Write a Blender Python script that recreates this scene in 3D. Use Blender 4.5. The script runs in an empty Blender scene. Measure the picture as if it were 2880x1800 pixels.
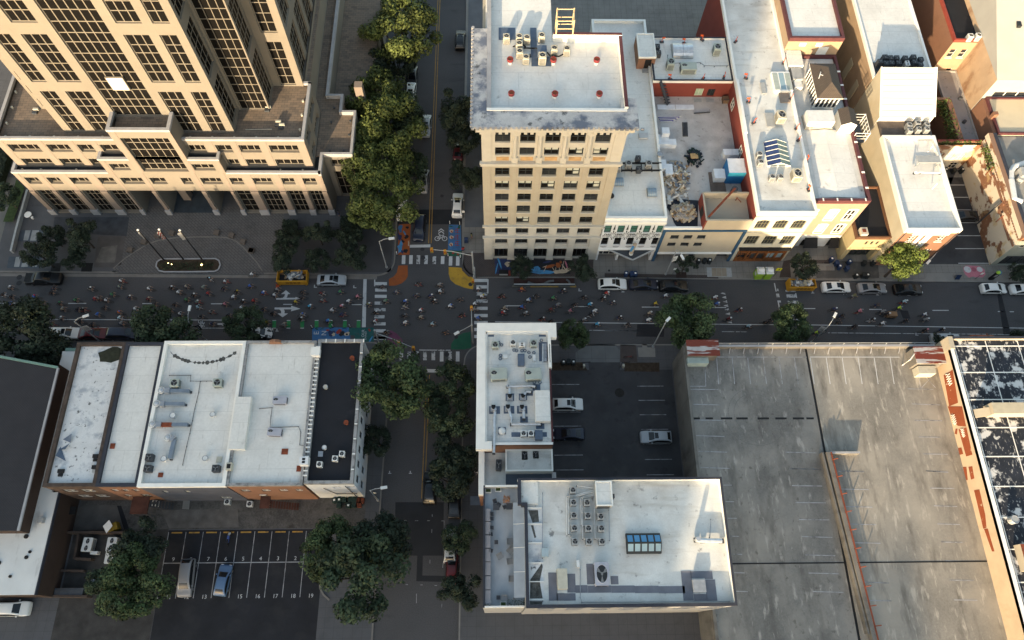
import bpy,math,random
from mathutils import Vector,Matrix
rnd=random.Random(7)
SC=bpy.context.scene
COL=SC.collection
PI=math.pi
CAMH=110.0
FPX=2080.04
_p,_r,_y=math.radians(66.12841),math.radians(2.878758),math.radians(-3.25575)
_f=Vector((0,math.cos(_p),-math.sin(_p)));_u=Vector((0,math.sin(_p),math.cos(_p)));_x=Vector((1,0,0))
_x2=math.cos(_r)*_x+math.sin(_r)*_u
_u2=-math.sin(_r)*_x+math.cos(_r)*_u
_R=Matrix.Rotation(_y,3,'Z')
CX,CU,CF=_R@_x2,_R@_u2,_R@_f
def ray(q):return CF*FPX+CX*(q[0]-1440)-CU*(q[1]-900)
def P(q,z=0.0):
 """survey: ground plan position of a point of the aerial photograph whose height above the street is known"""
 d=ray(q);t=(z-CAMH)/d.z
 return Vector((d.x*t,d.y*t,z))
def T(ox,oy,s):
 return lambda x,y:(ox+x/s,oy+y/s)
A=T(0,90,3.36);B=T(720,90,3.36);C=T(1300,90,3.36);D=T(1700,90,3.36);E=T(2260,90,3.36)
A2=T(0,500,3.36);B2=T(700,500,3.36);C2=T(1300,500,3.36);D2=T(1700,500,3.36);E2=T(2260,500,3.36)
A3=T(0,900,3.36);B3=T(700,900,3.36);C3=T(1300,900,3.36);D3=T(1900,900,2.4694)
A4=T(0,1280,3.361);B4=T(700,1280,3.361);C4=T(1300,1280,3.1026);D4=T(2000,1280,2.75)
def lin(c):
 return tuple(((v/12.92)if v<=0.04045 else((v+0.055)/1.055)**2.4)for v in c)
MATS={}
def nt(m):return m.node_tree.nodes,m.node_tree.links
def mat(name,col,rough=0.8,var=0.12,scale=1.2,spec=0.25,metal=0.0,fine=0.0,fscale=14.0,bump=0.0,coords='Object'):
 if name in MATS:return MATS[name]
 m=bpy.data.materials.new(name);m.use_nodes=True
 N,L=nt(m);b=N['Principled BSDF']
 b.inputs['Roughness'].default_value=rough;b.inputs['Metallic'].default_value=metal
 b.inputs['Specular IOR Level'].default_value=spec
 b.inputs['Base Color'].default_value=(*col,1)
 if var>0 or fine>0:
  tc=N.new('ShaderNodeTexCoord')
  n1=N.new('ShaderNodeTexNoise');n1.inputs['Scale'].default_value=scale;n1.inputs['Detail'].default_value=5
  L.new(tc.outputs[coords],n1.inputs['Vector'])
  mr=N.new('ShaderNodeMapRange');mr.inputs[1].default_value=0.3;mr.inputs[2].default_value=0.7
  mr.inputs[3].default_value=1-var;mr.inputs[4].default_value=1+var
  L.new(n1.outputs['Fac'],mr.inputs[0])
  val=mr.outputs[0]
  if fine>0:
   n2=N.new('ShaderNodeTexNoise');n2.inputs['Scale'].default_value=fscale;n2.inputs['Detail'].default_value=3
   L.new(tc.outputs[coords],n2.inputs['Vector'])
   m2=N.new('ShaderNodeMapRange');m2.inputs[1].default_value=0.3;m2.inputs[2].default_value=0.7
   m2.inputs[3].default_value=1-fine;m2.inputs[4].default_value=1+fine
   L.new(n2.outputs['Fac'],m2.inputs[0])
   mm=N.new('ShaderNodeMath');mm.operation='MULTIPLY';L.new(val,mm.inputs[0]);L.new(m2.outputs[0],mm.inputs[1]);val=mm.outputs[0]
  mx=N.new('ShaderNodeVectorMath');mx.operation='SCALE';mx.inputs[0].default_value=col
  L.new(val,mx.inputs['Scale']);L.new(mx.outputs[0],b.inputs['Base Color'])
 MATS[name]=m;return m
def stain(m,col,scale,lo,hi,amt=1.0,stretch=(1,1,1),detail=6,rough=0.6,loc=(0,0,0)):
 """add a layer of another colour where a noise exceeds a threshold (weathering with a shape of its own)"""
 N,L=nt(m);b=N['Principled BSDF'];inp=b.inputs['Base Color']
 tc=N.new('ShaderNodeTexCoord');mp=N.new('ShaderNodeMapping');mp.inputs['Scale'].default_value=stretch;mp.inputs['Location'].default_value=loc
 L.new(tc.outputs['Object'],mp.inputs['Vector'])
 n=N.new('ShaderNodeTexNoise');n.inputs['Scale'].default_value=scale;n.inputs['Detail'].default_value=detail;n.inputs['Roughness'].default_value=rough
 L.new(mp.outputs[0],n.inputs['Vector'])
 mr=N.new('ShaderNodeMapRange');mr.inputs[1].default_value=lo;mr.inputs[2].default_value=hi;mr.inputs[3].default_value=0;mr.inputs[4].default_value=amt
 L.new(n.outputs['Fac'],mr.inputs[0])
 mx=N.new('ShaderNodeMix');mx.data_type='RGBA'
 if inp.links:L.new(inp.links[0].from_socket,mx.inputs['A'])
 else:mx.inputs['A'].default_value=inp.default_value
 mx.inputs['B'].default_value=(*col,1)
 L.new(mr.outputs[0],mx.inputs['Factor']);L.new(mx.outputs['Result'],inp)
 return m
def bricks(m,mortar,w,h,msize=0.02,wall=False,off=0.5,amt=1.0,c2=None,mixc=0.0,rot=0.0):
 """overlay joints: pavers (plan) or courses (wall)"""
 N,L=nt(m);b=N['Principled BSDF'];inp=b.inputs['Base Color']
 tc=N.new('ShaderNodeTexCoord');vec=tc.outputs['Object']
 if wall:
  sp=N.new('ShaderNodeSeparateXYZ');L.new(vec,sp.inputs[0])
  ad=N.new('ShaderNodeMath');L.new(sp.outputs[0],ad.inputs[0]);L.new(sp.outputs[1],ad.inputs[1])
  cb=N.new('ShaderNodeCombineXYZ');L.new(ad.outputs[0],cb.inputs[0]);L.new(sp.outputs[2],cb.inputs[1]);vec=cb.outputs[0]
 elif rot:
  mp=N.new('ShaderNodeMapping');mp.inputs['Rotation'].default_value=(0,0,rot);L.new(vec,mp.inputs[0]);vec=mp.outputs[0]
 t=N.new('ShaderNodeTexBrick');t.offset=off;t.inputs['Scale'].default_value=1
 t.inputs['Brick Width'].default_value=w;t.inputs['Row Height'].default_value=h;t.inputs['Mortar Size'].default_value=msize
 t.inputs['Mortar Smooth'].default_value=0.1;t.inputs['Bias'].default_value=0
 t.inputs['Color1'].default_value=(0,0,0,1);t.inputs['Color2'].default_value=(1,1,1,1);t.inputs['Mortar'].default_value=(0.5,0.5,0.5,1)
 L.new(vec,t.inputs['Vector'])
 src=inp.links[0].from_socket if inp.links else None
 if c2:
  mx0=N.new('ShaderNodeMix');mx0.data_type='RGBA'
  if src:L.new(src,mx0.inputs['A'])
  else:mx0.inputs['A'].default_value=inp.default_value
  mx0.inputs['B'].default_value=(*c2,1)
  ml=N.new('ShaderNodeMath');ml.operation='MULTIPLY';ml.inputs[1].default_value=mixc;L.new(t.outputs['Color'],ml.inputs[0]);L.new(ml.outputs[0],mx0.inputs['Factor'])
  src=mx0.outputs['Result']
 mx=N.new('ShaderNodeMix');mx.data_type='RGBA'
 if src:L.new(src,mx.inputs['A'])
 else:mx.inputs['A'].default_value=inp.default_value
 mx.inputs['B'].default_value=(*mortar,1)
 ml=N.new('ShaderNodeMath');ml.operation='MULTIPLY';ml.inputs[1].default_value=amt;L.new(t.outputs['Fac'],ml.inputs[0])
 L.new(ml.outputs[0],mx.inputs['Factor']);L.new(mx.outputs['Result'],inp)
 return m
class MB:
 def __init__(s):s.v=[];s.f=[];s.m=[];s.mats=[];s.smooth=False
 def mi(s,m):
  if m not in s.mats:s.mats.append(m)
  return s.mats.index(m)
 def face(s,pts,m):
  n=len(s.v);s.v+=[tuple(p)for p in pts];s.f.append(tuple(range(n,n+len(pts))));s.m.append(s.mi(m));return s
 def box(s,x0,x1,y0,y1,z0,z1,m,top=None,bottom=True):
  if x1<x0:x0,x1=x1,x0
  if y1<y0:y0,y1=y1,y0
  if z1<z0:z0,z1=z1,z0
  return s.prism([(x0,y0),(x1,y0),(x1,y1),(x0,y1)],z0,z1,m,top,bottom)
 def prism(s,poly,z0,z1,m,top=None,bottom=True):
  a=sum(poly[i][0]*poly[(i+1)%len(poly)][1]-poly[(i+1)%len(poly)][0]*poly[i][1]for i in range(len(poly)))
  if a<0:poly=poly[::-1]
  n=len(s.v);k=len(poly)
  s.v+=[(p[0],p[1],z0)for p in poly]+[(p[0],p[1],z1)for p in poly]
  mi=s.mi(m);mt=s.mi(top)if top else mi
  for i in range(k):
   j=(i+1)%k;s.f.append((n+i,n+j,n+k+j,n+k+i));s.m.append(mi)
  s.f.append(tuple(range(n+k,n+2*k)));s.m.append(mt)
  if bottom:s.f.append(tuple(range(n+k-1,n-1,-1)));s.m.append(mi)
  return s
 def cyl(s,x,y,z0,z1,r,m,n=12,r2=None,top=None):
  r2=r if r2 is None else r2
  a=len(s.v);mi=s.mi(m)
  for z,q in((z0,r),(z1,r2)):
   for i in range(n):t=2*PI*i/n;s.v.append((x+q*math.cos(t),y+q*math.sin(t),z))
  for i in range(n):
   j=(i+1)%n;s.f.append((a+i,a+j,a+n+j,a+n+i));s.m.append(mi)
  s.f.append(tuple(range(a+n,a+2*n)));s.m.append(s.mi(top)if top else mi)
  s.f.append(tuple(range(a+n-1,a-1,-1)));s.m.append(mi)
  return s
 def tube(s,pts,r,m,n=6,r2=None,cap=True):
  pts=[Vector(p)for p in pts];a=len(s.v);mi=s.mi(m);k=len(pts)
  for i,p in enumerate(pts):
   d=(pts[min(i+1,k-1)]-pts[max(i-1,0)]).normalized()
   up=Vector((0,0,1))if abs(d.z)<0.9 else Vector((1,0,0))
   e1=d.cross(up).normalized();e2=d.cross(e1)
   q=r if r2 is None else r+(r2-r)*i/(k-1)
   for j in range(n):t=2*PI*j/n;s.v.append(tuple(p+e1*q*math.cos(t)+e2*q*math.sin(t)))
  for i in range(k-1):
   for j in range(n):
    j2=(j+1)%n;s.f.append((a+i*n+j,a+i*n+j2,a+(i+1)*n+j2,a+(i+1)*n+j));s.m.append(mi)
  if cap:
   s.f.append(tuple(range(a+n-1,a-1,-1)));s.m.append(mi)
   s.f.append(tuple(range(a+(k-1)*n,a+k*n)));s.m.append(mi)
  return s
 def bar(s,a,b,w,h,m):
  """flat or square bar from a to b (w sideways, h vertical)"""
  a,b=Vector(a),Vector(b);d=(b-a).normalized();up=Vector((0,0,1))if abs(d.z)<0.95 else Vector((0,1,0))
  e1=d.cross(up).normalized()*w/2;e2=e1.cross(d).normalized()*h/2
  n=len(s.v)
  for p in(a,b):
   for q in(e1+e2,e1-e2,-e1-e2,-e1+e2):s.v.append(tuple(p+q))
  mi=s.mi(m)
  for f in((0,1,5,4),(1,2,6,5),(2,3,7,6),(3,0,4,7),(3,2,1,0),(4,5,6,7)):
   s.f.append(tuple(n+i for i in f));s.m.append(mi)
  return s
 def torus(s,c,R,r,m,axis='y',n=14,k=5,a0=0,a1=2*PI):
  base=len(s.v);mi=s.mi(m);c=Vector(c)
  for i in range(n):
   t=a0+(a1-a0)*i/n
   for j in range(k):
    q=2*PI*j/k;rr=R+r*math.cos(q);o=r*math.sin(q)
    v={'y':(rr*math.cos(t),o,rr*math.sin(t)),'z':(rr*math.cos(t),rr*math.sin(t),o),'x':(o,rr*math.cos(t),rr*math.sin(t))}[axis]
    s.v.append(tuple(c+Vector(v)))
  for i in range(n):
   for j in range(k):
    i2=(i+1)%n;j2=(j+1)%k
    s.f.append((base+i*k+j,base+i*k+j2,base+i2*k+j2,base+i2*k+j));s.m.append(mi)
  return s
 def dome(s,x,y,z,r,h,m,n=12,k=4):
  a=len(s.v);mi=s.mi(m)
  for i in range(k):
   t=PI/2*i/k
   for j in range(n):q=2*PI*j/n;s.v.append((x+r*math.cos(t)*math.cos(q),y+r*math.cos(t)*math.sin(q),z+h*math.sin(t)))
  s.v.append((x,y,z+h))
  for i in range(k-1):
   for j in range(n):
    j2=(j+1)%n;s.f.append((a+i*n+j,a+i*n+j2,a+(i+1)*n+j2,a+(i+1)*n+j));s.m.append(mi)
  for j in range(n):s.f.append((a+(k-1)*n+j,a+(k-1)*n+(j+1)%n,a+k*n));s.m.append(mi)
  return s
 def mesh(s,name,off=None):
  me=bpy.data.meshes.new(name)
  v=s.v if off is None else[(p[0]-off[0],p[1]-off[1],p[2]-off[2])for p in s.v]
  me.from_pydata(v,[],s.f)
  for m in s.mats:me.materials.append(m)
  me.polygons.foreach_set('material_index',s.m)
  if s.smooth:me.polygons.foreach_set('use_smooth',[True]*len(s.f))
  me.update();return me
 def obj(s,name,parent=None,label=None,cat=None,group=None,kind=None,off=None,loc=None):
  if parent is not None and off is None:off=parent.get('_w')
  o=bpy.data.objects.new(name,s.mesh(name,off));COL.objects.link(o)
  if parent is not None:o.parent=parent
  if loc is not None:o.location=loc
  tag(o,label,cat,group,kind)
  return o
 def each(s,name,parent):
  """one object per connected piece"""
  own=list(range(len(s.v)))
  def f(i):
   while own[i]!=i:own[i]=own[own[i]];i=own[i]
   return i
  for q in s.f:
   for i in q[1:]:own[f(i)]=f(q[0])
  g={}
  for q,m in zip(s.f,s.m):g.setdefault(f(q[0]),[]).append((q,m))
  for fs in g.values():
   b=MB();ids=sorted({i for q,m in fs for i in q});mp={i:k for k,i in enumerate(ids)};b.v=[s.v[i]for i in ids];b.f=[tuple(mp[i]for i in q)for q,m in fs];b.m=[b.mi(s.mats[m])for q,m in fs];b.obj(name,parent)
 def solo(s,name,label,cat,group=None,kind=None):
  """a top-level one-mesh thing whose origin sits at its base"""
  xs=[p[0]for p in s.v];ys=[p[1]for p in s.v];zs=[p[2]for p in s.v]
  c=((min(xs)+max(xs))/2,(min(ys)+max(ys))/2,min(zs))
  return s.obj(name,None,label,cat,group,kind,off=c,loc=c)
LABELS={}
def tag(o,label=None,cat=None,group=None,kind=None):
 if label:o['label']=label;LABELS.setdefault(label,[]).append(o)
 if cat:o['category']=cat
 if group:o['group']=group
 if kind:o['kind']=kind
 return o
ROOTS=[]
def thing(name,label,cat,loc=(0,0,0),rz=0,group=None):
 o=bpy.data.objects.new(name,None);COL.objects.link(o)
 o.empty_display_size=0.3
 o.location=loc;o.rotation_euler=(0,0,rz);tag(o,label,cat,group)
 o['_w']=tuple(loc);ROOTS.append(o)
 return o
def tree_of(o):
 return[c for c in KIDS.get(o.name,[])]
def copy_thing(root,kids,loc,rz=0,label=None,group=None,scale=None,swap=None):
 """copy a thing, its parts and their sub-parts; kids = list of (object, parent) in creation order"""
 r=root.copy();COL.objects.link(r);r.location=loc;r.rotation_euler=(0,0,rz)
 if scale:r.scale=scale if hasattr(scale,'__len__')else(scale,)*3
 if label:r['label']=label
 if group:r['group']=group
 mp={root:r}
 for o,p in kids:
  c=o.copy();COL.objects.link(c);c.parent=mp[p];mp[o]=c
  if swap:recolor(c,swap)
 return r
def recolor(o,swap):
 if o.type!='MESH':return
 for i,sl in enumerate(o.material_slots):
  if sl.material and sl.material.name in swap:
   m=swap[sl.material.name];sl.link='OBJECT';sl.material=m
def kids_of(root):
 out=[]
 def rec(p):
  for o in list(COL.objects):
   if o.parent==p:out.append((o,p));rec(o)
 rec(root);return out
def facade(mb,o,u,n,Lu,z0,z1,rects,depth,m,reveal=None):
 """wall with real openings: o = corner at u=0 (z ignored), u,n unit plan vectors (n outward)"""
 reveal=reveal or m
 o=Vector((o[0],o[1],0));u=Vector((u[0],u[1],0));n=Vector((n[0],n[1],0))
 xs=sorted({0,Lu}|{r[0]for r in rects}|{r[1]for r in rects});zs=sorted({z0,z1}|{r[2]for r in rects}|{r[3]for r in rects})
 pt=lambda a,z,d=0:o+u*a+n*(-d)+Vector((0,0,z))
 flip=u.cross(n).z>0
 def fc(p,mm):mb.face(p[::-1]if flip else p,mm)
 for j in range(len(zs)-1):
  run=None
  for i in range(len(xs)):
   hole=True
   if i<len(xs)-1:
    cx,cz=(xs[i]+xs[i+1])/2,(zs[j]+zs[j+1])/2
    hole=any(r[0]<cx<r[1]and r[2]<cz<r[3]for r in rects)
   if not hole and run is None:run=xs[i]
   if hole and run is not None:
    a,b=run,xs[i];run=None
    fc([pt(a,zs[j]),pt(b,zs[j]),pt(b,zs[j+1]),pt(a,zs[j+1])],m)
 for r in rects:
  a,b,c,d=r[:4];dp=r[4]if len(r)>4 else depth
  fc([pt(a,c),pt(b,c),pt(b,c,dp),pt(a,c,dp)],reveal);fc([pt(a,d,dp),pt(b,d,dp),pt(b,d),pt(a,d)],reveal)
  fc([pt(a,c,dp),pt(a,d,dp),pt(a,d),pt(a,c)],reveal);fc([pt(b,c),pt(b,d),pt(b,d,dp),pt(b,c,dp)],reveal)
def bar3(mb,o,u,n,a0,a1,c0,c1,d0,d1,m):
 """box in facade coordinates: a along u, c height, d outward distance"""
 o=Vector((o[0],o[1],0));u=Vector((u[0],u[1],0));n=Vector((n[0],n[1],0))
 pts=[o+u*a+n*d for a,d in((a0,d0),(a1,d0),(a1,d1),(a0,d1))]
 mb.prism([(p.x,p.y)for p in pts],c0,c1,m)
def window(parent,o,u,n,rect,depth,cols,rows,glass,frame,fw=0.07,blinds=None,name='window',sill=None,proud=0.05):
 """glass pane set back in its opening (part) with its frame and mullions (sub-part)"""
 a,b,c,d=rect[:4]
 g=MB();bar3(g,o,u,n,a,b,c,d,-depth-0.02,-depth,glass)
 if blinds:
  for(f0,f1,z0,z1)in blinds:bar3(g,o,u,n,a+(b-a)*f0,a+(b-a)*f1,c+(d-c)*z0,c+(d-c)*z1,-depth,-depth+0.012,MATS['blind'])
 w=g.obj(name,parent)
 f=MB()
 cs=[a+(b-a)*i/cols for i in range(cols+1)]if isinstance(cols,int)else[a+(b-a)*q for q in cols]
 rs=[c+(d-c)*i/rows for i in range(rows+1)]if isinstance(rows,int)else[c+(d-c)*q for q in rows]
 for x in cs:
  q=min(max(x,a+fw/2),b-fw/2);bar3(f,o,u,n,q-fw/2,q+fw/2,c,d,-depth-0.005,-depth+proud,frame)
 for z in rs:
  q=min(max(z,c+fw/2),d-fw/2);bar3(f,o,u,n,a,b,q-fw/2,q+fw/2,-depth-0.004,-depth+proud-0.004,frame)
 fo=f.obj('frame',parent);fo.parent=w
 if sill:
  s_=MB();bar3(s_,o,u,n,a-0.08,b+0.08,c-0.14,c-0.002,-depth,0.1,sill);so=s_.obj('sill',parent);so.parent=w
 return w
def ring(mb,x0,x1,y0,y1,z0,z1,w,m,top=None):
 """parapet running round a flat roof"""
 mb.box(x0,x1,y0,y0+w,z0,z1,m,top);mb.box(x0,x1,y1-w,y1,z0,z1,m,top)
 mb.box(x0,x0+w,y0+w,y1-w,z0,z1,m,top);mb.box(x1-w,x1,y0+w,y1-w,z0,z1,m,top)
def text_mesh(s,size,m,loc,rz=0,name='painted_number',ext=0.0,kind='structure',label=None,parent=None):
 cu=bpy.data.curves.new('txt','FONT');cu.body=s;cu.size=size;cu.align_x='CENTER';cu.align_y='CENTER';cu.resolution_u=3
 cu.extrude=0.003
 o=bpy.data.objects.new('txt',cu);COL.objects.link(o)
 dg=bpy.context.evaluated_depsgraph_get();me=bpy.data.meshes.new_from_object(o.evaluated_get(dg))
 bpy.data.objects.remove(o);bpy.data.curves.remove(cu)
 me.materials.clear();me.materials.append(m)
 t=bpy.data.objects.new(name,me);COL.objects.link(t);t.location=loc;t.rotation_euler=(0,0,rz)
 if kind and parent is None:t['kind']=kind
 if label:t['label']=label
 if parent is not None:t.parent=parent
 return t
ASPH=stain(stain(mat('asphalt',(0.066,0.064,0.066),0.9,0.12,0.12,fine=0.16,fscale=7),(0.085,0.08,0.079),0.25,0.5,0.8,0.5,(0.25,1.6,1)),(0.034,0.033,0.035),0.35,0.6,0.72,0.6,(0.3,1.2,1),loc=(9,4,0))
ASPH2=stain(mat('asphalt_patch',(0.022,0.022,0.025),0.9,0.15,0.4,fine=0.15,fscale=9),(0.035,0.034,0.035),0.5,0.5,0.75,0.5)
LOTA=stain(stain(mat('lot_asphalt',(0.046,0.046,0.049),0.9,0.18,0.25,fine=0.12),(0.08,0.078,0.077),0.3,0.52,0.75,0.5),(0.017,0.017,0.019),0.5,0.6,0.75,0.7,loc=(3,3,3))
LOTB=stain(mat('sealed_asphalt',(0.016,0.0165,0.02),0.85,0.2,0.3,fine=0.15),(0.03,0.03,0.031),0.35,0.5,0.75,0.7)
CONC=stain(mat('pale_concrete',(0.20,0.19,0.175),0.9,0.12,0.5,fine=0.08),(0.11,0.105,0.1),0.5,0.55,0.8,0.5)
KERB=stain(mat('kerb_concrete',(0.17,0.155,0.14),0.9,0.12,0.7,fine=0.1),(0.09,0.085,0.08),0.8,0.55,0.75,0.6)
WALK=bricks(stain(mat('paving_slabs',(0.19,0.18,0.165),0.9,0.12,0.4,fine=0.08),(0.10,0.095,0.09),0.35,0.5,0.75,0.55),(0.09,0.085,0.08),1.1,1.1,0.018,off=0.0)
WALKD=bricks(stain(mat('grey_paving',(0.085,0.085,0.09),0.9,0.15,0.5,fine=0.1),(0.05,0.05,0.052),0.5,0.5,0.75,0.6),(0.05,0.05,0.05),1.3,1.3,0.015,off=0.0)
PLAZA=bricks(stain(mat('plaza_pavers',(0.105,0.10,0.098),0.9,0.16,0.35,fine=0.1),(0.055,0.053,0.053),0.3,0.5,0.7,0.6),(0.05,0.048,0.047),0.8,0.4,0.03,rot=0.75,c2=(0.115,0.108,0.105),mixc=0.7)
PLAZA2=stain(mat('plaza_concrete',(0.085,0.084,0.088),0.9,0.12,0.4,fine=0.08),(0.1,0.095,0.09),0.4,0.55,0.7,0.4)
BRICKWALK=bricks(mat('brick_paving',(0.075,0.06,0.056),0.9,0.2,0.6,fine=0.15),(0.04,0.035,0.034),0.4,0.2,0.03)
DIRT=stain(stain(mat('dirt_alley',(0.075,0.07,0.066),0.95,0.25,0.5,fine=0.25,fscale=5),(0.13,0.12,0.11),0.35,0.5,0.7,0.6),(0.03,0.028,0.025),0.6,0.58,0.7,0.8,loc=(5,1,0))
SOIL=mat('soil',(0.045,0.032,0.022),0.95,0.35,2.0,fine=0.3,fscale=12)
GRASS=mat('grass_green',(0.035,0.055,0.018),0.9,0.35,2.5,fine=0.3,fscale=20)
PAINT=stain(mat('white_paint',(0.46,0.46,0.46),0.8,0.08,1.0,fine=0.06),(0.2,0.2,0.2),1.6,0.58,0.72,0.7)
PAINTF=stain(mat('worn_white_paint',(0.40,0.40,0.40),0.8,0.15,1.0),(0.05,0.05,0.053),1.8,0.52,0.6,0.9)
PAINTL=stain(mat('lot_line_paint',(0.30,0.30,0.31),0.85,0.2,1.0),(0.06,0.06,0.065),0.9,0.5,0.65,0.7)
YELP=stain(mat('yellow_paint',(0.33,0.19,0.045),0.85,0.12,1.0),(0.06,0.05,0.04),1.2,0.56,0.7,0.7)
GREENP=stain(mat('green_lane_paint',(0.03,0.19,0.065),0.85,0.12,1.0),(0.04,0.05,0.045),1.4,0.58,0.7,0.8)
ORANGEP=mat('orange_mural_paint',(0.27,0.075,0.022),0.85,0.1,0.8,fine=0.06)
YELLOWP=stain(mat('yellow_mural_paint',(0.40,0.235,0.03),0.85,0.1,0.8,fine=0.06),(0.2,0.11,0.02),1.5,0.6,0.7,0.5)
PURPLEP=mat('purple_mural_paint',(0.13,0.045,0.085),0.85,0.12,0.8,fine=0.06)
DGREENP=mat('dark_green_mural_paint',(0.018,0.085,0.05),0.85,0.1,0.8,fine=0.06)
BLUEP=mat('blue_mural_paint',(0.045,0.125,0.26),0.85,0.15,1.2,fine=0.08)
SKYP=mat('sky_mural_paint',(0.06,0.22,0.42),0.85,0.15,1.2)
TEALP=mat('teal_mural_paint',(0.02,0.09,0.085),0.85,0.15,1.2)
PINKP=mat('pink_mural_paint',(0.42,0.15,0.19),0.85,0.1,1.2,fine=0.1)
REDP=mat('red_mural_paint',(0.24,0.04,0.03),0.85,0.15,1.2)
CREAMP=mat('cream_mural_paint',(0.42,0.34,0.25),0.85,0.15,1.5)
NAVYP=mat('navy_mural_paint',(0.025,0.035,0.09),0.85,0.15,1.5)
BLACKP=mat('black_mural_paint',(0.018,0.018,0.022),0.85,0.15,1.5)
ROOFW=stain(bricks(stain(stain(mat('white_membrane',(0.61,0.605,0.575),0.65,0.08,0.25,fine=0.05,fscale=3),(0.42,0.41,0.38),0.22,0.5,0.8,0.6),(0.2,0.2,0.185),0.7,0.64,0.78,0.7,loc=(4,8,1)),(0.46,0.46,0.44),9.0,2.7,0.035,amt=.7),(.30,.28,.25),1.1,.62,.74,.6,(2.2,.35,1),loc=(5,5,3))
ROOFD=stain(stain(stain(mat('dirty_white_membrane',(0.56,0.565,0.54),0.7,0.1,0.4,fine=0.05,fscale=6),(0.34,0.32,0.29),0.25,0.45,0.75,0.6),(0.1,0.1,0.1),0.9,0.62,0.74,0.8,loc=(2,5,1)),(0.3,0.27,0.22),0.5,0.55,0.75,0.5,(0.3,2,1),loc=(7,3,1))
ROOFP=stain(stain(mat('peeling_white_roof',(0.55,0.56,0.56),0.7,0.1,0.5,fine=0.08),(0.2,0.23,0.27),0.5,0.52,0.66,0.7),(0.05,0.055,0.06),1.6,0.6,0.68,0.9,loc=(1,4,2))
ROOFG=stain(stain(mat('construction_roof',(0.44,0.42,0.40),0.8,0.12,0.4,fine=0.08),(0.25,0.235,0.22),0.3,0.48,0.72,0.7),(0.12,0.11,0.1),1.3,0.6,0.74,0.7,loc=(5,5,1))
ROOFB=stain(mat('black_membrane',(0.012,0.013,0.017),0.7,0.2,0.3,fine=0.15),(0.05,0.05,0.055),0.25,0.58,0.8,0.6)
ROOFK=stain(stain(mat('patched_black_roof',(0.017,0.02,0.028),0.75,0.3,0.6,fine=0.2),(0.55,0.54,0.52),0.55,0.54,0.6,0.95,(1,1,1)),(0.5,0.49,0.47),1.7,0.6,0.66,0.7,(2.4,0.8,1),loc=(3,1,0))
SHING=bricks(mat('dark_shingles',(0.035,0.035,0.04),0.9,0.12,0.5,fine=0.12),(0.022,0.022,0.026),0.35,0.16,0.03)
SHINGB=bricks(mat('brown_shingles',(0.085,0.07,0.058),0.9,0.12,0.8,fine=0.15),(0.05,0.04,0.035),0.3,0.16,0.03)
PAVER=bricks(stain(mat('terrace_pavers',(0.14,0.115,0.092),0.9,0.2,0.6,fine=0.12),(0.07,0.06,0.055),0.4,0.5,0.7,0.6),(0.07,0.06,0.055),0.9,0.45,0.02,c2=(0.21,0.16,0.12),mixc=0.8)
GRAVEL=mat('dark_gutter',(0.03,0.032,0.037),0.9,0.2,1.0)
CEMENT=mat('grey_coping',(0.30,0.30,0.31),0.85,0.1,0.8,fine=0.06)
DECKC=stain(stain(stain(mat('garage_deck',(0.155,0.15,0.14),0.9,0.14,0.15,fine=0.12,fscale=5),(0.26,0.245,0.22),0.13,0.42,0.66,0.9),(0.07,0.065,0.06),0.34,0.5,0.72,0.62,(1.5,0.5,1),loc=(3,7,1)),(0.36,0.34,0.31),0.8,0.58,0.68,0.65,(1.7,0.5,1),loc=(8,2,1))  # west half of the deck, colour darkened to deepen its shade
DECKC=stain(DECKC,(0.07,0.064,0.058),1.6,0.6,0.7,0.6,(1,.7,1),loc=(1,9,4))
DECKSUN=stain(stain(stain(mat('garage_ramp_deck',(0.20,0.187,0.165),0.9,0.14,0.15,fine=0.12,fscale=5),(0.30,0.275,0.235),0.13,0.42,0.66,0.9),(0.085,0.076,0.066),0.4,0.52,0.72,0.7,(1.8,0.45,1),loc=(6,1,1)),(0.40,0.37,0.32),0.8,0.57,0.68,0.7,(2.0,0.5,1),loc=(2,2,1))  # east half, same concrete; sunlight put into a paler, warmer colour
GWALL=stain(mat('garage_wall',(0.15,0.14,0.125),0.9,0.15,0.4,fine=0.1),(0.06,0.055,0.05),0.5,0.5,0.7,0.7,(1,1,0.25))
TOWER=bricks(stain(mat('tan_precast',(0.172,0.154,0.128),0.85,0.06,0.3,fine=0.03),(0.19,0.163,0.135),0.35,0.5,0.52,0.35),(0.13,0.115,0.095),2.6,1.55,0.012,wall=True,off=0.5,amt=0.5)
TOWERB=bricks(stain(mat('pink_precast',(0.20,0.165,0.14),0.85,0.06,0.3,fine=0.03),(0.21,0.16,0.13),0.35,0.5,0.6,0.3),(0.19,0.155,0.125),2.6,1.55,0.012,wall=True,amt=0.5)
BUFF=bricks(stain(mat('buff_brick',(0.355,0.325,0.265),0.9,0.08,0.5,fine=0.05),(0.29,0.255,0.195),0.4,0.52,0.75,0.5),(0.29,0.265,0.21),0.5,0.18,0.02,wall=True,amt=0.7)
LIME=stain(mat('limestone',(0.45,0.43,0.38),0.85,0.07,0.6,fine=0.04),(0.33,0.29,0.22),0.6,0.57,0.75,0.5)
CORN=stain(stain(mat('weathered_cornice',(0.40,0.40,0.40),0.85,0.15,0.8,fine=0.12),(0.085,0.105,0.15),0.45,0.45,0.6,0.9),(0.03,0.035,0.04),0.7,0.6,0.68,0.8,loc=(4,4,2))
RBRICK=bricks(stain(mat('red_brick',(0.21,0.105,0.066),0.9,0.15,0.5,fine=0.08),(0.16,0.07,0.045),0.5,0.5,0.7,0.6),(0.24,0.15,0.1),0.45,0.15,0.02,wall=True,amt=0.7)
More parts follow.
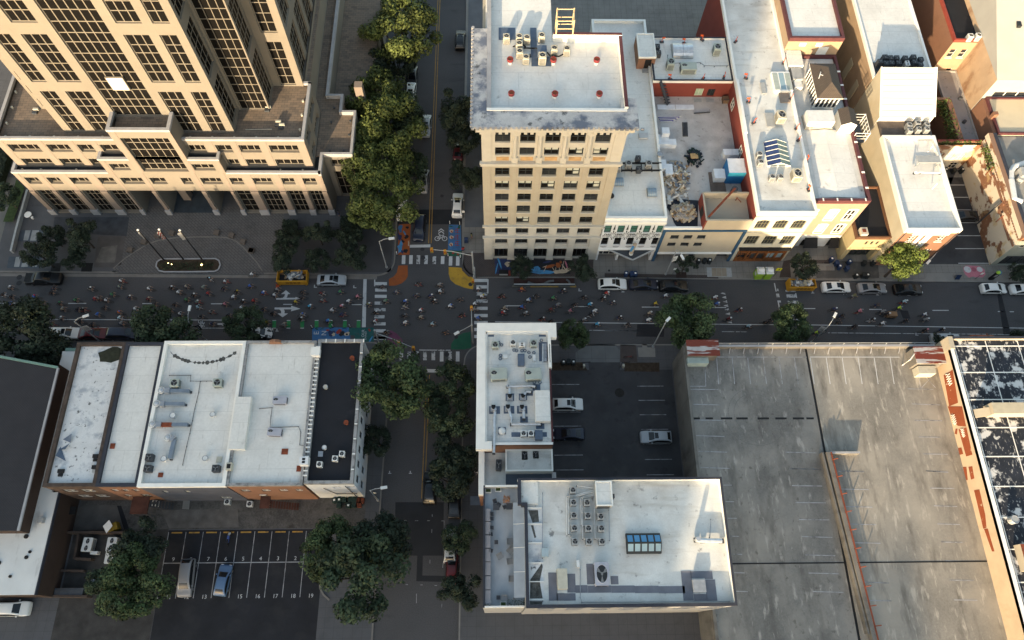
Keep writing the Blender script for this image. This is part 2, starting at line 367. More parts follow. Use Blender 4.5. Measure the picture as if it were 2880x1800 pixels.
PBRICK=bricks(stain(mat('pink_brick',(0.31,0.215,0.16),0.9,0.12,0.6,fine=0.06),(0.28,0.16,0.105),0.6,0.5,0.7,0.5),(0.33,0.24,0.17),0.45,0.15,0.02,wall=True,amt=0.6)
TBRICK=bricks(stain(mat('tan_brick',(0.34,0.245,0.16),0.9,0.12,0.5,fine=0.08),(0.26,0.17,0.105),0.4,0.5,0.75,0.5),(0.31,0.23,0.16),0.45,0.15,0.02,wall=True,amt=0.7)
REDW=stain(mat('painted_red_wall',(0.19,0.045,0.034),0.8,0.08,0.4,fine=0.04),(0.16,0.025,0.02),0.5,0.55,0.75,0.5)
BEIGE=stain(mat('beige_stucco',(0.385,0.34,0.265),0.85,0.06,0.35,fine=0.03),(0.32,0.28,0.22),0.4,0.55,0.75,0.4,(1,1,0.4))
CREAM=mat('cream_stucco',(0.46,0.44,0.36),0.85,0.05,0.5,fine=0.03)
YELLOW=mat('yellow_stucco',(0.36,0.30,0.17),0.85,0.06,0.5,fine=0.03)
TANW=stain(mat('tan_side_wall',(0.44,0.395,0.295),0.9,0.08,0.4,fine=0.04),(0.42,0.34,0.22),0.35,0.52,0.75,0.5,(1,1,0.4))
WHITEW=stain(mat('white_wall',(0.60,0.615,0.625),0.8,0.05,0.5,fine=0.03),(0.5,0.51,0.53),0.5,0.55,0.75,0.5,(1,1,0.3))
WTRIM=mat('white_trim',(0.72,0.71,0.67),0.7,0.05,1.0)
BLUET=mat('blue_trim',(0.025,0.07,0.13),0.7,0.1,1.0)
BROWNW=stain(mat('brown_wall',(0.05,0.033,0.026),0.9,0.15,0.5,fine=0.1),(0.035,0.024,0.02),0.5,0.5,0.7,0.5)
PEELW=stain(stain(bricks(mat('old_brick_wall',(0.2,0.09,0.05),0.9,0.2,0.7,fine=0.12),(0.24,0.16,0.1),0.45,0.15,0.02,wall=True,amt=0.6),(0.60,0.53,0.42),0.22,0.46,0.49,1.0,(1,1,1.4),loc=(2,6,1)),(0.5,0.36,0.17),0.35,0.56,0.62,0.6,loc=(7,2,5))
ORANGEW=stain(mat('orange_wall',(0.47,0.36,0.25),0.9,0.08,0.4,fine=0.04),(0.36,0.26,0.17),0.5,0.52,0.75,0.6,(1,1,.4));RUSTP=stain(mat('rust_red_paint',(.22,.055,.022),.9,.12,.6,fine=.08),(.44,.33,.23),.9,.62,.68,.9)
GREYW=mat('pale_grey_cladding',(0.34,0.335,0.315),0.8,0.05,0.4)
COPD=mat('dark_coping',(0.03,0.033,0.045),0.7,0.15,1.0)
COPR=mat('maroon_coping',(0.09,0.032,0.035),0.75,0.15,1.2)
COPO=mat('oxblood_coping',(0.25,0.05,0.035),0.75,0.15,1.2)
STONEC=stain(mat('stone_coping',(0.26,0.26,0.26),0.85,0.15,1.0,fine=0.1),(0.09,0.09,0.09),1.2,0.5,0.65,0.8)
WOOD=mat('stained_wood',(0.20,0.075,0.025),0.6,0.2,1.5)
DECKW=bricks(mat('deck_boards',(0.11,0.09,0.078),0.9,0.2,1.0,fine=0.15),(0.03,0.025,0.022),4.0,0.16,0.02,rot=PI/2)
GLASS=mat('dark_glass',(0.008,0.0075,0.007),0.1,0.0,spec=0.1)
GLASSG=mat('grey_glass',(0.025,0.028,0.032),0.12,0.25,0.5,spec=0.3)
GLASST=mat('teal_glass',(0.05,0.13,0.105),0.15,0.25,0.6,spec=0.35)
GLASSB=mat('skylight_glass',(0.05,0.19,0.36),0.2,0.15,0.5,spec=0.4)
GLASSP=mat('pale_skylight_glass',(0.24,0.34,0.39),0.25,0.1,0.5,spec=0.4)
MATS['blind']=mat('window_blind',(0.42,0.44,0.39),0.8,0.1,2.0)
FRAMET=mat('tan_mullion',(0.18,0.16,0.13),0.6,0.05,1.0)
FRAMED=mat('dark_frame',(0.022,0.026,0.028),0.6,0.1,1.0)
FRAMEW=mat('white_frame',(0.6,0.58,0.52),0.6,0.05,1.0)
GALV=mat('galvanised',(0.27,0.29,0.32),0.45,0.15,2.0,spec=0.5,metal=0.35)
STEEL=mat('bright_duct',(0.5,0.52,0.54),0.35,0.15,2.0,spec=0.5,metal=0.6)
GREYM=mat('grey_unit',(0.30,0.31,0.31),0.6,0.1,2.0)
BEIGEM=mat('beige_unit',(0.42,0.40,0.33),0.6,0.1,2.0)
GREENM=mat('grey_green_unit',(0.32,0.36,0.33),0.6,0.1,2.0)
WHITEM=mat('white_unit',(0.58,0.59,0.58),0.6,0.08,2.0)
DARKM=mat('dark_unit',(0.045,0.05,0.058),0.55,0.15,2.0)
BLUEM=mat('blue_grey_pad',(0.085,0.115,0.165),0.7,0.15,1.5)
FAN=mat('fan_dark',(0.02,0.022,0.025),0.5,0.1,3.0)
BLADE=mat('fan_blade',(0.16,0.165,0.17),0.45,0.1,3.0)
RUST=mat('rust',(0.17,0.045,0.022),0.85,0.3,1.5,fine=0.2)
RUSTROOF=stain(mat('rusty_sheet',(0.36,0.34,0.33),0.6,0.12,1.0),(0.14,0.03,0.018),0.7,0.47,0.5,1.0,(0.25,2.6,1))
REDCAP=mat('red_vent',(0.22,0.035,0.035),0.6,0.1,2.0)
BLACK=mat('matt_black',(0.012,0.012,0.013),0.7,0.1,2.0)
POLE=mat('galvanised_pole',(0.33,0.34,0.34),0.5,0.1,2.0,spec=0.4,metal=0.2)
POLED=mat('dark_pole',(0.02,0.02,0.022),0.5,0.1,2.0)
LENS=mat('lamp_head',(0.55,0.56,0.55),0.4,0.05,2.0)
SIGNAL=mat('signal_yellow',(0.46,0.21,0.02),0.6,0.08,2.0)
SKIPY=stain(mat('skip_yellow',(0.50,0.245,0.022),0.6,0.1,1.0),(0.2,0.09,0.02),1.4,0.6,0.7,0.6)
LIMEG=mat('lime_plastic',(0.26,0.42,0.045),0.5,0.05,1.0)
TARP=mat('black_tarp',(0.014,0.017,0.026),0.5,0.2,2.0)
TARPB=mat('blue_tarp',(0.015,0.13,0.33),0.5,0.15,1.0)
TARPC=mat('cyan_tarp',(0.05,0.36,0.52),0.5,0.1,1.0)
WRAP=mat('white_wrap',(0.62,0.65,0.68),0.45,0.1,1.2)
CARD=mat('debris_board',(0.36,0.30,0.23),0.9,0.2,3.0)
BINB=mat('blue_bin',(0.018,0.035,0.085),0.6,0.1,2.0)
BING=mat('dark_bin',(0.02,0.024,0.026),0.6,0.1,2.0)
BINGR=mat('green_bin',(0.014,0.03,0.024),0.6,0.1,2.0)
TYRE=mat('tyre',(0.012,0.012,0.012),0.85,0.0)
RIM=mat('alloy_rim',(0.25,0.25,0.26),0.35,0.0,spec=0.5,metal=0.6)
STONE=mat('granite_block',(0.12,0.10,0.085),0.85,0.2,2.0)
CONE=mat('cone_orange',(0.55,0.09,0.02),0.6,0.05,2.0)
IVY=mat('ivy_leaf',(0.07,0.10,0.025),0.7,0.4,1.5,fine=0.35,fscale=6)
BARK=mat('bark',(0.055,0.045,0.037),0.95,0.25,4.0)
def leafmat(name,c,var):
 m=mat(name,c,0.65,var,2.6,spec=0.2,fine=0.35,fscale=14)
 return m
LEAF1=leafmat('oak_leaf',(0.062,0.080,0.022),0.6)
LEAF2=leafmat('maple_leaf',(0.030,0.046,0.024),0.6)
LEAF3=leafmat('bright_leaf',(0.085,0.115,0.025),0.4)
LEAF5=leafmat('elm_leaf',(.036,.056,.023),.65)
LEAF4=leafmat('dark_leaf',(0.021,0.031,0.019),0.6)
for _m in(ORANGEP,YELLOWP,PURPLEP,DGREENP,BLUEP,SKYP,TEALP,PINKP,REDP,CREAMP,NAVYP):
 if _m is not REDP:stain(stain(_m,(.06,.058,.06),.8,.56,.74,.55,loc=(2,2,1)),(.05,.05,.052),3.5,.6,.68,.6)
cam=bpy.data.cameras.new('camera');co=bpy.data.objects.new('camera',cam);COL.objects.link(co)
M=Matrix(((CX.x,CU.x,-CF.x,0),(CX.y,CU.y,-CF.y,0),(CX.z,CU.z,-CF.z,CAMH),(0,0,0,1)))
co.matrix_world=M
cam.sensor_fit='HORIZONTAL';cam.sensor_width=36;cam.lens=FPX/2880*36;cam.clip_start=1;cam.clip_end=5000
SC.camera=co
W=bpy.data.worlds.new('World');SC.world=W;W.use_nodes=True
SUN_EL,SUN_AZ=math.radians(12.0),math.radians(199.0)
wn=W.node_tree.nodes;sky=wn.new('ShaderNodeTexSky');sky.sky_type='NISHITA';sky.sun_disc=False
sky.sun_elevation=SUN_EL;sky.sun_rotation=SUN_AZ;sky.altitude=100;sky.air_density=1.0;sky.dust_density=1.5;sky.ozone_density=0.6
wb=wn.new('ShaderNodeVectorMath');wb.operation='MULTIPLY';wb.inputs[1].default_value=(1.09,1.0,0.86);W.node_tree.links.new(sky.outputs[0],wb.inputs[0]);W.node_tree.links.new(wb.outputs[0],wn['Background'].inputs[0]);wn['Background'].inputs[1].default_value=0.15
sl=bpy.data.lights.new('sun','SUN');so=bpy.data.objects.new('sun',sl);COL.objects.link(so)
sl.energy=3.8;sl.angle=math.radians(0.5);sl.color=(1.0,0.77,0.49)
_sd=Vector((math.sin(SUN_AZ)*math.cos(SUN_EL),math.cos(SUN_AZ)*math.cos(SUN_EL),math.sin(SUN_EL)))
so.rotation_euler=_sd.to_track_quat('Z','Y').to_euler();so.location=(0,-60,90)
SC.view_settings.view_transform='Standard';SC.view_settings.look='None';SC.view_settings.exposure=1.75;SC.view_settings.gamma=1
SC.cycles.max_bounces=5;SC.cycles.diffuse_bounces=3
KZ=0.13
def sheet(name,poly,z,m,kind='structure',th=0.0):
 b=MB();pts=[(p[0],p[1],z)for p in poly]
 a=sum(pts[i][0]*pts[(i+1)%len(pts)][1]-pts[(i+1)%len(pts)][0]*pts[i][1]for i in range(len(pts)))
 b.face(pts if a>0 else pts[::-1],m)
 return b.obj(name,kind=kind)
def rect(x0,y0,x1,y1):return[(x0,y0),(x1,y0),(x1,y1),(x0,y1)]
def pp(t,pts,z=0.0):return[tuple(P(t(*q),z)[:2])for q in pts]
sheet('ground',rect(-900,-700,900,1500),-0.02,mat('ground_far',(0.06,0.062,0.055),0.95,0.3,0.05))
sheet('main_road',rect(-400,43.0,400,58.5),0.0,ASPH)
sheet('side_road',rect(-18,58.5,-4,400),0.0,ASPH)
sheet('side_road',rect(-18,-200,-4,43.0),0.0,ASPH)
def slab(name,poly,m,kerb=0.28):
 b=MB();b.prism(poly,-0.1,KZ,KERB,m);return b.obj(name,kind='structure')
def arc(cx,cy,r,a0,a1,n=8):return[(cx+r*math.cos(math.radians(a0+(a1-a0)*i/n)),cy+r*math.sin(math.radians(a0+(a1-a0)*i/n)))for i in range(n+1)]
slab('pavement',[(-300,58.0),(-82,57.3),(-31,56.85)]+arc(-19.6,59.5,2.9,270,360)+[(-16.75,66),(-17,300),(-300,300)],WALKD)
slab('pavement',[(-5.65,300),(-5.65,66.8)]+arc(-2.4,59.4,3.1,180,270)+[(14,56.24),(54.5,55.7),(89,55.3),(300,54),(300,300)],WALK)
slab('pavement',[(-300,46.0),(-68,45.15)]+arc(-19.6,41.9,2.9,90,0)+[(-16.45,33),(-16.65,20),(-16.7,-150),(-300,-150)],WALKD)
slab('pavement',[(-5.1,-150),(-5.1,40.5)]+arc(-2.0,41.3,3.0,180,90)+[(9,44.3),(26,44.3),(300,43.5),(300,-150)],WALKD)
def strip(name,pts,w,z,m):
 b=MB()
 for i in range(len(pts)-1):
  a,c=Vector((*pts[i][:2],0)),Vector((*pts[i+1][:2],0));d=(c-a).normalized();e=Vector((-d.y,d.x,0))*w/2
  b.face([(a-e).to_tuple()[:2]+(z,),(c-e).to_tuple()[:2]+(z,),(c+e).to_tuple()[:2]+(z,),(a+e).to_tuple()[:2]+(z,)],m)
 return b.obj(name,kind='structure')
strip('kerb',[(-300,58.15),(-82,57.45),(-31,57.0),(-19.6,56.75)],0.32,KZ+.004,KERB)
strip('gutter',[(-300,57.6),(-82,56.95),(-31,56.5),(-19.6,56.3)],0.6,.004,KERB)
strip('kerb',arc(-19.6,59.5,2.75,270,360)+[(-16.9,66),(-17.15,200)],0.28,KZ+.004,KERB)
strip('kerb',[(-5.5,200),(-5.5,66.8)]+arc(-2.4,59.4,2.95,180,270)+[(14,56.4),(54.5,55.85),(89,55.45),(300,54.2)],0.2,KZ+.004,CONC)
strip('kerb',[(-300,45.85),(-68,45.0),(-19.6,44.65)]+arc(-19.6,41.9,2.75,90,0)+[(-16.6,33),(-16.8,20),(-16.85,-100)],0.22,KZ+.004,KERB)
strip('kerb',[(-4.95,-100),(-4.95,40.5)]+arc(-2.0,41.3,2.85,180,90)+[(9,44.15),(26,44.15),(300,43.35)],0.2,KZ+.004,CONC)
z1,z2,z3=KZ+.004,KZ+.008,KZ+.012
sheet('brick_paving',pp(C2,[(15,715),(205,712),(215,770),(1240,770),(1235,938),(60,938),(0,880)]),z1,BRICKWALK)
sheet('brick_paving',pp(C2,[(1345,905),(2419,925),(2419,955),(1345,942)]),z2,BRICKWALK)
sheet('paving_panel',pp(C2,[(1740,785),(1990,788),(2000,920),(1735,918)]),z1,CONC)
sheet('tree_pit',pp(C2,[(2020,895),(2115,895),(2120,950),(2020,950)]),z3,mat('pit_grille',(0.04,0.026,0.022),0.9))
sheet('cellar_hatch',pp(D2,[(963,850),(1195,852),(1205,942),(970,940)]),z3,GREYM)
for q in range(3):sheet('hatch_leaf',pp(D2,[(1010+47*q,855),(1055+47*q,855),(1060+47*q,935),(1015+47*q,935)]),z3+.004,mat('hatch_wood',(0.26,0.22,0.17),0.9))
sheet('brick_paving',pp(D2,[(1690,790),(1740,780),(2130,780),(2130,815),(1750,810),(1760,945),(1650,945)]),z2,BRICKWALK)
sheet('paving_panel',pp(D2,[(2065,805),(2165,805),(2175,885),(2070,885)]),z2,CONC)
sheet('inspection_cover',pp(D2,[(2090,835),(2155,835),(2160,875),(2095,875)]),z3,KERB)
sheet('stained_paving',pp(E2,[(290,790),(700,800),(710,950),(120,950),(110,880),(290,880)]),z2,stain(mat('stained_slabs',(0.075,0.073,0.07),0.9,0.2,0.5),(0.14,0.13,0.12),0.5,0.55,0.7,0.7))
sheet('driveway_apron',pp(E2,[(1160,905),(1410,905),(1400,935),(1470,985),(1110,985),(1160,940)]),z2,CONC)
sheet('paving_panel',pp(E2,[(1790,908),(1890,908),(1920,992),(1810,990)]),z2,CONC)
sheet('lane_strip',[(-5.2,66),(-1.7,66),(-1.7,130),(-5.2,130)],z1,mat('blue_grey_walk',(0.105,0.11,0.12),0.9,0.15,0.4,fine=0.08))
drive=pp(A2,[(1075,860),(1190,760),(1300,690),(1400,630),(1500,595),(1650,572),(1850,563),(2050,563),(2150,570),(2230,600),(2300,660),(2419,790),(2480,880),(2500,918),(1115,905)])
sheet('plaza',rect(-63.2,57.3,-36.3,70),z1,PLAZA)
sheet('plaza_court',drive,z2,PLAZA)
strip('kerb',drive[:13],0.2,z3,KERB)
sheet('plaza_wing',rect(-84,57.6,-63.2,70),z1,PLAZA2)
sheet('plaza_wing',rect(-36.3,57.3,-17.3,66),z1,mat('plaza_side',(0.058,0.056,0.058),0.9,0.15,0.4))
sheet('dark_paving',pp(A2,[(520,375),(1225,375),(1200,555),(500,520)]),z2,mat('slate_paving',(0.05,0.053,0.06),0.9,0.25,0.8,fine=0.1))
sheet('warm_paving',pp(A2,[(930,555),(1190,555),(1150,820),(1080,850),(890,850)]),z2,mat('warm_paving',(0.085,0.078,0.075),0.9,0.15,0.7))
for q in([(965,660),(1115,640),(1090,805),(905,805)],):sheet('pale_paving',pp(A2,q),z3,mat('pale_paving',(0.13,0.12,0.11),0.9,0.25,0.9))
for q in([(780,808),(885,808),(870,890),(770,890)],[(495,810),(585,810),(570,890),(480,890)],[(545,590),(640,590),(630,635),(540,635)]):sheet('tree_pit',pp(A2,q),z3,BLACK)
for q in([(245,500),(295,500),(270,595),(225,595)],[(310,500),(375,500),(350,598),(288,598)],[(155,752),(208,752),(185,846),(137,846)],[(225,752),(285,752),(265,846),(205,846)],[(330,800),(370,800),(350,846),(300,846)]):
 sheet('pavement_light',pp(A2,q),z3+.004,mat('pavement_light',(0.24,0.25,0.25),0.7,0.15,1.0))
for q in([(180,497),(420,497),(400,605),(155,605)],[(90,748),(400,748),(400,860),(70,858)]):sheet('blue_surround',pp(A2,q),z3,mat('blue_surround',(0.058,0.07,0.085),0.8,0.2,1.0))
sheet('raised_lawn',pp(A2,[(170,30),(250,110),(140,430),(45,430),(100,280)]),0.5,GRASS)
sheet('path',pp(A2,[(0,0),(170,0),(165,40),(90,300),(0,640)]),z2,mat('lane_concrete',(0.13,0.125,0.115),0.9,0.15,0.3))
sheet('parking_lot',rect(8.6,18,28.0,39.9),z2,LOTA)
sheet('planting_strip',pp(C3,[(850,405),(1130,402),(1185,480),(850,480)]),z3,SOIL)
sheet('planting_strip',pp(C3,[(1530,405),(1862,405),(1862,493),(1530,488)]),z3,SOIL)
sheet('driveway_apron',pp(C3,[(1190,230),(1440,235),(1490,290),(1490,402),(1070,402),(1070,310)]),z1,bricks(mat('apron_slabs',(0.115,0.118,0.12),0.9,0.12,0.5),(0.07,0.07,0.07),2.2,2.2,0.02,off=0.0))
sheet('driveway',pp(C3,[(1190,402),(1490,402),(1490,480),(1200,480)]),z3,LOTA)
sheet('paving_panel',pp(C3,[(1657,262),(1820,262),(1825,352),(1665,352)]),z1,CONC)
sheet('paving_panel',pp(C3,[(1700,232),(1745,232),(1745,262),(1700,262)]),z1,CONC)
sheet('brick_paving',pp(C3,[(1492,235),(1640,240),(1655,400),(1492,400)]),z1,BRICKWALK)
for q in range(7):
 y=37.49-q*2.24
 sheet('stall_line',rect(8.9,y-.05,13.2,y+.05),z3,PAINTL)
for q,(xa,xb)in enumerate([(22.3,26.4),(22.3,26.4),(22.3,26.4),(22.35,26.5),(22.4,26.5),(22.5,26.6),(22.6,26.7)]):
 y=37.16-q*2.32
 sheet('stall_line',rect(xa,y-.05,xb,y+.05),z3,PAINTL)
mh=P(C3(1485,690))
b=MB();b.cyl(mh.x,mh.y,z3-.004,z3+.004,0.75,mat('oil_patch',(0.022,0.02,0.018),0.8,0.3,2.0),20);b.obj('manhole_cover',kind='structure')
sheet('alley',rect(-60,15.9,-16.9,20.4),z1,DIRT)
sheet('alley_pad',pp(A4,[(800,470),(1130,475),(1210,690),(700,715),(720,520)]),z2,mat('old_concrete',(0.085,0.082,0.078),0.9,0.2,0.6,fine=0.12))
sheet('alley_strip',pp(A4,[(1110,480),(1150,480),(1230,710),(1180,720)]),z3,LOTB)
sheet('alley_pad',pp(A4,[(1530,520),(2250,510),(2260,685),(1600,690)]),z2,mat('old_concrete2',(0.11,0.1,0.092),0.95,0.25,0.8,fine=0.2))
sheet('alley_slab',pp(A4,[(1740,398),(1803,398),(1790,515),(1725,512)]),z3,CONC)
sheet('numbered_lot',rect(-46.7,-30,-24.4,15.75),z1,LOTB)
sheet('alley_path',rect(-18.9,15.6,-16.95,20.6),z2,WALKD)
yard=mat('yard_ground',(0.045,0.042,0.04),0.95,0.3,0.7,fine=0.2)
sheet('yard',rect(-60,-30,-46.75,15.9),z1,yard)
lz=z1+.004
for k in range(9):
 x=-46.65+2.44*k+(0.02 if k else 0)
 sheet('stall_line',[(x-.04,15.5),(x+.04,15.5),(x+.05,6.6),(x-.05,6.6)],lz,PAINTL)
 if k<8:sheet('wheel_stop',rect(x+.45,15.3,x+1.95,15.5),lz+.06,YELP)
sheet('stall_line',rect(-46.6,11.2,-27.0,11.32),lz,PAINTL)
for k,s in enumerate('98765432'):text_mesh(s,0.75,PAINT,(-45.35+2.44*k,11.75,lz+.002))
for k,s in enumerate(['11','12','13',None,'15','16','17','18','19']):
 if s:text_mesh(s,0.75,PAINT,(-45.15+2.44*k,6.75,lz+.002))
mz=0.006
def mark(poly,m=PAINT,z=mz,name='road_marking'):return sheet(name,poly,z,m)
for(t,x0,x1,y)in((A2,0,145,1185),(A2,645,815,1187),(A2,1345,1440,1189),(A2,1993,2130,1191),(B2,325,410,1196),(B2,972,1065,1199),(C2,400,555,1210),(C2,1040,1190,1217),(C2,1697,1858,1222),(D2,998,1150,1226),(D2,1838,1992,1236),(E2,620,740,1244),(E2,1218,1372,1253),(E2,1836,1895,1264),(E2,1948,1987,1266)):
 a,c=P(t(x0,y)),P(t(x1,y));mark(rect(a.x,a.y-.07,c.x,a.y+.07))
def polyline_mark(pts,w=0.12,m=PAINT,z=mz):
 b=MB()
 for i in range(len(pts)-1):
  a,c=pts[i],pts[i+1];d=(c-a).normalized();e=Vector((-d.y,d.x,0))*w/2
  b.face([tuple(q[:2])+(z,)for q in(a-e,c-e,c+e,a+e)],m)
 return b.obj('road_marking',kind='structure')
for t,pts in((A2,[(-60,1336),(1300,1342),(2185,1345)]),(C2,[(310,1361),(900,1367),(1890,1378)]),(D2,[(545,1377),(1100,1384),(1700,1389)]),(E2,[(-100,1388),(850,1402),(2100,1421)])):
 polyline_mark([P(t(*q))for q in pts])
for t,pts in((A2,[(-60,1412),(1060,1416)]),(A2,[(1850,1420),(2300,1422)]),(C2,[(1180,1441),(1655,1445)]),(D2,[(0,1441),(310,1445)]),(D2,[(1110,1454),(1345,1456)]),(E2,[(230,1465),(1100,1473),(2100,1482)])):
 polyline_mark([P(t(*q))for q in pts],0.1,PAINTF)
mark(pp(D2,[(310,1385),(570,1385),(560,1505),(300,1500)]),ASPH2,name='asphalt_patch')
mark(pp(E2,[(1830,1100),(1870,1100),(1960,1480),(1890,1480)]),ASPH2,name='asphalt_patch')
mark(pp(E2,[(910,1255),(985,1255),(1010,1330),(940,1330)]),ASPH2,name='asphalt_patch')
mark(pp(B2,[(1290,300),(2015,300),(2015,440),(1290,440)]),mat('new_asphalt',(0.022,0.023,0.026),0.9,0.12,0.5),.004,'asphalt_patch')
mark(pp(B2,[(1083,958),(1113,958),(1104,1412),(1068,1412)]))
for i,(y,xa,xb)in enumerate([(1000,1190,1305),(1060,1193,1303),(1120,1190,1302),(1184,1188,1260),(1246,1186,1292),(1313,1184,1282),(1380,1183,1292),(1446,1182,1292),(1510,1180,1292)]):
 mark(pp(B2,[(xa,y-14),(xb,y-14),(xb,y+15),(xa,y+15)]),PAINTF if i in(3,4,5)else PAINT)
mark(pp(B3,[(1182,150),(1292,150),(1292,186),(1182,186)]))
mark(pp(B2,[(1184,962),(1194,962),(1194,1025),(1184,1025)]))
for i,y in enumerate((970,1031,1097,1165,1234,1302,1368,1434,1500)):
 xa=2130 if i in(0,5,6,7,8)else 2150
 mark(pp(B2,[(xa,y-15),(2257,y-15),(2256,y+15),(xa,y+15)]),PAINT if i not in(2,3)else PAINTF)
mark(pp(B2,[(2253,960),(2265,960),(2263,1092),(2251,1092)]))
for i,x in enumerate((1462,1531,1601,1674,1752,1831,1906,1974)):
 mark(pp(B2,[(x-15,732 if i<4 else 742),(x+18,732 if i<4 else 742),(x+15,815 if i<6 else 830),(x-18,815 if i<6 else 830)]),PAINTF if i in(2,3,4)else PAINT)
for i,x in enumerate((1440,1513,1586,1664,1743,1822,1900,1973)):
 mark(pp(B3,[(x-16,298),(x+17,298),(x+17,392 if i>4 else 380),(x-18,392 if i>4 else 380)]),PAINT if i in(2,5,7)else PAINTF)
mark(pp(B3,[(1610,279),(1905,281),(1905,291),(1610,289)]),PAINTF)
mark(pp(B2,[(1520,634),(1715,630),(1715,657),(1520,660)]))
mark(pp(B3,[(1680,463),(1880,468),(1880,498),(1680,495)]))
for dx in(0,0.42):
 polyline_mark([Vector((-11.33+dx,120,0)),Vector((-11.3+dx,76,0)),Vector((-11.25+dx,62.9,0))],0.12,YELP)
 polyline_mark([Vector((-10.72+dx,39.2,0)),Vector((-10.8+dx,20,0))],0.11,YELP)
for i in range(8):
 x,y=1120+9*i,1092+39*i
 mark(pp(D2,[(x-24,y),(x+18,y-14),(x+24,y+12)]),PAINTF)
fx=lambda y,o:1600+(y-990)*0.2+o
for(ya,yb,xa,xb)in((1045,1072,0,30),(1095,1130,0,28),(1160,1178,0,30),(1225,1245,5,30),(1060,1078,95,190),(1102,1132,95,190),(1162,1190,95,195),(1220,1250,95,195),(1280,1306,0,195),(1335,1352,5,200)):
 mark(pp(D2,[(fx(ya,xa),ya),(fx(ya,xb),ya),(fx(yb,xb),yb),(fx(yb,xa),yb)]),PAINTF)
for ya,yb,o in((995,1075,0),(1160,1245,0),(1090,1135,182),(1165,1250,186),(1280,1350,186)):
 mark(pp(D2,[(fx(ya,o),ya),(fx(ya,o+10),ya),(fx(yb,o+10),yb),(fx(yb,o),yb)]),PAINT,mz+.003)
mark(pp(B2,[(258,1136),(440,1134),(440,1126),(485,1141),(440,1156),(440,1149),(258,1152)]))
mark(pp(B2,[(318,1136),(336,1120),(342,1098),(302,1100),(350,1062),(392,1098),(368,1100),(362,1126),(352,1136)]),z=mz+.003)
mark(pp(B2,[(243,1226),(400,1226),(400,1209),(487,1238),(396,1262),(404,1243),(243,1244)]))
mark(pp(B2,[(283,1240),(328,1240),(338,1258),(336,1282),(370,1282),(318,1318),(270,1282),(306,1282),(304,1258)]),z=mz+.003)
mark(pp(A2,[(2055,1376),(2105,1376),(2100,1366),(2155,1382),(2100,1398),(2105,1388),(2055,1388)]))
def bike_symbol(c,s,rz):
 b=MB();c=Vector((c[0],c[1],mz));ca,sa=math.cos(rz),math.sin(rz)
 def g(x,y):return(c.x+s*(x*ca-y*sa),c.y+s*(x*sa+y*ca),mz)
 for cx in(-.55,.55):
  for i in range(16):
   a0,a1=2*PI*i/16,2*PI*(i+1)/16
   b.face([g(cx+.30*math.cos(a0),.30*math.sin(a0)),g(cx+.40*math.cos(a0),.40*math.sin(a0)),g(cx+.40*math.cos(a1),.40*math.sin(a1)),g(cx+.30*math.cos(a1),.30*math.sin(a1))],PAINT)
 def ln(p,q,w=.09):
  p,q=Vector(p),Vector(q);d=(q-p).normalized();e=Vector((-d.y,d.x))*w/2
  b.face([g(*(p-e)),g(*(q-e)),g(*(q+e)),g(*(p+e))],PAINT)
 for p,q in(((-.55,0),(-.2,.55)),((-.2,.55),(.35,.55)),((.35,.6),(.55,0)),((-.55,0),(0,.05)),((0,.05),(.35,.55)),((0,.05),(-.25,.68)),((-.4,.68),(-.1,.68)),((.25,.75),(.45,.78))):ln(p,q)
 b.obj('road_marking',kind='structure')
q=P(B2(1815,575));bike_symbol((q.x,q.y),1.15,0)
for y in(478,500):mark(pp(B2,[(1790,y+22),(1817,y),(1845,y+22),(1845,y+32),(1817,y+11),(1790,y+32)]))
q=P(A2(1890,1385));bike_symbol((q.x,q.y),0.95,PI/2+PI)
for x in(240,375,505,640,772,907,1037):
 mark(pp(B2,[(x-17,1352),(x+18,1352),(x+16,1416),(x-19,1416)]),GREENP)
 mark(pp(B2,[(x-17,1345),(x+18,1345),(x+18,1351),(x-17,1351)]),PAINT);mark(pp(B2,[(x-19,1418),(x+16,1418),(x+16,1424),(x-19,1424)]),PAINT)
for(t,x,y,f)in((B2,628,1026,1),(B2,1000,1030,1),(C2,1112,1060,1),(C2,1518,1070,0),(C2,1885,1072,-1),(D2,1968,1080,0),(D2,2270,1092,0),(E2,395,1092,0),(E2,700,1098,0),(E2,995,1102,-1),(E2,1070,1478,1),(B2,265,1440,0),(B3,1330,1440,0),(B3,1525,1440,0)):
 mark(pp(t,[(x-14,y+6),(x+16,y+6),(x+16,y+12),(x-14,y+12)]));mark(pp(t,[(x-4-8*f,y-14),(x+4-8*f,y-14),(x+4-8*f,y+5),(x-4-8*f,y+5)]))
mark(pp(B2,[(1412,830),(1500,828),(1502,930),(1480,968),(1440,1000),(1390,1018),(1325,1022),(1322,958),(1368,935),(1398,895)]),ORANGEP,name='painted_corner')
mark(pp(B2,[(1888,843),(2008,850),(2030,890),(2070,922),(2122,945),(2120,1055),(2040,1040),(1950,1005),(1905,965),(1888,910)]),YELLOWP,name='painted_corner')
mark(pp(B3,[(1338,95),(1400,130),(1445,180),(1465,235),(1462,262),(1330,270),(1312,235),(1312,170)]),PURPLEP,name='painted_corner')
mark(pp(B3,[(2095,110),(2104,262),(2040,278),(1910,278),(1912,225),(1950,170),(2020,125)]),DGREENP,name='painted_corner')
for t,x,y,r in((B2,2094,1007,.36),(B3,1348,232,.40),(B3,1458,230,.40),(B3,1960,162,.3),(B2,1645,755,.4),(B2,1640,675,.35),(B2,1825,172,.3),(B3,1870,325,.4),(A2,183,940,.45),(A2,180,995,.45),(C2,1387,880,.2)):
 q=P(t(x,y));b=MB();b.cyl(q.x,q.y,mz,mz+.004+(KZ if t is C2 else 0),r,mat('iron_cover',(0.03,0.03,0.032),0.8,0.2,4.0),16);b.obj('manhole_cover',kind='structure')
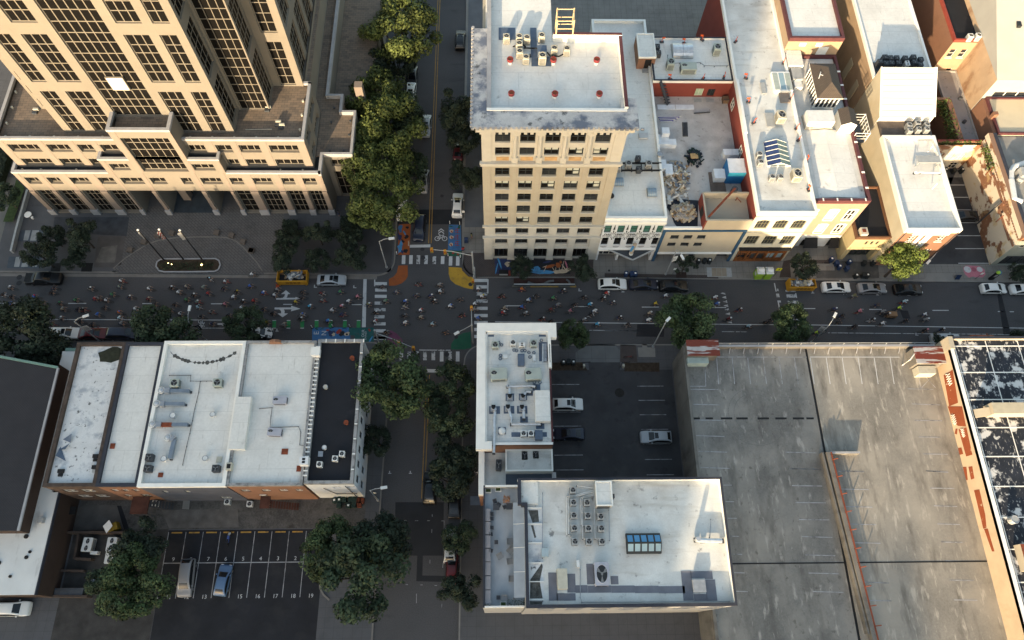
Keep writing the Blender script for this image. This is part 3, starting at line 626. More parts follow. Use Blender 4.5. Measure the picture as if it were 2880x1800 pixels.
def blob(c,rx,ry,rz=0,n=18,wob=0.0,seed=1):
 r_=random.Random(seed);out=[]
 for i in range(n):
  a=2*PI*i/n;k=1+wob*(r_.random()-.5)*2;x,y=rx*k*math.cos(a),ry*k*math.sin(a)
  out.append((c[0]+x*math.cos(rz)-y*math.sin(rz),c[1]+x*math.sin(rz)+y*math.cos(rz)))
 return out
mp=pp(B2,[(598,1415),(958,1415),(958,1540),(598,1540)]);mark(mp,BLUEP,name='street_painting')
mark(pp(B2,[(945,1418),(1180,1415),(1180,1590),(1000,1590),(1000,1490),(945,1488)]),TEALP,mz+.002,'street_painting')
for(x,y,rx,ry,rz,m,sd)in((780,1470,.5,.55,.3,NAVYP,2),(800,1480,.28,.3,0,CREAMP,3),(855,1450,.5,.42,.8,REDP,4),(880,1475,.45,.4,0,BLACKP,5),(925,1475,.42,.35,.4,CREAMP,6),(925,1480,.2,.2,0,BLACKP,7),(745,1440,.28,.18,0,REDP,8),(690,1425,.4,.1,.5,TEALP,9),(640,1430,.35,.1,-.3,TEALP,10),(1140,1440,.16,.3,.7,REDP,11),(1150,1530,.12,.8,-.4,SKYP,12)):
 q=P(B2(x,y));mark(blob((q.x,q.y),rx,ry,rz,14,.3,sd),m,mz+.004+sd*.0004,'street_painting')
for s,x,y,sz in(('E',640,1468,1.15),('N',712,1468,1.15),('OUR',1080,1470,.62),('JOURNEY',1104,1490,.36)):
 q=P(B2(x,y));text_mesh(s,sz,PAINT,(q.x,q.y,mz+.012),PI/2,'painted_lettering')
mark(pp(B2,[(1420,440),(1528,436),(1518,727),(1405,730)]),ORANGEP,name='street_painting')
for(x,y,rx,ry,rz,m,sd)in((1432,480,.35,.8,0,BLUEP,1),(1425,560,.3,.7,.2,NAVYP,2),(1430,650,.4,1.1,-.1,SKYP,3),(1500,470,.3,.3,0,BLACKP,4),(1490,560,.35,.35,0,BLACKP,5),(1480,690,.35,.4,0,BLACKP,6),(1455,600,.2,.5,.6,BLACKP,7),(1470,520,.15,.55,.5,SKYP,8),(1510,620,.12,.6,0,CREAMP,9),(1450,700,.25,.3,0,NAVYP,10)):
 q=P(B2(x,y));mark(blob((q.x,q.y),rx,ry,rz,14,.35,sd),m,mz+.002+sd*.0005,'street_painting')
mark(pp(B2,[(1890,442),(2003,446),(2008,690),(1880,685)]),BLUEP,name='street_painting');mark(pp(B2,[(1880,685),(2008,690),(2010,745),(1882,738)]),DGREENP,name='street_painting')
for(x,y,rx,ry,rz,m,sd)in((1915,505,.35,.35,0,CREAMP,1),(1915,562,.35,.35,0,CREAMP,2),(1910,630,.35,.35,0,CREAMP,3),(1918,510,.12,.28,.5,REDP,4),(1918,566,.12,.28,.5,REDP,5),(1912,634,.12,.28,.5,REDP,6),(1930,712,.22,.2,0,REDP,8),(1975,725,.18,.18,0,REDP,9),(1910,460,.35,.12,0,DGREENP,10),(1985,470,.2,.4,0,DGREENP,11)):
 q=P(B2(x,y));mark(blob((q.x,q.y),rx,ry,rz,14,.15,sd),m,mz+.002+sd*.0005,'street_painting')
for y in(500,560,620):
 q=P(B2(1970,y));b=MB()
 for(u0,v0,u1,v1)in((-.35,.35,.35,.35),(-.3,0,.3,0),(0,.5,0,-.5),(-.4,-.4,.4,-.4),(-.3,.2,-.4,-.2)):b.bar((q.x+u0,q.y+v0,mz+.009),(q.x+u1,q.y+v1,mz+.009),.09,.004,REDP)
 b.obj('painted_lettering',kind='structure')
mark(pp(C2,[(305,772),(440,770),(560,905),(310,912)]),NAVYP,z3,'pavement_mural');mark(pp(C2,[(660,768),(1020,780),(1020,915),(640,910)]),BLACKP,z3,'pavement_mural')
for(t,x,y,rx,ry,rz,m,sd)in((C2,430,820,.5,.5,0,CREAMP,1),(C2,350,800,.14,1.4,.3,SKYP,2),(C2,325,860,.12,1.0,-.2,SKYP,3),(C2,700,870,.8,.7,.3,SKYP,4),(C2,760,895,2.0,.35,-.05,SKYP,5),(C2,825,840,.85,.3,.25,ORANGEP,6),(C2,905,830,.45,.55,.2,ORANGEP,7),(C2,930,800,.2,.32,.1,ORANGEP,8),(C2,930,890,1.3,.4,.1,CREAMP,9),(C2,985,830,.13,.9,.25,PINKP,10),(C2,960,850,.1,.7,.5,CREAMP,11),(C2,1000,870,.5,.35,.1,CREAMP,12),(C2,800,800,.8,.2,.2,NAVYP,13)):
 q=P(t(x,y));mark(blob((q.x,q.y),rx,ry,rz,14,.2,sd),m,z3+.003+sd*.0005,'pavement_mural')
for xs,ys_,xe,ye in((790,850,770,890),(850,850,870,880),(885,850,880,895),(915,850,920,895),(960,790,940,880),(760,850,800,835)):
 a,c=P(C2(xs,ys_)),P(C2(xe,ye));b=MB();b.bar((a.x,a.y,z3+.011),(c.x,c.y,z3+.011),.1,.004,CREAMP);b.obj('pavement_mural',kind='structure')
mark(pp(E2,[(1505,850),(1530,833),(1600,835),(1660,838),(1705,870),(1715,915),(1690,945),(1640,945),(1590,938),(1560,948),(1525,920),(1508,885)]),PINKP,z3,'pavement_mural')
for x,y,r,m in((1545,870,.62,PAINT),(1660,870,.5,PAINT),(1605,870,.42,mat('rose_mural_paint',(0.3,0.09,0.12),.9))):
 q=P(E2(x,y));mark(blob((q.x,q.y),r,r,0,18),m,z3+.004,'pavement_mural')
mark(pp(B4,[(1385,445),(1843,445),(1835,950),(1380,950)]),mat('new_asphalt',(0.02,0.02,0.022),.9),.004,'asphalt_patch')
mark(pp(B4,[(1645,950),(1640,1138),(1855,1142),(1850,1198),(1582,1192),(1592,950)]),mat('new_asphalt',(0.02,0.02,0.022),.9),.004,'asphalt_patch')
for x0,y0,x1,y1 in((1380,620,1405,620),(1465,619,1492,619),(1570,620,1600,620),(1687,620,1712,620),(1820,622,1848,622),(1733,560,1733,582),(1846,622,1846,685),(1838,880,1838,905),(1836,1010,1832,1065),(1712,990,1711,1025),(1480,1224,1503,1224),(1620,1227,1643,1227),(1755,1232,1778,1232),(1585,1310,1583,1400),(1825,1405,1822,1440),(1730,700,1728,735),(1380,622,1377,650)):
 polyline_mark([P(B4(x0,y0)),P(B4(x1,y1))],0.07,PAINTL,mz+.003)
sheet('alley_lot',pp(E2,[(1130,820),(1750,820),(1560,0),(1360,0),(1340,-250),(1520,-250),(1180,560)]),z1,LOTA)
for(y,xa,xb)in((72,1378,1560),(188,1410,1592),(306,1445,1630),(428,1480,1660),(551,1450,1700),(673,1430,1735),(811,1458,1750)):
 a,c=P(E2(xa,y)),P(E2(xb,y));sheet('stall_line',rect(a.x,a.y-.06,c.x,a.y+.06),z2,PAINT)
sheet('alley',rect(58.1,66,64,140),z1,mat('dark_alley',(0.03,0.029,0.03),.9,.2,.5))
S_,N_,E_,W_=((1,0),(0,-1)),((-1,0),(0,1)),((0,1),(1,0)),((0,-1),(-1,0))
def origin(side,x0,x1,y0,y1):return{'S':(x0,y0),'N':(x1,y1),'E':(x1,y0),'W':(x0,y1)}[side]
DIRS={'S':S_,'N':N_,'E':E_,'W':W_}
def walls(parent,x0,x1,y0,y1,z0,z1,m,openings=None,mats=None,depth=.18,name='wall',skip=''):
 """four walls; openings = {side: [rects]} in metres along that side; mats = {side: material}"""
 b=MB();openings=openings or{};mats=mats or{}
 for s in 'SENW':
  if s in skip:continue
  u,n=DIRS[s];L_=(x1-x0)if s in 'SN' else(y1-y0)
  facade(b,origin(s,x0,x1,y0,y1),u,n,L_,z0,z1,openings.get(s,[]),depth,mats.get(s,m))
 return b.obj(name,parent)
def flat_roof(parent,x0,x1,y0,y1,z,m,par=0.0,pw=0.3,pm=None,pt=None,inner=None):
 b=MB();b.box(x0+(pw if par else 0),x1-(pw if par else 0),y0+(pw if par else 0),y1-(pw if par else 0),z-par-.25,z-par,m);r=b.obj('roof',parent)
 if par:
  b=MB();ring(b,x0-.03,x1+.03,y0-.03,y1+.03,z-par-.25,z,pw+.03,pm,pt);p=b.obj('parapet',parent)
 return r
def simple_block(name,label,cat,x0,x1,y0,y1,z,wm,rm,par=.6,pw=.3,pm=None,pt=None,openings=None,mats=None,win=None,z0=-.1,group=None):
 t=thing(name,label,cat,((x0+x1)/2,(y0+y1)/2,0),group=group)
 walls(t,x0,x1,y0,y1,z0,z-.25 if not par else z-par-.2,wm,openings,mats)
 flat_roof(t,x0,x1,y0,y1,z,rm,par,pw,pm or wm,pt)
 for side,rs in(openings or{}).items():
  u,n=DIRS[side]
  for r in rs:
   k=r[4]if len(r)>4 and isinstance(r[4],dict)else{}
   window(t,origin(side,x0,x1,y0,y1),u,n,r[:4],.18,k.get('c',2),k.get('r',2),k.get('g',GLASS),k.get('f',FRAMED),k.get('fw',.07),k.get('b'),k.get('n','window'),k.get('s'))
 return t
def clean(rs):return[r[:4]for r in rs]
tw=thing('office_tower','tall tan stone office tower with stepped terraces and dark grid windows','office tower',(-52,72,0))
YA,YB,YS=68.7,70.2,71.95
XA0=-75.6
up=[(-74.5,-72.4,2),(-71.05,-69.05,2),(-67.6,-64.6,3),(-63,-60.6,2),(-59.5,-56.1,3),(-54.9,-52.5,2),(-50.0,-48.4,2),(-46.9,-43.7,3),(-42.3,-40.3,2),(-38.65,-35.7,3),(-34.1,-32.1,2),(-30.75,-28.65,2)]
lowr=[(-74.6,-72.1,3),(-71.2,-68.5,3),(-67.3,-64.4,4),(-63,-60.3,3),(-42.6,-40.1,2),(-38.6,-35.3,4),(-34.1,-31.6,3),(-30.6,-28.4,3)]
gate=[(-59.7,-56.0,0,7.0,6.0),(-55.2,-48.0,0,7.0,9.0),(-47.1,-43.3,0,7.0,6.0)]
recA=[(a-XA0,b-XA0,8.85,10.6)for a,b,c in up]+[(a-XA0,b-XA0,.35,7.05)for a,b,c in lowr]
b=MB();facade(b,(XA0,YA),(1,0),(0,-1),48.1,-.1,12.1,recA+[(g[0]-XA0,g[1]-XA0,g[2],g[3],g[4])for g in gate],.55,TOWER)
b.box(XA0,XA0+.01,YA+.02,110,-.1,12.1,TOWER);b.box(-27.51,-27.5,YA+.02,72.3,-.1,12.1,TOWER)
b.obj('podium_wall',tw)
for a,c,k in up:window(tw,(XA0,YA),(1,0),(0,-1),(a-XA0,c-XA0,8.85,10.6),.55,k,[0,1],GLASS,FRAMET,.12)
for a,c,k in lowr:window(tw,(XA0,YA),(1,0),(0,-1),(a-XA0,c-XA0,.35,7.05),.55,k,4,GLASS,FRAMET,.09)
b=MB()
for a,c in[(-75.6,-74.75),(-72.0,-71.3),(-68.45,-67.45),(-64.3,-63.1),(-60.2,-59.8),(-55.95,-55.3),(-47.9,-47.2),(-43.2,-42.7),(-40.0,-38.7),(-35.2,-34.2),(-31.5,-30.7),(-28.3,-27.5)]:
 b.box(a+.02,c-.02,YA-.22,YA-.003,1.5,7.0,TOWERB);b.box(a-.12,c+.12,YA-.4,YA-.003,-.1,1.5,CEMENT);b.box(a+.02,c-.02,YA-.035,YA-.003,7.0,12.1,TOWERB)
b.each('pilaster',tw)
b=MB();b.box(-59.6,-56.1,YA+5.9,YA+5.95,0,7,GLASS);b.box(-55.1,-48.1,YA+8.9,YA+8.95,0,7,GLASS);b.box(-47,-43.4,YA+5.9,YA+5.95,0,7,GLASS)
for x in(-53.8,-44.9):b.box(x,x+1.3,YA+2.6,YA+3.9,0,7,TOWERB)
b.obj('entrance',tw)
b=MB();b.box(-55.1,-48.1,YA+.1,YA+8.8,.14,.16,mat('slate_floor',(0.035,0.045,0.055),.6,.2,.8));b.obj('portal_floor',tw)
b=MB()
for x0,x1 in((XA0,-60.65),(-42.3,-27.5)):b.box(x0,x1,YA-.06,YA+.4,11.75,12.12,CEMENT);b.box(x0,x1,YA+.4,YB,11.1,11.3,GRAVEL)
b.box(XA0-.06,XA0+.4,YA+.4,100,11.6,12.12,CEMENT);b.each('podium_parapet',tw)
b=MB();BX=-60.65
recB=[(-59.5-BX,-56.7-BX,12.6,14.25),(-46.9-BX,-43.6-BX,12.6,14.25)]
facade(b,(BX,YA),(1,0),(0,-1),18.35,12.1,15.5,recB+[(-54.9-BX,-47.9-BX,12.3,15.5)],.55,TOWER)
facade(b,(-56.0,YA),(1,0),(0,-1),9.0,15.5,22.5,[(1.1,8.1,15.5,20.6)],.55,TOWER)
b.box(-60.65,-60.64,YA+.01,YB,12.1,15.5,TOWER);b.box(-42.31,-42.3,YA+.01,YB,12.1,15.5,TOWER);b.box(-56,-55.99,YA+.01,YS,15.5,22.5,TOWER);b.box(-47.01,-47,YA+.01,YS,15.5,22.5,TOWER)
b.obj('bay_wall',tw)
window(tw,(BX,YA),(1,0),(0,-1),recB[0],.55,3,1,GLASS,FRAMET,.12);window(tw,(BX,YA),(1,0),(0,-1),recB[1],.55,3,1,GLASS,FRAMET,.12)
window(tw,(BX,YA),(1,0),(0,-1),(-54.9-BX,-47.9-BX,12.3,20.6),.55,6,[0,.18,.38,.6,.8,1],GLASS,FRAMET,.12)
b=MB()
for x0,x1 in((-60.65,-56.0),(-47.0,-42.3)):
 b.box(x0-.05,x1+.05,YA-.06,YA+.4,15.2,15.55,CEMENT);b.box(x0,x1,YA+.4,YB,14.5,14.7,GRAVEL)
b.box(-60.7,-60.25,YA+.4,YB,15.2,15.55,CEMENT);b.box(-42.7,-42.25,YA+.4,YB,15.2,15.55,CEMENT)
b.box(-56.06,-46.94,YA-.06,YA+.45,22.1,22.55,CEMENT);b.box(-56.06,-55.55,YA+.45,YS,22.1,22.55,CEMENT);b.box(-47.45,-46.94,YA+.45,YS,22.1,22.55,CEMENT);b.box(-55.55,-47.45,YA+.45,YS,21.2,21.4,PAVER)
for x0,x1 in((-60.6,-59.8),(-56,-55.0),(-47.8,-47.0),(-43.1,-42.35)):b.box(x0,x1,YA-.035,YA-.003,12.1,15.2 if x0 in(-60.6,-43.1)else 22.1,TOWERB)
b.each('bay_parapet',tw)
XB0,XB1=-75.0,-28.8
r1=[(-73.7,-69.2,4),(-67.9,-64.6,3),(-63.3,-61.1,2),(-59.9,-57.4,2),(-46.9,-44.2,3),(-42.55,-40.2,2),(-39.05,-35.9,3),(-34.45,-30.1,4)]
r2=[(-73.7,-69.2,4),(-67.9,-64.6,3),(-63.3,-61.1,2),(-42.0,-40.2,2),(-39.05,-35.9,3),(-34.45,-30.1,4)]
recS=[(a-XB0,c-XB0,15.25,17.05)for a,c,k in r1]+[(a-XB0,c-XB0,11.75,13.5)for a,c,k in r2]
b=MB();facade(b,(XB0,YB),(1,0),(0,-1),XB1-XB0,11.1,18.5,recS,.5,TOWER)
facade(b,(XB1,YB),(0,1),(1,0),11.1,11.1,18.5,[(1.2,4.0,15.25,17.05),(5.4,9.6,15.25,17.05),(1.2,4.0,11.75,13.5),(5.4,9.6,11.75,13.5)],.4,TOWER)
b.box(XB0-.01,XB0,YB+.01,100,11.1,18.5,TOWER);b.box(-29.81,-29.8,81.3,112,11.1,18.5,TOWER);b.box(-29.8,XB1,81.29,81.3,11.1,18.5,TOWER)
b.obj('stage_wall',tw)
for a,c,k in r1:window(tw,(XB0,YB),(1,0),(0,-1),(a-XB0,c-XB0,15.25,17.05),.5,k,1,GLASS,FRAMET,.12)
for a,c,k in r2:window(tw,(XB0,YB),(1,0),(0,-1),(a-XB0,c-XB0,11.75,13.5),.5,k,1,GLASS,FRAMET,.12)
for z in(15.25,11.75):
 for a,c,k in((1.2,4.0,3),(5.4,9.6,4)):window(tw,(XB1,YB),(0,1),(1,0),(a,c,z,z+1.78),.4,k,1,GLASS,FRAMET,.1)
b=MB()
for x0,x1 in((XB0,-56.0),(-47.0,XB1)):b.box(x0-.05,x1+.05,YB-.06,YB+.38,18.1,18.53,CEMENT)
b.box(XB1-.4,XB1+.05,YB+.38,81.3,18.1,18.53,CEMENT);b.box(XB0-.05,XB0+.4,YB+.38,100,18.1,18.53,CEMENT);b.box(-29.9,XB1+.05,80.9,81.34,18.1,18.53,CEMENT)
for x0,x1 in((-75,-73.9),(-69.0,-68.1),(-64.4,-63.5),(-60.9,-60.1),(-57.2,-56.0),(-43.9,-42.8),(-40.0,-39.2),(-35.7,-34.7),(-29.9,-28.85)):b.box(x0,x1,YB-.035,YB-.003,11.3,18.1,TOWERB)
b.each('stage_parapet',tw)
b=MB();b.box(XB0+.4,XB1-.4,YB+1.0,100,17.5,17.7,PAVER);b.box(XB0+.4,XB1-.4,YB+.38,YB+1.0,17.5,17.69,GRAVEL);b.obj('terrace',tw)
XS0,ZT=-65.0,58.0
cols=[(-63.8,-61.7,2),(-60.3,-57.0,3),(-47.4,-44.15,3),(-42.85,-40.65,2)]
grp=[(17.95,26.8,[0,.21,.39,.62,.79,1]),(28.65,37.4,[0,.21,.385,.615,.78,1]),(39.3,48.0,[0,.21,.385,.615,.78,1]),(50,57,4)]
recT=[(a-XS0,c-XS0,g[0],g[1])for a,c,k in cols for g in grp]+[(-55.6-XS0,-48.8-XS0,21.55,57)]
b=MB();facade(b,(XS0,YS),(1,0),(0,-1),25.5,17.5,ZT,recT,.28,TOWER)
eg=[(.7,3.9,18.6,27.0),(.7,3.9,28.7,37.4),(.7,3.9,39.2,48)]
facade(b,(-39.5,YS),(0,1),(1,0),4.45,17.5,ZT,eg,.25,TOWER)
v2=(.35,4.55,17.75,57)
facade(b,(-39.5,76.4),(1,0),(0,-1),4.75,17.5,ZT,[v2],.25,TOWER)
e2=[(.5,4.3,18.0,27),(.5,4.3,28.7,37.5),(.5,4.3,39,48)]
facade(b,(-34.75,76.4),(0,1),(1,0),4.7,17.5,ZT,e2,.25,TOWER)
v3=[(1.2,3.6,17.95,27),(1.2,3.6,28.75,37.5),(1.2,3.6,39,48)]
facade(b,(-34.75,81.1),(1,0),(0,-1),4.7,17.5,ZT,v3,.28,TOWER)
e3=[(1+5.2*i,4.9+5.2*i,z,z+8.8)for i in range(4)for z in(18,28.7,39)]
facade(b,(-30.05,81.1),(0,1),(1,0),24,17.5,ZT,e3,.25,TOWER)
w1=[(.5,2.1,z,z+1.7)for z in(18.3,21.2,24.1,29,31.9,34.8,39.5,42.4,45.3)]
b.box(-69.6,-69.59,76.42,105,17.5,ZT,TOWER);facade(b,(-69.6,76.4),(1,0),(0,-1),4.6,17.5,ZT,w1,.25,TOWER);b.box(XS0-.01,XS0,YS+.01,76.4,17.5,ZT,TOWER)
b.obj('shaft_wall',tw)
for a,c,k in cols:
 for g in grp:window(tw,(XS0,YS),(1,0),(0,-1),(a-XS0,c-XS0,g[0],g[1]),.28,k,g[2],GLASS,FRAMET,.12)
cr=[0];z=21.55
for s in(1.9,1.55,2.0,1.6,1.85)*8:
 z+=s
 if z<56.6:cr.append((z-21.55)/35.45)
window(tw,(XS0,YS),(1,0),(0,-1),(-55.6-XS0,-48.8-XS0,21.55,57),.28,6,cr+[1],GLASS,FRAMET,.12,name='curtain_wall')
for r in eg:window(tw,(-39.5,YS),(0,1),(1,0),r,.25,3,5,GLASS,FRAMET,.08)
window(tw,(-39.5,76.4),(1,0),(0,-1),v2,.25,4,22,GLASS,FRAMET,.1,name='curtain_wall')
for r in e2:window(tw,(-34.75,76.4),(0,1),(1,0),r,.25,4,5,GLASS,FRAMET,.08)
for r in v3:window(tw,(-34.75,81.1),(1,0),(0,-1),r,.28,2,[0,.2,.39,.6,.8,1],GLASS,FRAMET,.11)
for r in e3:window(tw,(-30.05,81.1),(0,1),(1,0),r,.25,4,5,GLASS,FRAMET,.08)
for r in w1:window(tw,(-69.6,76.4),(1,0),(0,-1),r,.25,1,1,GLASS,FRAMET,.1)
b=MB();b.box(-53.3,-51.15,YS-.05,YS+.2,27.2,29.5,WTRIM);b.box(-53.45,-51.0,YS-.03,YS+.18,27.05,29.65,FRAMET);b.obj('blank_panel',tw)
b=MB();b.prism([(-69.5,76.5),(-65,76.5),(-65,72.1),(-39.6,72.1),(-39.6,76.5),(-34.9,76.5),(-34.9,81.2),(-30.1,81.2),(-30.1,105),(-69.5,105)],ZT-.3,ZT,PAVER);b.obj('roof',tw)
b=MB()
facade(b,(-27.5,72.3),(1,0),(0,-1),4.65,-.1,12.1,[(.9,3.9,8.85,10.6),(.9,3.9,.3,7.4)],.4,TOWER)
facade(b,(-22.85,72.3),(0,1),(1,0),8.7,-.1,12.1,[(1,3.6,8.85,10.6),(5,7.6,8.85,10.6),(1,3.6,.3,7.4),(5,7.6,.3,7.4)],.4,TOWER)
b.box(-25.2,-22.85,80.99,81.0,-.1,12.1,TOWER);b.box(-25.21,-25.2,81,84.4,-.1,12.1,TOWER);b.box(-27.7,-25.2,84.39,84.4,-.1,12.1,TOWER);b.box(-27.71,-27.7,84.4,130,-.1,12.1,TOWER)
b.obj('annex_wall',tw)
for r,k,q in(((.9,3.9,8.85,10.6),3,1),((.9,3.9,.3,7.4),3,3)):window(tw,(-27.5,72.3),(1,0),(0,-1),r,.4,k,q,GLASS,FRAMET,.09)
for r in((1,3.6,8.85,10.6),(5,7.6,8.85,10.6),(1,3.6,.3,7.4),(5,7.6,.3,7.4)):window(tw,(-22.85,72.3),(0,1),(1,0),r,.4,3,1 if r[2]>5 else 3,GLASS,FRAMET,.09)
b=MB();b.prism([(-28.7,72.4),(-22.9,72.4),(-22.9,80.9),(-25.3,80.9),(-25.3,84.3),(-27.8,84.3),(-27.8,130),(-29.9,130),(-29.9,81.4),(-28.7,81.4)],11.1,11.35,PAVER);b.obj('terrace',tw)
b=MB()
for x0,x1,y0,y1 in((-27.9,-22.8,72.24,72.65),(-23.2,-22.8,72.65,81.04),(-25.2,-23.2,80.65,81.04),(-25.6,-25.15,80.65,84.44),(-27.7,-25.6,84.05,84.44),(-28.1,-27.65,84.05,130),(-27.9,-27.45,YA-.06,72.24)):b.box(x0,x1,y0,y1,11.35,12.12,CEMENT)
b.each('annex_parapet',tw)
b=MB();facade(b,(-27.68,86),(1,0),(0,-1),6.6,-.1,8.0,[(1.0,5.6,.5,6.8)],.4,TOWER);facade(b,(-21.1,86),(0,1),(1,0),30,-.1,8,[(1.5+5*i,4.5+5*i,.5,6.8)for i in range(5)],.4,TOWER);b.box(-27.68,-21.1,86,116,7.7,7.95,PAVER)
b.box(-23.2,-21.9,84.6,85.9,-.1,13.5,TOWERB);b.obj('north_wing',tw)
window(tw,(-27.68,86),(1,0),(0,-1),(1.0,5.6,.5,6.8),.4,4,3,GLASS,FRAMET,.09)
for i in range(5):window(tw,(-21.1,86),(0,1),(1,0),(1.5+5*i,4.5+5*i,.5,6.8),.4,3,3,GLASS,FRAMET,.09)
b=MB()
for x in[-73.5+3.6*i for i in range(5)]+[-46.0+3.3*i for i in range(6)]:b.cyl(x,71.0,17.7,18.05,.17,BEIGEM,8)
for x,y in((-29.7,72.5),(-29.7,75.3),(-29.8,78),(-74,73.5),(-74,76.5),(-74.2,79.5)):b.cyl(x,y,17.7,18.05,.17,BEIGEM,8)
for x in(-74.4,-71.5,-66,-34,-30.5):b.cyl(x,YA+.95,11.3,11.6,.14,BEIGEM,8)
for x,y in((-26.5,73.3),(-24.3,73.3),(-23.7,76.5),(-23.7,79.3),(-26.8,79),(-26.6,82)):b.cyl(x,y,11.35,11.7,.16,DARKM,8)
b.each('terrace_lamp',tw)
b=MB()
for x,y in((-70.7,75.3),(-35.5,76.0),(-35.9,77.6),(-33.6,73.2),(-33.0,72.6)):b.box(x,x+.7,y,y+.5,17.7,18.0,DARKM);b.box(x+.1,x+.9,y+.6,y+.9,17.7,18.2,BEIGEM)
b.tube([(-38,72.6,17.75),(-34,72.7,17.75)],.05,BEIGEM);b.obj('terrace_floodlights',tw)
lm=thing('office_building','ten storey buff brick and limestone office building with heavy weathered cornice','office building',(7.6,60,0))
LX0,LX1,LY0,LY1,LZ=-1.6,16.85,60.0,74.4,36.2
rows=[(31.3,33.4),(28.6,30.3),(23.87,25.74),(20.68,22.66),(17.57,19.46),(14.38,16.32),(11.27,13.18),(8.06,10.01),(4.86,6.57),(.35,3.57)]
rc=[]
for j,(za,zb)in enumerate(rows):
 for i in range(5):
  o_=.12 if j==9 else 0
  rc.append((.04+3.25*i-LX0-o_,.04+3.25*i-LX0+1.98+o_,za,zb))
b=MB()
facade(b,(LX0,LY0),(1,0),(0,-1),LX1-LX0,27.3,34.6,[r for r in rc if r[2]>27],.3,LIME)
facade(b,(LX0,LY0),(1,0),(0,-1),LX1-LX0,10.5,27.3,[r for r in rc if 10.5<r[2]<27],.3,BUFF)
facade(b,(LX0,LY0),(1,0),(0,-1),LX1-LX0,-.1,10.5,[r for r in rc if r[2]<10.5],.3,LIME)
ew=[(1.2+3.0*i,2.9+3.0*i,za,zb)for za,zb in rows[:9]for i in range(4)]
facade(b,(LX1,LY0),(0,1),(1,0),LY1-LY0,-.1,34.6,[],.2,BUFF);facade(b,(LX0,LY1),(0,-1),(-1,0),LY1-LY0,-.1,34.6,ew,.2,BUFF);facade(b,(LX1,LY1),(-1,0),(0,1),LX1-LX0,10,34.6,[],.2,BUFF)
b.obj('wall',lm)
bl={2:[3],0:[],1:[2,3,4],3:[0,1,2,3,4],6:[0,1]}
for j in range(10):
 for i in range(5):
  r=rc[j*5+i];B_=None
  if i in bl.get(j,[]):
   q=rnd.random();B_=[(.05,.47,.55 if q<.6 else .1,1)]+([(.55,.95,.5 if q>.3 else .12,1)])
  g=GLASSG if(i*3+j)%4==0 else GLASS
  window(lm,(LX0,LY0),(1,0),(0,-1),r,.3,[0,.5,1]if j<9 else[0,.33,.67,1],[0,.5,1]if j<9 else[0,.78,1],g,FRAMED,.14 if j<9 else .1,B_,sill=LIME if 1<j<8 else None)
for r in ew[::3]:window(lm,(LX0,LY1),(0,-1),(-1,0),r,.2,2,2,GLASS,FRAMED,.1)
b=MB()
for i in range(6):
 x=LX0+.04+3.25*i+.35 if i else LX0+.15
 xc=.04+3.25*i-.63
 if 0<i<5:
  b.box(xc-.42,xc+.42,LY0-.12,LY0-.003,27.4,34.2,LIME);b.cyl(xc,LY0-.16,28.6,33.2,.3,LIME,10);b.box(xc-.42,xc+.42,LY0-.45,LY0-.12,27.4,28.6,LIME);b.box(xc-.46,xc+.46,LY0-.42,LY0-.12,33.2,33.9,LIME)
  b.box(xc-.3,xc+.3,LY0-.1,LY0-.003,10.9,26.6,BUFF);b.box(xc-.5,xc+.5,LY0-.28,LY0-.003,-.1,7.2,LIME);b.box(xc-.62,xc+.62,LY0-.4,LY0-.003,-.1,.8,LIME);b.box(xc-.6,xc+.6,LY0-.36,LY0-.003,6.7,7.2,LIME)
b.box(LX0-.12,-.45,LY0-.14,LY0-.003,27.4,34.4,LIME);b.box(15.5,LX1+.12,LY0-.14,LY0-.003,27.4,34.4,LIME)
b.box(LX0-.16,-.35,LY0-.3,LY0-.003,-.1,7.2,LIME);b.box(15.35,LX1+.16,LY0-.3,LY0-.003,-.1,7.2,LIME)
b.box(LX0-.1,-.6,LY0-.1,LY0-.003,10.9,26.6,BUFF);b.box(15.7,LX1+.1,LY0-.1,LY0-.003,10.9,26.6,BUFF)
b.each('pilaster',lm)
b=MB()
for z,d,h in((26.6,.4,.55),(27.15,.55,.22),(10.45,.4,.4),(7.2,.45,.32),(3.75,.25,.3)):b.box(LX0-d*.8,LX1+d*.8,LY0-d,LY0-.004,z,z+h,LIME)
for i in range(5):b.box(.2+3.25*i,1.9+3.25*i,LY0-.06,LY0-.003,27.5,28.3,mat('stained_spandrel',(.40,.26,.13),.9,.3,.9))
b.each('string_course',lm)
b=MB()
b.box(-2.75,LX1+1.1,LY0-1.3,61.2,35.7,36.1,CORN);b.box(-2.75,-1.0,61.2,LY1+.4,35.7,36.1,CORN);b.box(15.9,LX1+1.1,61.2,63.3,35.7,36.1,CORN)
b.box(-2.4,LX1+.75,LY0-.95,60.2,34.6,35.7,LIME);b.box(-2.4,-1.4,60.2,LY1,34.6,35.7,LIME)
for i in range(34):b.box(-2.95+.64*i,-2.55+.64*i,LY0-1.5,LY0-1.3,35.72,36.06,CORN)
for i in range(26):b.cyl(-2.85,LY0-1.0+.64*i,35.7,36.12,.22,CEMENT,8)
for i in range(24):b.box(-1.9+.8*i,-1.5+.8*i,LY0-.95,LY0-.2,34.2,34.6,LIME)
b.obj('cornice',lm)
b=MB();b.box(-.45,16.3,61.6,73.3,35.0,35.25,ROOFW);b.box(-1.2,7.7,73.3,96,35.0,35.24,ROOFW);b.obj('roof',lm)
b=MB();b.box(-1.0,16.6,61.2,61.6,35.0,36.2,WTRIM);b.box(-1.0,-.45,61.6,96,35.0,36.2,CEMENT);b.box(16.3,16.75,61.6,73.3,35.0,36.5,WTRIM,COPR);b.box(7.7,16.75,73.3,73.75,35,36.6,WTRIM,COPR);b.obj('parapet',lm)
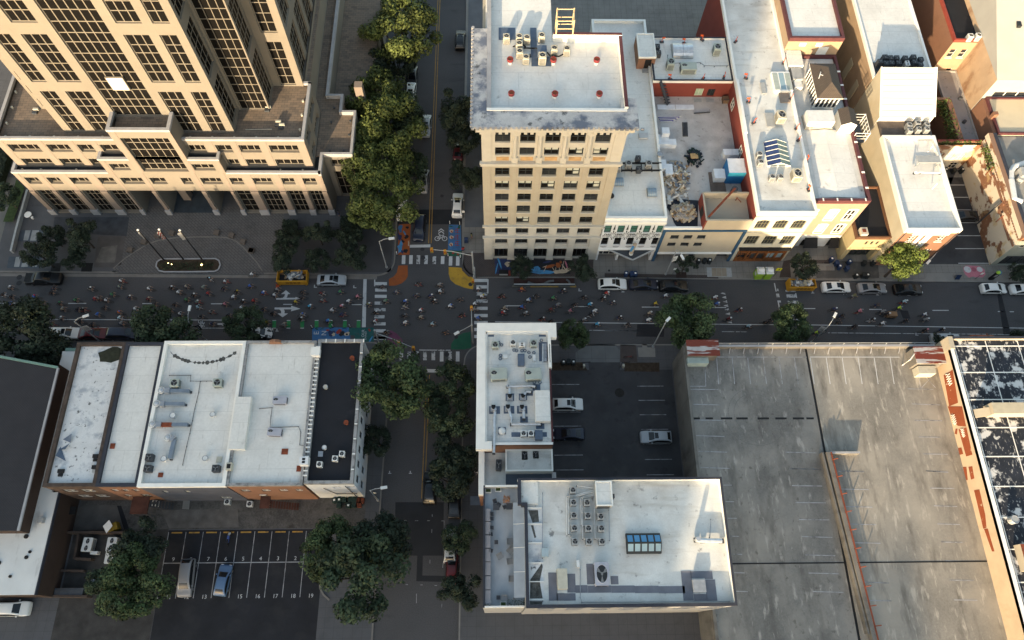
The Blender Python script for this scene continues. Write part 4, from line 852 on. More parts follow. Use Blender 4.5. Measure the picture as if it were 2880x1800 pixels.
b=MB();b.box(LX0,7.7,74.4,96,0,35.0,BUFF);b.obj('rear_wing',lm)
zb=thing('shop_building','white shop front painted with black sunburst rays beside the brick office tower','shop building',(21.6,59.6,0))
ZX0,ZX1=16.95,26.35
zr=[(2.05*i+.2,2.05*i+1.3,9.0,11.3)for i in range(5)]+[(2.05*i+.2,2.05*i+1.3,5.2,7.6)for i in range(5)]
zs=[(.3,3.3,.1,3.6,1.2),(3.7,6.2,.1,3.6,1.8),(6.5,9.0,.1,3.6,1.2)]
walls(zb,ZX0,ZX1,59.6,100,-.1,12.9,WHITEW,{'S':zr+zs},depth=.25,skip='')
for k,r in enumerate(zr):window(zb,(ZX0,59.6),(1,0),(0,-1),r,.25,1,[0,.42,1],GLASST if k<5 else GLASS,FRAMED,.07)
for k,r in enumerate(zs):window(zb,(ZX0,59.6),(1,0),(0,-1),r[:4],r[4],3,[0,.75,1],GLASSG,FRAMEW,.09,name='shop_window')
rays=MB();RAY=mat('ray_black',(0.03,0.032,0.033),.85)
def fan(cx,cz,r0,r1,a0,a1,n):
 for i in range(n):
  a=math.radians(a0+(a1-a0)*(i+.5)/n);w=math.radians((a1-a0)/n*.25)
  p=[(cx+r0*math.cos(a-w*.6),cz+r0*math.sin(a-w*.6)),(cx+r0*math.cos(a+w*.6),cz+r0*math.sin(a+w*.6)),(cx+r1*math.cos(a+w),cz+r1*math.sin(a+w)),(cx+r1*math.cos(a-w),cz+r1*math.sin(a-w))]
  for ff in(1,.85,.7,.55,.4):
   r9=r0+(r1-r0)*ff;p[2],p[3]=(cx+r9*math.cos(a+w),cz+r9*math.sin(a+w)),(cx+r9*math.cos(a-w),cz+r9*math.sin(a-w))
   if all(.02<q[0]<9.38 and 4.35<q[1]<12.6 and not any(r[0]-.06<q[0]<r[1]+.06 and r[2]-.06<q[1]<r[3]+.06 for r in zr)for q in p):
    rays.face([(ZX0+q[0],59.594,q[1])for q in p],RAY);break
for i in range(6):
 fan(2.05*i-.3,8.25,.3,1.55,15,165,9);fan(2.05*i-.3,8.25,.35,1.3,200,340,7);fan(2.05*i+.75,12.0,.1,.75,15,165,7);fan(2.05*i-.3,11.9,.4,1.9,215,325,5);fan(2.05*i+.75,7.75,.15,1.0,15,165,7);fan(2.05*i+.75,5.0,.1,.6,200,340,6)
rays.obj('painted_rays',zb)
b=MB();b.box(ZX0-.05,ZX1+.05,59.2,59.6,12.3,12.9,WTRIM);b.box(ZX0,ZX1,59.3,59.6,3.75,4.2,WTRIM);b.obj('cornice',zb)
flat_roof(zb,ZX0,ZX1,59.6,100,13.5,ROOFW,.55,.35,WTRIM)
b=MB();b.bar((18.6,59.4,4.1),(22.6,57.9,3.3),.25,.2,GREYM);b.bar((26.2,59.4,4.1),(22.6,57.9,3.3),.25,.2,GREYM);b.face([(18.6,59.5,4.2),(22.6,58.0,3.42),(26.2,59.5,4.2)],GLASSG);b.obj('canopy',zb)
b=MB();b.tube([(22.3,58.7,4.2),(22.5,58.8,7.0)],.28,CREAMP);b.tube([(22.0,59.4,6.6),(22.4,58.8,6.6)],.06,DARKM);b.cyl(22.3,58.7,3.9,4.2,.35,WHITEM,10);b.tube([(22.1,58.65,5.0),(22.3,58.6,6.6)],.2,SKYP);b.obj('hanging_sign',zb)
tb=thing('commercial_building','beige street front framed in navy blue with a flat roof used as building site','commercial building',(33,59.6,0))
TX0,TX1=26.4,39.7
tr=[(x-TX0,x-TX0+1.35,z,z+1.25)for z in(7.3,4.95)for x in(28.0,30.15,32.3)]
td=[(.5,5.2,.1,2.7,2.0),(5.9,7.0,.1,2.4,.6),(10.6,13.0,.1,2.5,1.0)]
walls(tb,TX0,TX1,59.5,85.7,-.1,10.3,BEIGE,{'S':tr+td},depth=.2)
for r in tr:window(tb,(TX0,59.5),(1,0),(0,-1),r,.2,[0,1],[0,1],GLASSG,FRAMED,.06)
for r in td:window(tb,(TX0,59.5),(1,0),(0,-1),r[:4],r[4],2,[0,1],GLASSG,FRAMED,.08,name='shop_window')
b=MB();b.box(TX0+.02,TX0+.5,59.35,59.496,-.1,10.25,BLUET);b.box(TX1-.5,TX1-.02,59.35,59.496,-.1,10.25,BLUET);b.box(TX0+.5,TX1-.5,59.35,59.496,9.8,10.25,BLUET);b.box(TX0+.5,TX1-.5,59.2,59.496,2.9,3.1,WTRIM);b.obj('blue_trim',tb)
b=MB();b.box(TX0+.02,TX1-.02,59.75,85.7,10.0,10.4,ROOFG);b.obj('roof',tb)
b=MB();b.box(TX0,32.4,59.47,59.8,10.0,10.75,WTRIM);b.box(26.36,26.5,59.8,85.7,10.4,10.75,COPD);b.obj('parapet',tb)
b=MB()
b.box(32.4,32.65,59.48,64.6,10.3,13.0,REDW,BEIGE);b.box(32.65,TX1-.02,59.48,59.75,10.3,13.0,BEIGE);b.box(32.65,TX1-.02,64.3,64.6,10.3,13.2,BEIGE);b.box(32.65,TX1-.02,59.75,64.3,10.41,11.7,BEIGE)
b.obj('roof_enclosure',tb)
b=MB();b.box(32.37,32.4,61.2,62.6,10.5,12.4,FRAMED);b.obj('enclosure_door',tb)
nb=thing('rear_building','low red walled building with white equipment covered roof behind the building site','building',(33,90,0))
rr=[(7.6,8.95,10.6,12.4),(9.7,10.95,10.6,12.3)]
walls(nb,26.4,39.75,85.7,95.3,-.1,14.0,REDW,{'S':rr})
window(nb,(26.4,85.7),(1,0),(0,-1),rr[0],.18,2,1,mat('pale_green_glass',(.36,.47,.34),.4,.1,1.0),FRAMEW,.06);window(nb,(26.4,85.7),(1,0),(0,-1),rr[1],.18,2,1,GLASSG,FRAMED,.08)
flat_roof(nb,26.4,39.75,85.7,95.3,14.3,ROOFW,.3,.3,WTRIM,COPD)
b=MB();b.bar((27.5,85.4,14.4),(29.4,83.9,10.5),.5,.2,DARKM)
for i in range(9):b.bar((27.2+.2*i,85.9-.22*i,14.2-.43*i),(28.2+.2*i,85.9-.22*i,14.2-.43*i),.25,.05,DARKM)
b.obj('roof_stair',nb)
for q in range(2):
 b=MB()
 x=34.0+2.1*q;b.box(x,x+1.3,84.5,85.3,10.42,10.46,GREYM);b.solo('door_mat',['grey mat below the pale green window of the red wall','grey mat below the dark window of the red wall'][q],'mat')
b=MB();b.box(27.6,33.8,82.9,83.9,10.42,10.5,WRAP);b.box(30.6,30.7,82.9,83.9,10.5,10.52,ROOFG);b.solo('membrane_sheet','two white membrane sheets laid along the red rear wall','membrane sheet')
hut=thing('stair_hut','red brick roof stair hut with dark door and white flat top','stair hut',(25.3,91,13))
walls(hut,24.0,26.9,89.4,94.6,12.9,15.6,RBRICK,{'S':[(1.2,2.3,13.0,15.1)]});flat_roof(hut,24.0,26.9,89.4,94.6,15.75,ROOFW,.12,.15,WTRIM)
window(hut,(24.0,89.4),(1,0),(0,-1),(1.2,2.3,13.0,15.1),.18,1,1,BLACK,FRAMED,.08,name='door')
cb=thing('shop_building','cream three storey shop with arched upper windows and brown timber shop front','shop building',(44.3,59.5,0))
CX0,CX1=39.72,48.85
cw=[(.75,2.75,10.6,13.1),(3.6,5.6,10.6,13.1),(6.4,8.4,10.6,13.1),(.6,2.6,5.6,8.3),(3.5,5.5,5.6,8.3),(6.4,8.4,5.6,8.3)]
cs=[(.6,8.7,.1,4.3,.8)]
walls(cb,CX0,CX1,59.5,110,-.1,14.6,CREAM,{'S':cw+cs},{'W':REDW},.22)
for k,r in enumerate(cw):
 window(cb,(CX0,59.5),(1,0),(0,-1),r,.22,4,[0,.5,1],GLASSG,mat('olive_frame',(.10,.095,.06),.7),.09)
b=MB()
for k,r in enumerate(cw[:3]):
 n=8;w=r[1]-r[0]
 for i in range(n):
  a,c=r[0]+w*i/n,r[0]+w*(i+1)/n;h=lambda x:r[3]-.32*((x-(r[0]+r[1])/2)/(w/2))**2
  b.face([(CX0+a,59.5-.01,h(a)),(CX0+c,59.5-.01,h(c)),(CX0+c,59.5-.01,r[3]+.02),(CX0+a,59.5-.01,r[3]+.02)],CREAM)
b.box(CX0+.05,CX1-.05,59.38,59.497,9.4,9.6,CREAM);b.box(CX0,CX1,59.3,59.497,13.9,14.5,CREAM);b.each('moulding',cb)
b=MB()
for x in(.6,2.2,3.9,5.5,7.1,8.5):b.box(CX0+x,CX0+x+.2,59.35,59.75,.1,4.3,WOOD)
b.box(CX0+.6,CX0+8.7,59.33,59.75,3.0,3.2,WOOD);b.box(CX0+.6,CX0+8.7,59.25,59.75,4.1,4.35,WOOD);b.box(CX0+.3,CX0+8.9,58.9,59.49,4.5,4.7,BLACK);b.box(CX0+.6,CX0+8.7,59.36,59.75,.1,.6,WOOD);b.obj('timber_shopfront',cb)
window(cb,(CX0,59.5),(1,0),(0,-1),(.6,3.2,.6,3.0),.3,3,2,GLASSG,WOOD,.12,name='shop_window');window(cb,(CX0,59.5),(1,0),(0,-1),(5.4,8.7,.6,3.0),.3,3,1,GLASSP,WOOD,.12,name='shop_window');window(cb,(CX0,59.5),(1,0),(0,-1),(.8,8.5,3.2,4.1),.3,10,1,GLASSG,WOOD,.12,name='transom_window')
flat_roof(cb,CX0,CX1,59.5,110,15.2,ROOFD,.5,.35,WTRIM)
b=MB();b.box(CX0+.02,CX0+.42,74.2,85,15.2,15.5,WTRIM);b.obj('party_wall',cb)
wv=[(y-59.5,y-59.5+1.5,11.6,13.4)for y in(69.0,72.0,81.5)]
for k,r in enumerate(wv):window(cb,(CX0,59.5+0),(0,1),(-1,0),r,-.05,2,2,GLASSG,FRAMEW,.12)
pb=thing('brick_building','pink brick building with white arched windows and maroon coping','brick building',(53.5,62.3,0))
PX0,PX1,PY0,PY1=48.9,58.05,62.3,91.5
pw=[(.6,2.0,8.6,11.6),(3.9,5.3,8.6,11.6),(6.9,8.3,8.6,11.6),(.6,2.0,4.6,7.2),(3.9,5.3,4.6,7.2),(6.9,8.3,4.6,7.2)]
pd=[(3.1,5.2,.1,2.4,.8),(7.6,8.9,.1,2.4,.8)]
walls(pb,PX0,PX1,PY0,PY1,3.9,13.7,PBRICK,{'S':pw},{'W':CREAM});walls(pb,PX0,PX1,PY0,PY1,-.1,3.9,WHITEW,{'S':pd},name='ground_floor')
for r in pw:window(pb,(PX0,PY0),(1,0),(0,-1),r,.18,2,2,GLASSP if rnd.random()<.5 else GLASSG,FRAMEW,.16,sill=WTRIM)  # pale panes carry a reflection in their base colour
b=MB()
for r in pw:
 x0,x1=PX0+r[0]-.15,PX0+r[1]+.15
 b.box(x0,x0+.15,PY0-.05,PY0-.003,r[2],r[3],WTRIM);b.box(x1-.15,x1,PY0-.05,PY0-.003,r[2],r[3],WTRIM);b.box(x0,x1,PY0-.05,PY0-.003,r[3],r[3]+.2,WTRIM);b.box(x0+.3,x1-.3,PY0-.05,PY0-.003,r[3]+.2,r[3]+.34,WTRIM)
b.each('window_surround',pb)
b=MB();b.face([(PX0+3.0,60.9,1.9),(PX0+5.5,60.9,1.9),(PX0+5.3,PY0-.02,3.1),(PX0+3.2,PY0-.02,3.1)],BLACK);b.face([(PX0+7.3,60.9,1.9),(PX0+9.1,60.9,1.9),(PX0+9.0,PY0-.02,3.1),(PX0+7.5,PY0-.02,3.1)],BLACK);b.each('awning',pb)
b=MB();b.box(PX0+3.0,PX0+5.2,62.5,63,0,2.5,BLACK);b.box(PX0+7.6,PX0+8.9,62.5,63,0,2.5,BLACK);b.each('door',pb)
flat_roof(pb,PX0,PX1,PY0,PY1,14.3,ROOFD,.6,.4,COPR)
b=MB();b.prism([(50.2,64),(53.2,63),(56.6,64),(56.4,76),(50.4,76)],13.71,13.72,ROOFD);b.face([(50.3,63.2,13.73),(53.3,63.2,13.95),(53.3,76,14.1),(50.3,76,13.73)],ROOFW);b.face([(53.3,63.2,13.95),(56.8,63.2,13.73),(56.8,76,13.73),(53.3,76,14.1)],ROOFW);b.obj('roof_crickets',pb)
b=MB()
for i in range(9):b.box(57.58,58.1,64.5+2.9*i,64.8+2.9*i,14.3,14.34,WTRIM)
for i in range(4):b.box(50.5+2.2*i,50.7+2.2*i,62.24,62.75,14.3,14.34,WTRIM)
b.each('coping_joint',pb)
hr=thing('roof_pavilion','white framed glazed pavilion with brown hipped shingle roof on the pink brick building','roof pavilion',(54.5,85,13.7))
b=MB();hx0,hx1,hy0,hy1,hz=52.0,56.3,80.3,87.6,16.4
rg0,rg1=(54.15,82.4,17.9),(54.15,85.5,17.9)
c4=[(hx0,hy0,hz),(hx1,hy0,hz),(hx1,hy1,hz),(hx0,hy1,hz)]
b.face([c4[0],c4[1],rg0],SHINGB);b.face([c4[1],c4[2],rg1,rg0],SHINGB);b.face([c4[2],c4[3],rg1],SHINGB);b.face([c4[3],c4[0],rg0,rg1],SHINGB);b.box(hx0,hx1,hy0,hy1,hz-.15,hz-.003,WTRIM);b.obj('roof',hr)
b=MB();b.box(52.3,56.0,80.6,87.3,13.7,16.25,GLASSG);b.obj('glazing',hr)
b=MB()
for i in range(9):b.box(52.2,52.3,80.6+.8*i,80.75+.8*i,13.7,16.25,WTRIM)
for i in range(6):b.box(52.3+.7*i,52.45+.7*i,80.5,80.6,13.7,16.25,WTRIM)
b.box(52.15,56.1,80.45,80.6,13.7,14.0,WTRIM);b.obj('frame',hr)
b=MB();b.bar((52.6,83.8,17.1),(53.0,84.9,17.4),.12,.1,WHITEM);b.bar((52.7,84.3,17.5),(53.2,84.1,17.5),.1,.06,WHITEM);b.obj('aerial',hr)
gh=thing('gable_hut','small brown gabled shingle roof house on the pink brick roof edge','roof hut',(56.3,77,13.7))
b=MB();x0,x1,y0,y1=55.2,57.9,75.4,78.6
b.face([(x0,y0,15.9),((x0+x1)/2,y0,16.6),((x0+x1)/2,y1,16.6),(x0,y1,15.9)],SHINGB);b.face([((x0+x1)/2,y0,16.6),(x1,y0,15.9),(x1,y1,15.9),((x0+x1)/2,y1,16.6)],SHINGB);b.obj('roof',gh)
b=MB();b.prism([(x0+.1,y0+.1),(x1-.1,y0+.1),(x1-.1,y1-.1),(x0+.1,y1-.1)],13.7,15.88,GREYM);b.face([(x0+.1,y0+.05,13.8),(x1-.1,y0+.05,13.8),(x1-.1,y0+.05,15.85),((x0+x1)/2,y0+.05,16.5),(x0+.1,y0+.05,15.85)],WHITEW);b.obj('wall',gh)
b=MB()
for x,y in((57.9,74.6),(60.2,74.6),(60.2,78.4),(57.9,78.4)):b.tube([(x,y,12.5),(x,y,15.0)],.06,WTRIM)
for z in(13.5,14.2,14.9):b.tube([(57.9,78.4,z),(60.2,78.4,z),(60.2,74.6,z),(57.9,74.6,z)],.05,WTRIM)
for i in range(5):b.tube([(60.2,74.6+.8*i,12.6),(60.2,74.6+.8*i,14.9)],.04,WTRIM)
b.box(57.9,60.2,74.6,78.4,12.5,12.6,DARKM);b.solo('fire_balcony','white railed steel balcony hung over the alley from the brick roof','balcony')
rp=thing('rooftop_unit','long white rooftop machine on a curb beside the gabled hut','rooftop unit',(52.2,77.5,13.7))
b=MB();b.box(50.3,54.6,76.4,78.7,14.1,15.5,WHITEM);b.box(50.2,54.7,76.2,78.9,13.7,14.1,BEIGEM);b.obj('cabinet',rp);b=MB();b.box(50.6,54.4,78.7,78.75,14.3,15.3,DARKM);b.box(51.5,53,76.38,76.4,14.5,15.0,GREYM);b.obj('grille',rp)
kb=thing('brick_building','taller tan brick building with round vents behind the hipped roof pavilion','brick building',(55,96,0))
walls(kb,48.9,58.05,91.6,115,-.1,17.4,TBRICK);flat_roof(kb,48.9,58.05,91.6,115,18.0,ROOFW,.55,.4,COPR)
b=MB()
for x in(51.5,54.3):b.box(x-.55,x+.55,91.5,91.6,16.2,16.9,WTRIM)
b.box(54.5,56.2,91.53,91.6,14.2,16.0,WHITEM);b.each('wall_vent',kb)
b=MB();b.box(49.1,51.6,88.2,91.5,13.7,15.3,WTRIM,ROOFW);b.box(49.5,51.2,85.6,88.0,13.7,15.0,GREYM);b.box(49.7,51.0,84.2,85.6,13.7,14.6,WHITEM);b.solo('rooftop_unit','grey and white stepped roof machine left of the hipped pavilion','rooftop unit')
yb=thing('shop_building','small yellow stucco shop with dark flat roof between two brick buildings','shop building',(61.2,59.7,0))
yo=[(2.1,2.5,5.3,6.3),(3.0,3.4,5.3,6.3),(3.9,4.3,5.3,6.3)];ys_=[(.8,5.1,.1,3.6,1.0)]
walls(yb,58.35,64.0,59.7,69.5,-.1,7.2,YELLOW,{'S':yo+ys_})
for r in yo:window(yb,(58.35,59.7),(1,0),(0,-1),r,.18,1,2,GLASSG,FRAMED,.06)
window(yb,(58.35,59.7),(1,0),(0,-1),(.8,5.1,.1,3.6),1.0,4,[0,.7,1],GLASSG,mat('dark_green_frame',(.01,.022,.018),.6),.12,name='shop_window')
flat_roof(yb,58.35,64.0,59.7,69.5,7.6,ROOFB,.45,.25,mat('brown_coping',(.11,.055,.03),.8))
b=MB();b.box(58.9,60.0,59.95,61.2,7.15,8.2,BEIGEM);b.box(59.1,59.7,60.3,60.9,8.2,8.25,RUST);b.solo('roof_chimney','tan square chimney on the dark roof of the yellow shop','chimney')
rb=thing('brick_building','red brick building with large white letter T and tan side wall','brick building',(68,58.6,0))
RX0,RX1,RY0=64.0,72.8,58.6
ro=[(1.6,2.7,8.2,10.0),(3.9,5.0,8.2,10.0),(6.3,7.4,8.2,10.0),(1.4,2.5,3.9,5.7),(6.3,7.4,3.9,5.7)]
walls(rb,RX0,RX1,RY0,79.8,-.1,11.3,RBRICK,{'S':ro},{'W':TANW})
for r in ro:window(rb,(RX0,RY0),(1,0),(0,-1),r,.18,2,3,GLASS,FRAMEW,.12,sill=WTRIM)
b=MB();b.box(65.6,71.5,RY0-.05,RY0-.003,10.2,11.0,WTRIM);b.box(68.0,69.0,RY0-.05,RY0-.003,1.5,10.2,WTRIM);b.box(66.95,67.6,RY0-.04,RY0-.003,2.0,10.2,WTRIM);b.obj('painted_letter',rb)
b=MB();b.tube([(64.3,58.5,11.2),(64.3,58.5,.2)],.07,DARKM);b.tube([(72.5,58.5,11.2),(72.5,58.5,.2)],.07,DARKM);b.each('downpipe',rb)
flat_roof(rb,RX0,RX1,RY0,76.6,11.9,ROOFW,.8,.3,WTRIM)
b=MB();b.box(RX0+.1,RX1-.1,76.6,79.8,10.9,11.5,DECKW);b.obj('roof_deck',rb)
b=MB();b.face([(64.0,79.9,12.5),(73.1,79.9,12.5),(73.2,87.1,16.2),(64.0,87.1,16.2)],mat('sheet_roof',(.50,.49,.45),.6,.04,.4));b.obj('sloping_roof',rb)
b=MB();b.face([(64.0,79.9,0),(64.0,79.9,12.45),(64.0,87.1,16.15),(64.0,87.1,0)],TANW);b.face([(73.1,79.9,0),(73.1,87.1,0),(73.2,87.1,16.15),(73.1,79.9,12.45)],TANW);b.box(64.0,73.1,79.82,79.9,0,12.45,WTRIM);b.box(64,73.1,87.1,87.15,0,16.1,TANW)
b.bar((64.05,79.9,12.55),(64.05,87.1,16.25),.25,.15,WTRIM);b.bar((73.1,79.9,12.55),(73.15,87.1,16.25),.45,.2,WTRIM)
for i in range(1,8):b.bar((64.1,79.9+.9*i,12.52+.4625*i),(73.0,79.9+.9*i,12.52+.4625*i),.05,.03,CEMENT)
b.obj('penthouse_wall',rb)
nbk=thing('brick_building','long brown brick building with white roof beyond the sloping penthouse','brick building',(68,95,0))
walls(nbk,64.0,74.3,87.3,125,-.1,13.4,TBRICK,{'W':[(125-96,125-94.2,5,9),(125-91,125-89.4,5,9)]});flat_roof(nbk,64.0,74.3,87.3,125,13.8,ROOFW,.35,.35,WTRIM)
b=MB();b.box(64.6,73.0,87.7,90.6,13.46,13.56,DARKM);b.obj('roof_deck',nbk)
b=MB();b.box(63.93,63.99,94.3,96,5,9,TANW);b.box(63.93,63.99,89.5,91,5,9,TANW);b.each('bricked_window',nbk)
def Pz(t,x,y,z):return P(t(x,y),z)
th=thing('brick_building','tan brick house with dark flat roof, arched windows and a rust brick side','brick building',(82,99,0))
fy=97.0
def PYr(q,Y):
 d=ray(q);t=Y/d.y;return Vector((d.x*t,Y,d.z*t+CAMH))
hL,hR=PYr(E(1430,75),fy),PYr(E(1755,70),fy)
hx0,hx1,hz=hL.x,hR.x,hL.z
def qrect(t,pts,Y):v=[PYr(t(*q),Y)for q in pts];return min(p.x for p in v),max(p.x for p in v),min(p.z for p in v),max(p.z for p in v)
def Lrect(t,tl,br,Y):a,c=PYr(t(*tl),Y),PYr(t(*br),Y);return a,c
hw=[]
for tx,ty,bx,by in((1395,165,1395,240),(1500,165,1495,240),(1605,165,1600,240)):
 c=PYr(E(tx,(ty+by)/2),fy);za=PYr(E(tx-25,by),fy).z;zc=PYr(E(tx+20,ty),fy).z;hw.append((c.x-.55-hx0,c.x+.55-hx0,za,zc))
for tx,ty,by in((1360,345,400),(1475,330,395)):
 c=PYr(E(tx,(ty+by)/2),fy);za=PYr(E(tx-20,by),fy).z;zc=PYr(E(tx+20,ty),fy).z;hw.append((c.x-.55-hx0,c.x+.55-hx0,za,zc))
walls(th,hx0,hx1,fy,125,-.1,hz-.3,TBRICK,{'S':hw},{'W':RBRICK})
for r in hw:window(th,(hx0,fy),(1,0),(0,-1),r,.18,1,2,GLASSG,FRAMEW,.1,sill=WTRIM)
flat_roof(th,hx0,hx1,fy,125,hz+.1,ROOFB,.4,.3,COPO)
ct=thing('low_building','low grey flat roof strip between two ivy covered walls','low building',(83.5,88,0))
walls(ct,81.6,85.6,79.7,96.8,-.1,4.7,RBRICK);flat_roof(ct,81.6,85.6,79.7,96.8,5.0,stain(mat('court_roof',(.27,.26,.26),.8,.12,.4,fine=.06),(.08,.08,.08),.6,.62,.7,.8),.25,.25,mat('court_coping',(.34,.32,.3),.8))
b=MB()
for x,y in((84.6,90.3),(84.0,85.0)):b.cyl(x,y,4.75,5.3,.3,DARKM,10)
b.solo('roof_vent','two dark round vents on the low grey roof strip','roof vents')
def ivy_clump(name,label,pts,n,spread,size=.42,m=None):
 """leaf-sized faces over a strip; pts = [(centre, (ex,ey,ez))]"""
 b=MB();r_=random.Random(len(pts)*7+n)
 for c,e in pts:
  for i in range(n):
   p=Vector((c[0]+r_.uniform(-e[0],e[0]),c[1]+r_.uniform(-e[1],e[1]),c[2]+r_.uniform(-e[2],e[2])))
   d=Vector((r_.gauss(0,1),r_.gauss(-.5,1),r_.gauss(.6,1))).normalized();u=d.cross(Vector((r_.random(),r_.random(),r_.random()))).normalized();v=d.cross(u);s=size*r_.uniform(.5,1)
   b.face([p-u*s*.5,p-v*s*.35,p+u*s*.5,p+v*s*.35],m or IVY)
 return b.solo(name,label,'ivy')
iw=thing('brick_wall','ruined brick wall shell round a dark shaded court, its tops overgrown','brick wall',(78,84,0))
b=MB();b.box(80.6,81.5,79.6,88.6,0,6.8,RBRICK);b.box(74.2,80.6,88.2,88.6,0,7.2,RBRICK);b.box(76.5,86.4,79.0,79.4,0,7.2,RBRICK,COPO);b.obj('wall',iw)
ivy_clump('ivy','dense ivy over the long wall beside the low grey roof',[((80.6,80.4+.9*i,6.0),(.75,.6,1.0))for i in range(10)],110,1)
ivy_clump('ivy','ivy patch at the far north end of the shaded court',[((77.5+.8*i,88.0,6.2),(.6,.25,1.0))for i in range(4)],70,1)
ivy_clump('ivy','ivy hanging along the red coped cross wall above the bins',[((77+.95*i,78.9,6.0+(.6 if i%2 else 0)),(.6,.15,.9))for i in range(9)],80,1)
ivy_clump('ivy','ivy strip on the shaded wall below the beige roof',[((86.0,80.2+.9*i,3.5+.3*(i%3)),(.2,.6,1.8))for i in range(7)],90,1)
ah=thing('rear_facade','cream and ivy rear facade with three pale windows at the end of the parking alley','facade',(80,78.5,0))
aw=[(1.2+2.0*i,2.5+2.0*i,2.6,4.6)for i in range(3)]+[(3.0,4.3,.2,1.9),(5.3,6.8,.2,1.9)]
b=MB();facade(b,(76.4,78.4),(1,0),(0,-1),7.8,-.1,7.0,aw,.2,PEELW);b.obj('wall',ah)
for r in aw:window(ah,(76.4,78.4),(1,0),(0,-1),r,.2,2,2,GLASSP if r[3]>4 else GLASS,FRAMEW,.12)
pe=thing('brick_building','old brick building with peeling cream side wall and corbelled brick parapet','brick building',(90,70,0))
b=MB();b.box(84.3,84.301,58.6,79,-.1,8.3,PEELW);facade(b,(84.3,58.6),(1,0),(0,-1),30,-.1,8.6,[(1,2.2,5.8,7.0),(4,5.2,5.8,7.0),(1,6,.2,3.4)],.3,mat('grey_green_front',(.23,.25,.22),.8,.1,.6));b.obj('wall',pe)
b=MB();b.box(84.1,85.5,58.6,79.2,8.3,9.3,PEELW,RBRICK)
for y0,y1,z in((72,79,6.8),(66,72,7.2),(60,66,6.0),(58.7,60,6.4)):b.box(84.12,84.3,y0,y1,z,z+.35,RBRICK)
for i in range(40):b.box(84.16,84.3,58.9+.5*i,59.15+.5*i,7.9,8.25,RBRICK)
b.box(85.5,114,58.4,58.8,8.3,9.1,GREYM);b.box(84.9,85.5,58.6,79.2,9.3,9.36,COPD);b.obj('parapet',pe)
b=MB();b.box(85.5,114,58.8,79.2,8.0,8.3,mat('weathered_roof',(.24,.23,.21),.85,.2,.5));b.obj('roof',pe)
b=MB();b.tube([(84.0,66.5,.2),(84.05,66.6,7.4)],.12,DARKM);b.tube([(83.9,64.2,5),(83.95,64.2,7)],.08,RUST);b.tube([(83.9,73.0,6),(83.95,73,8.2)],.08,RUST);b.each('downpipe',pe)
window(pe,(84.3,58.6),(1,0),(0,-1),(1,6,.2,3.4),.3,3,[0,.8,1],GLASSG,DARKM,.12,name='shop_window');window(pe,(84.3,58.6),(1,0),(0,-1),(1,2.2,5.8,7),.3,1,1,GLASSG,FRAMEW,.12);window(pe,(84.3,58.6),(1,0),(0,-1),(4,5.2,5.8,7),.3,1,1,GLASSG,FRAMEW,.12)
ivy_clump('ivy','ivy creeping down the top corner of the peeling side wall',[((84.1,73.2+.8*i,7.6),(.2,.5,.9))for i in range(6)],60,1)
sq=thing('ventilation_duct','large white ring shaped duct with box fans on the far right roof','ventilation duct',(88,70,8.3))
b=MB();b.tube([Pz(E,1990,1270,9.2),Pz(E,1960,1320,9.2),Pz(E,1960,1400,9.2)],.45,WHITEM,10);b.tube([Pz(E,1990,1270,9.2),Pz(E,2083,1240,9.2),Pz(E,2200,1240,9.2)],.45,WHITEM,10);b.tube([Pz(E,1960,1400,9.2),Pz(E2,1990,200,9.2),Pz(E2,2060,230,9.2)],.5,WHITEM,10);b.obj('duct',sq)
b=MB();q=Pz(E,2050,1370,8.3);b.box(q.x-.9,q.x+1.1,q.y-.8,q.y+.8,8.3,10.0,GREYM);q=Pz(E2,2030,30,8.3);b.cyl(q.x,q.y,8.3,9.3,.6,GREYM,12);b.obj('fan_box',sq)
be=thing('commercial_building','plain beige roofed building behind the old brick one at the right edge','commercial building',(100,83,0))
walls(be,86.2,116,79.4,87.2,-.1,8.6,BEIGE,{},{'W':RBRICK});flat_roof(be,86.2,116,79.4,87.2,9.0,stain(mat('beige_roof',(.50,.44,.32),.8,.06,.3),(.4,.35,.26),.3,.5,.7,.5),.25,.3,COPR)
b=MB();b.box(85.6,86.2,80,87.2,0,8.5,RBRICK);b.box(85.9,86.6,82.7,83.4,8.5,9.8,RBRICK);b.obj('chimney_breast',be)
gc=thing('office_building','pale grey clad modern building with large grid window, top right corner','office building',(95,92,0))
gx0,gy0=85.6,87.4
gw=[(1.5,28,5.4,10.0)]
walls(gc,gx0,116,gy0,125,-.1,13.0,GREYW,{'S':gw+[(1.5,28,.5,4.6)]},{'W':stain(bricks(mat('stained_side_brick',(.42,.30,.19),.9,.15,.5),(.4,.3,.22),.45,.15,.02,wall=True),(.2,.1,.05),.3,.52,.66,.8,(1,1,.5))},.3)
window(gc,(gx0,gy0),(1,0),(0,-1),gw[0],.3,12,[0,.3,.36,.64,.7,1],GLASSG,WTRIM,.16,name='curtain_wall');window(gc,(gx0,gy0),(1,0),(0,-1),(1.5,28,.5,4.6),.3,12,2,mat('olive_glass',(.12,.105,.05),.3),WTRIM,.14,name='curtain_wall')
b=MB();b.face([(gx0,gy0+.02,13),(116,gy0+.02,13),(116,gy0+14,19),(gx0-0,gy0+14,19)],GREYW);b.face([(gx0,gy0+14,19),(116,gy0+14,19),(116,125,19),(gx0,125,19)],GREYW);b.face([(gx0,gy0+.02,13),(gx0,gy0+14,19),(gx0,125,19),(gx0,125,13)],GREYW)
for x,y in((89,96),(90.5,93.5),(92,95)):
 z=13+6*(y-gy0)/14;b.box(x,x+(2.4 if x>90 else .7),y-.4,y+.6,z-.2,z+.35,FRAMED)
b.obj('sloping_roof',gc)
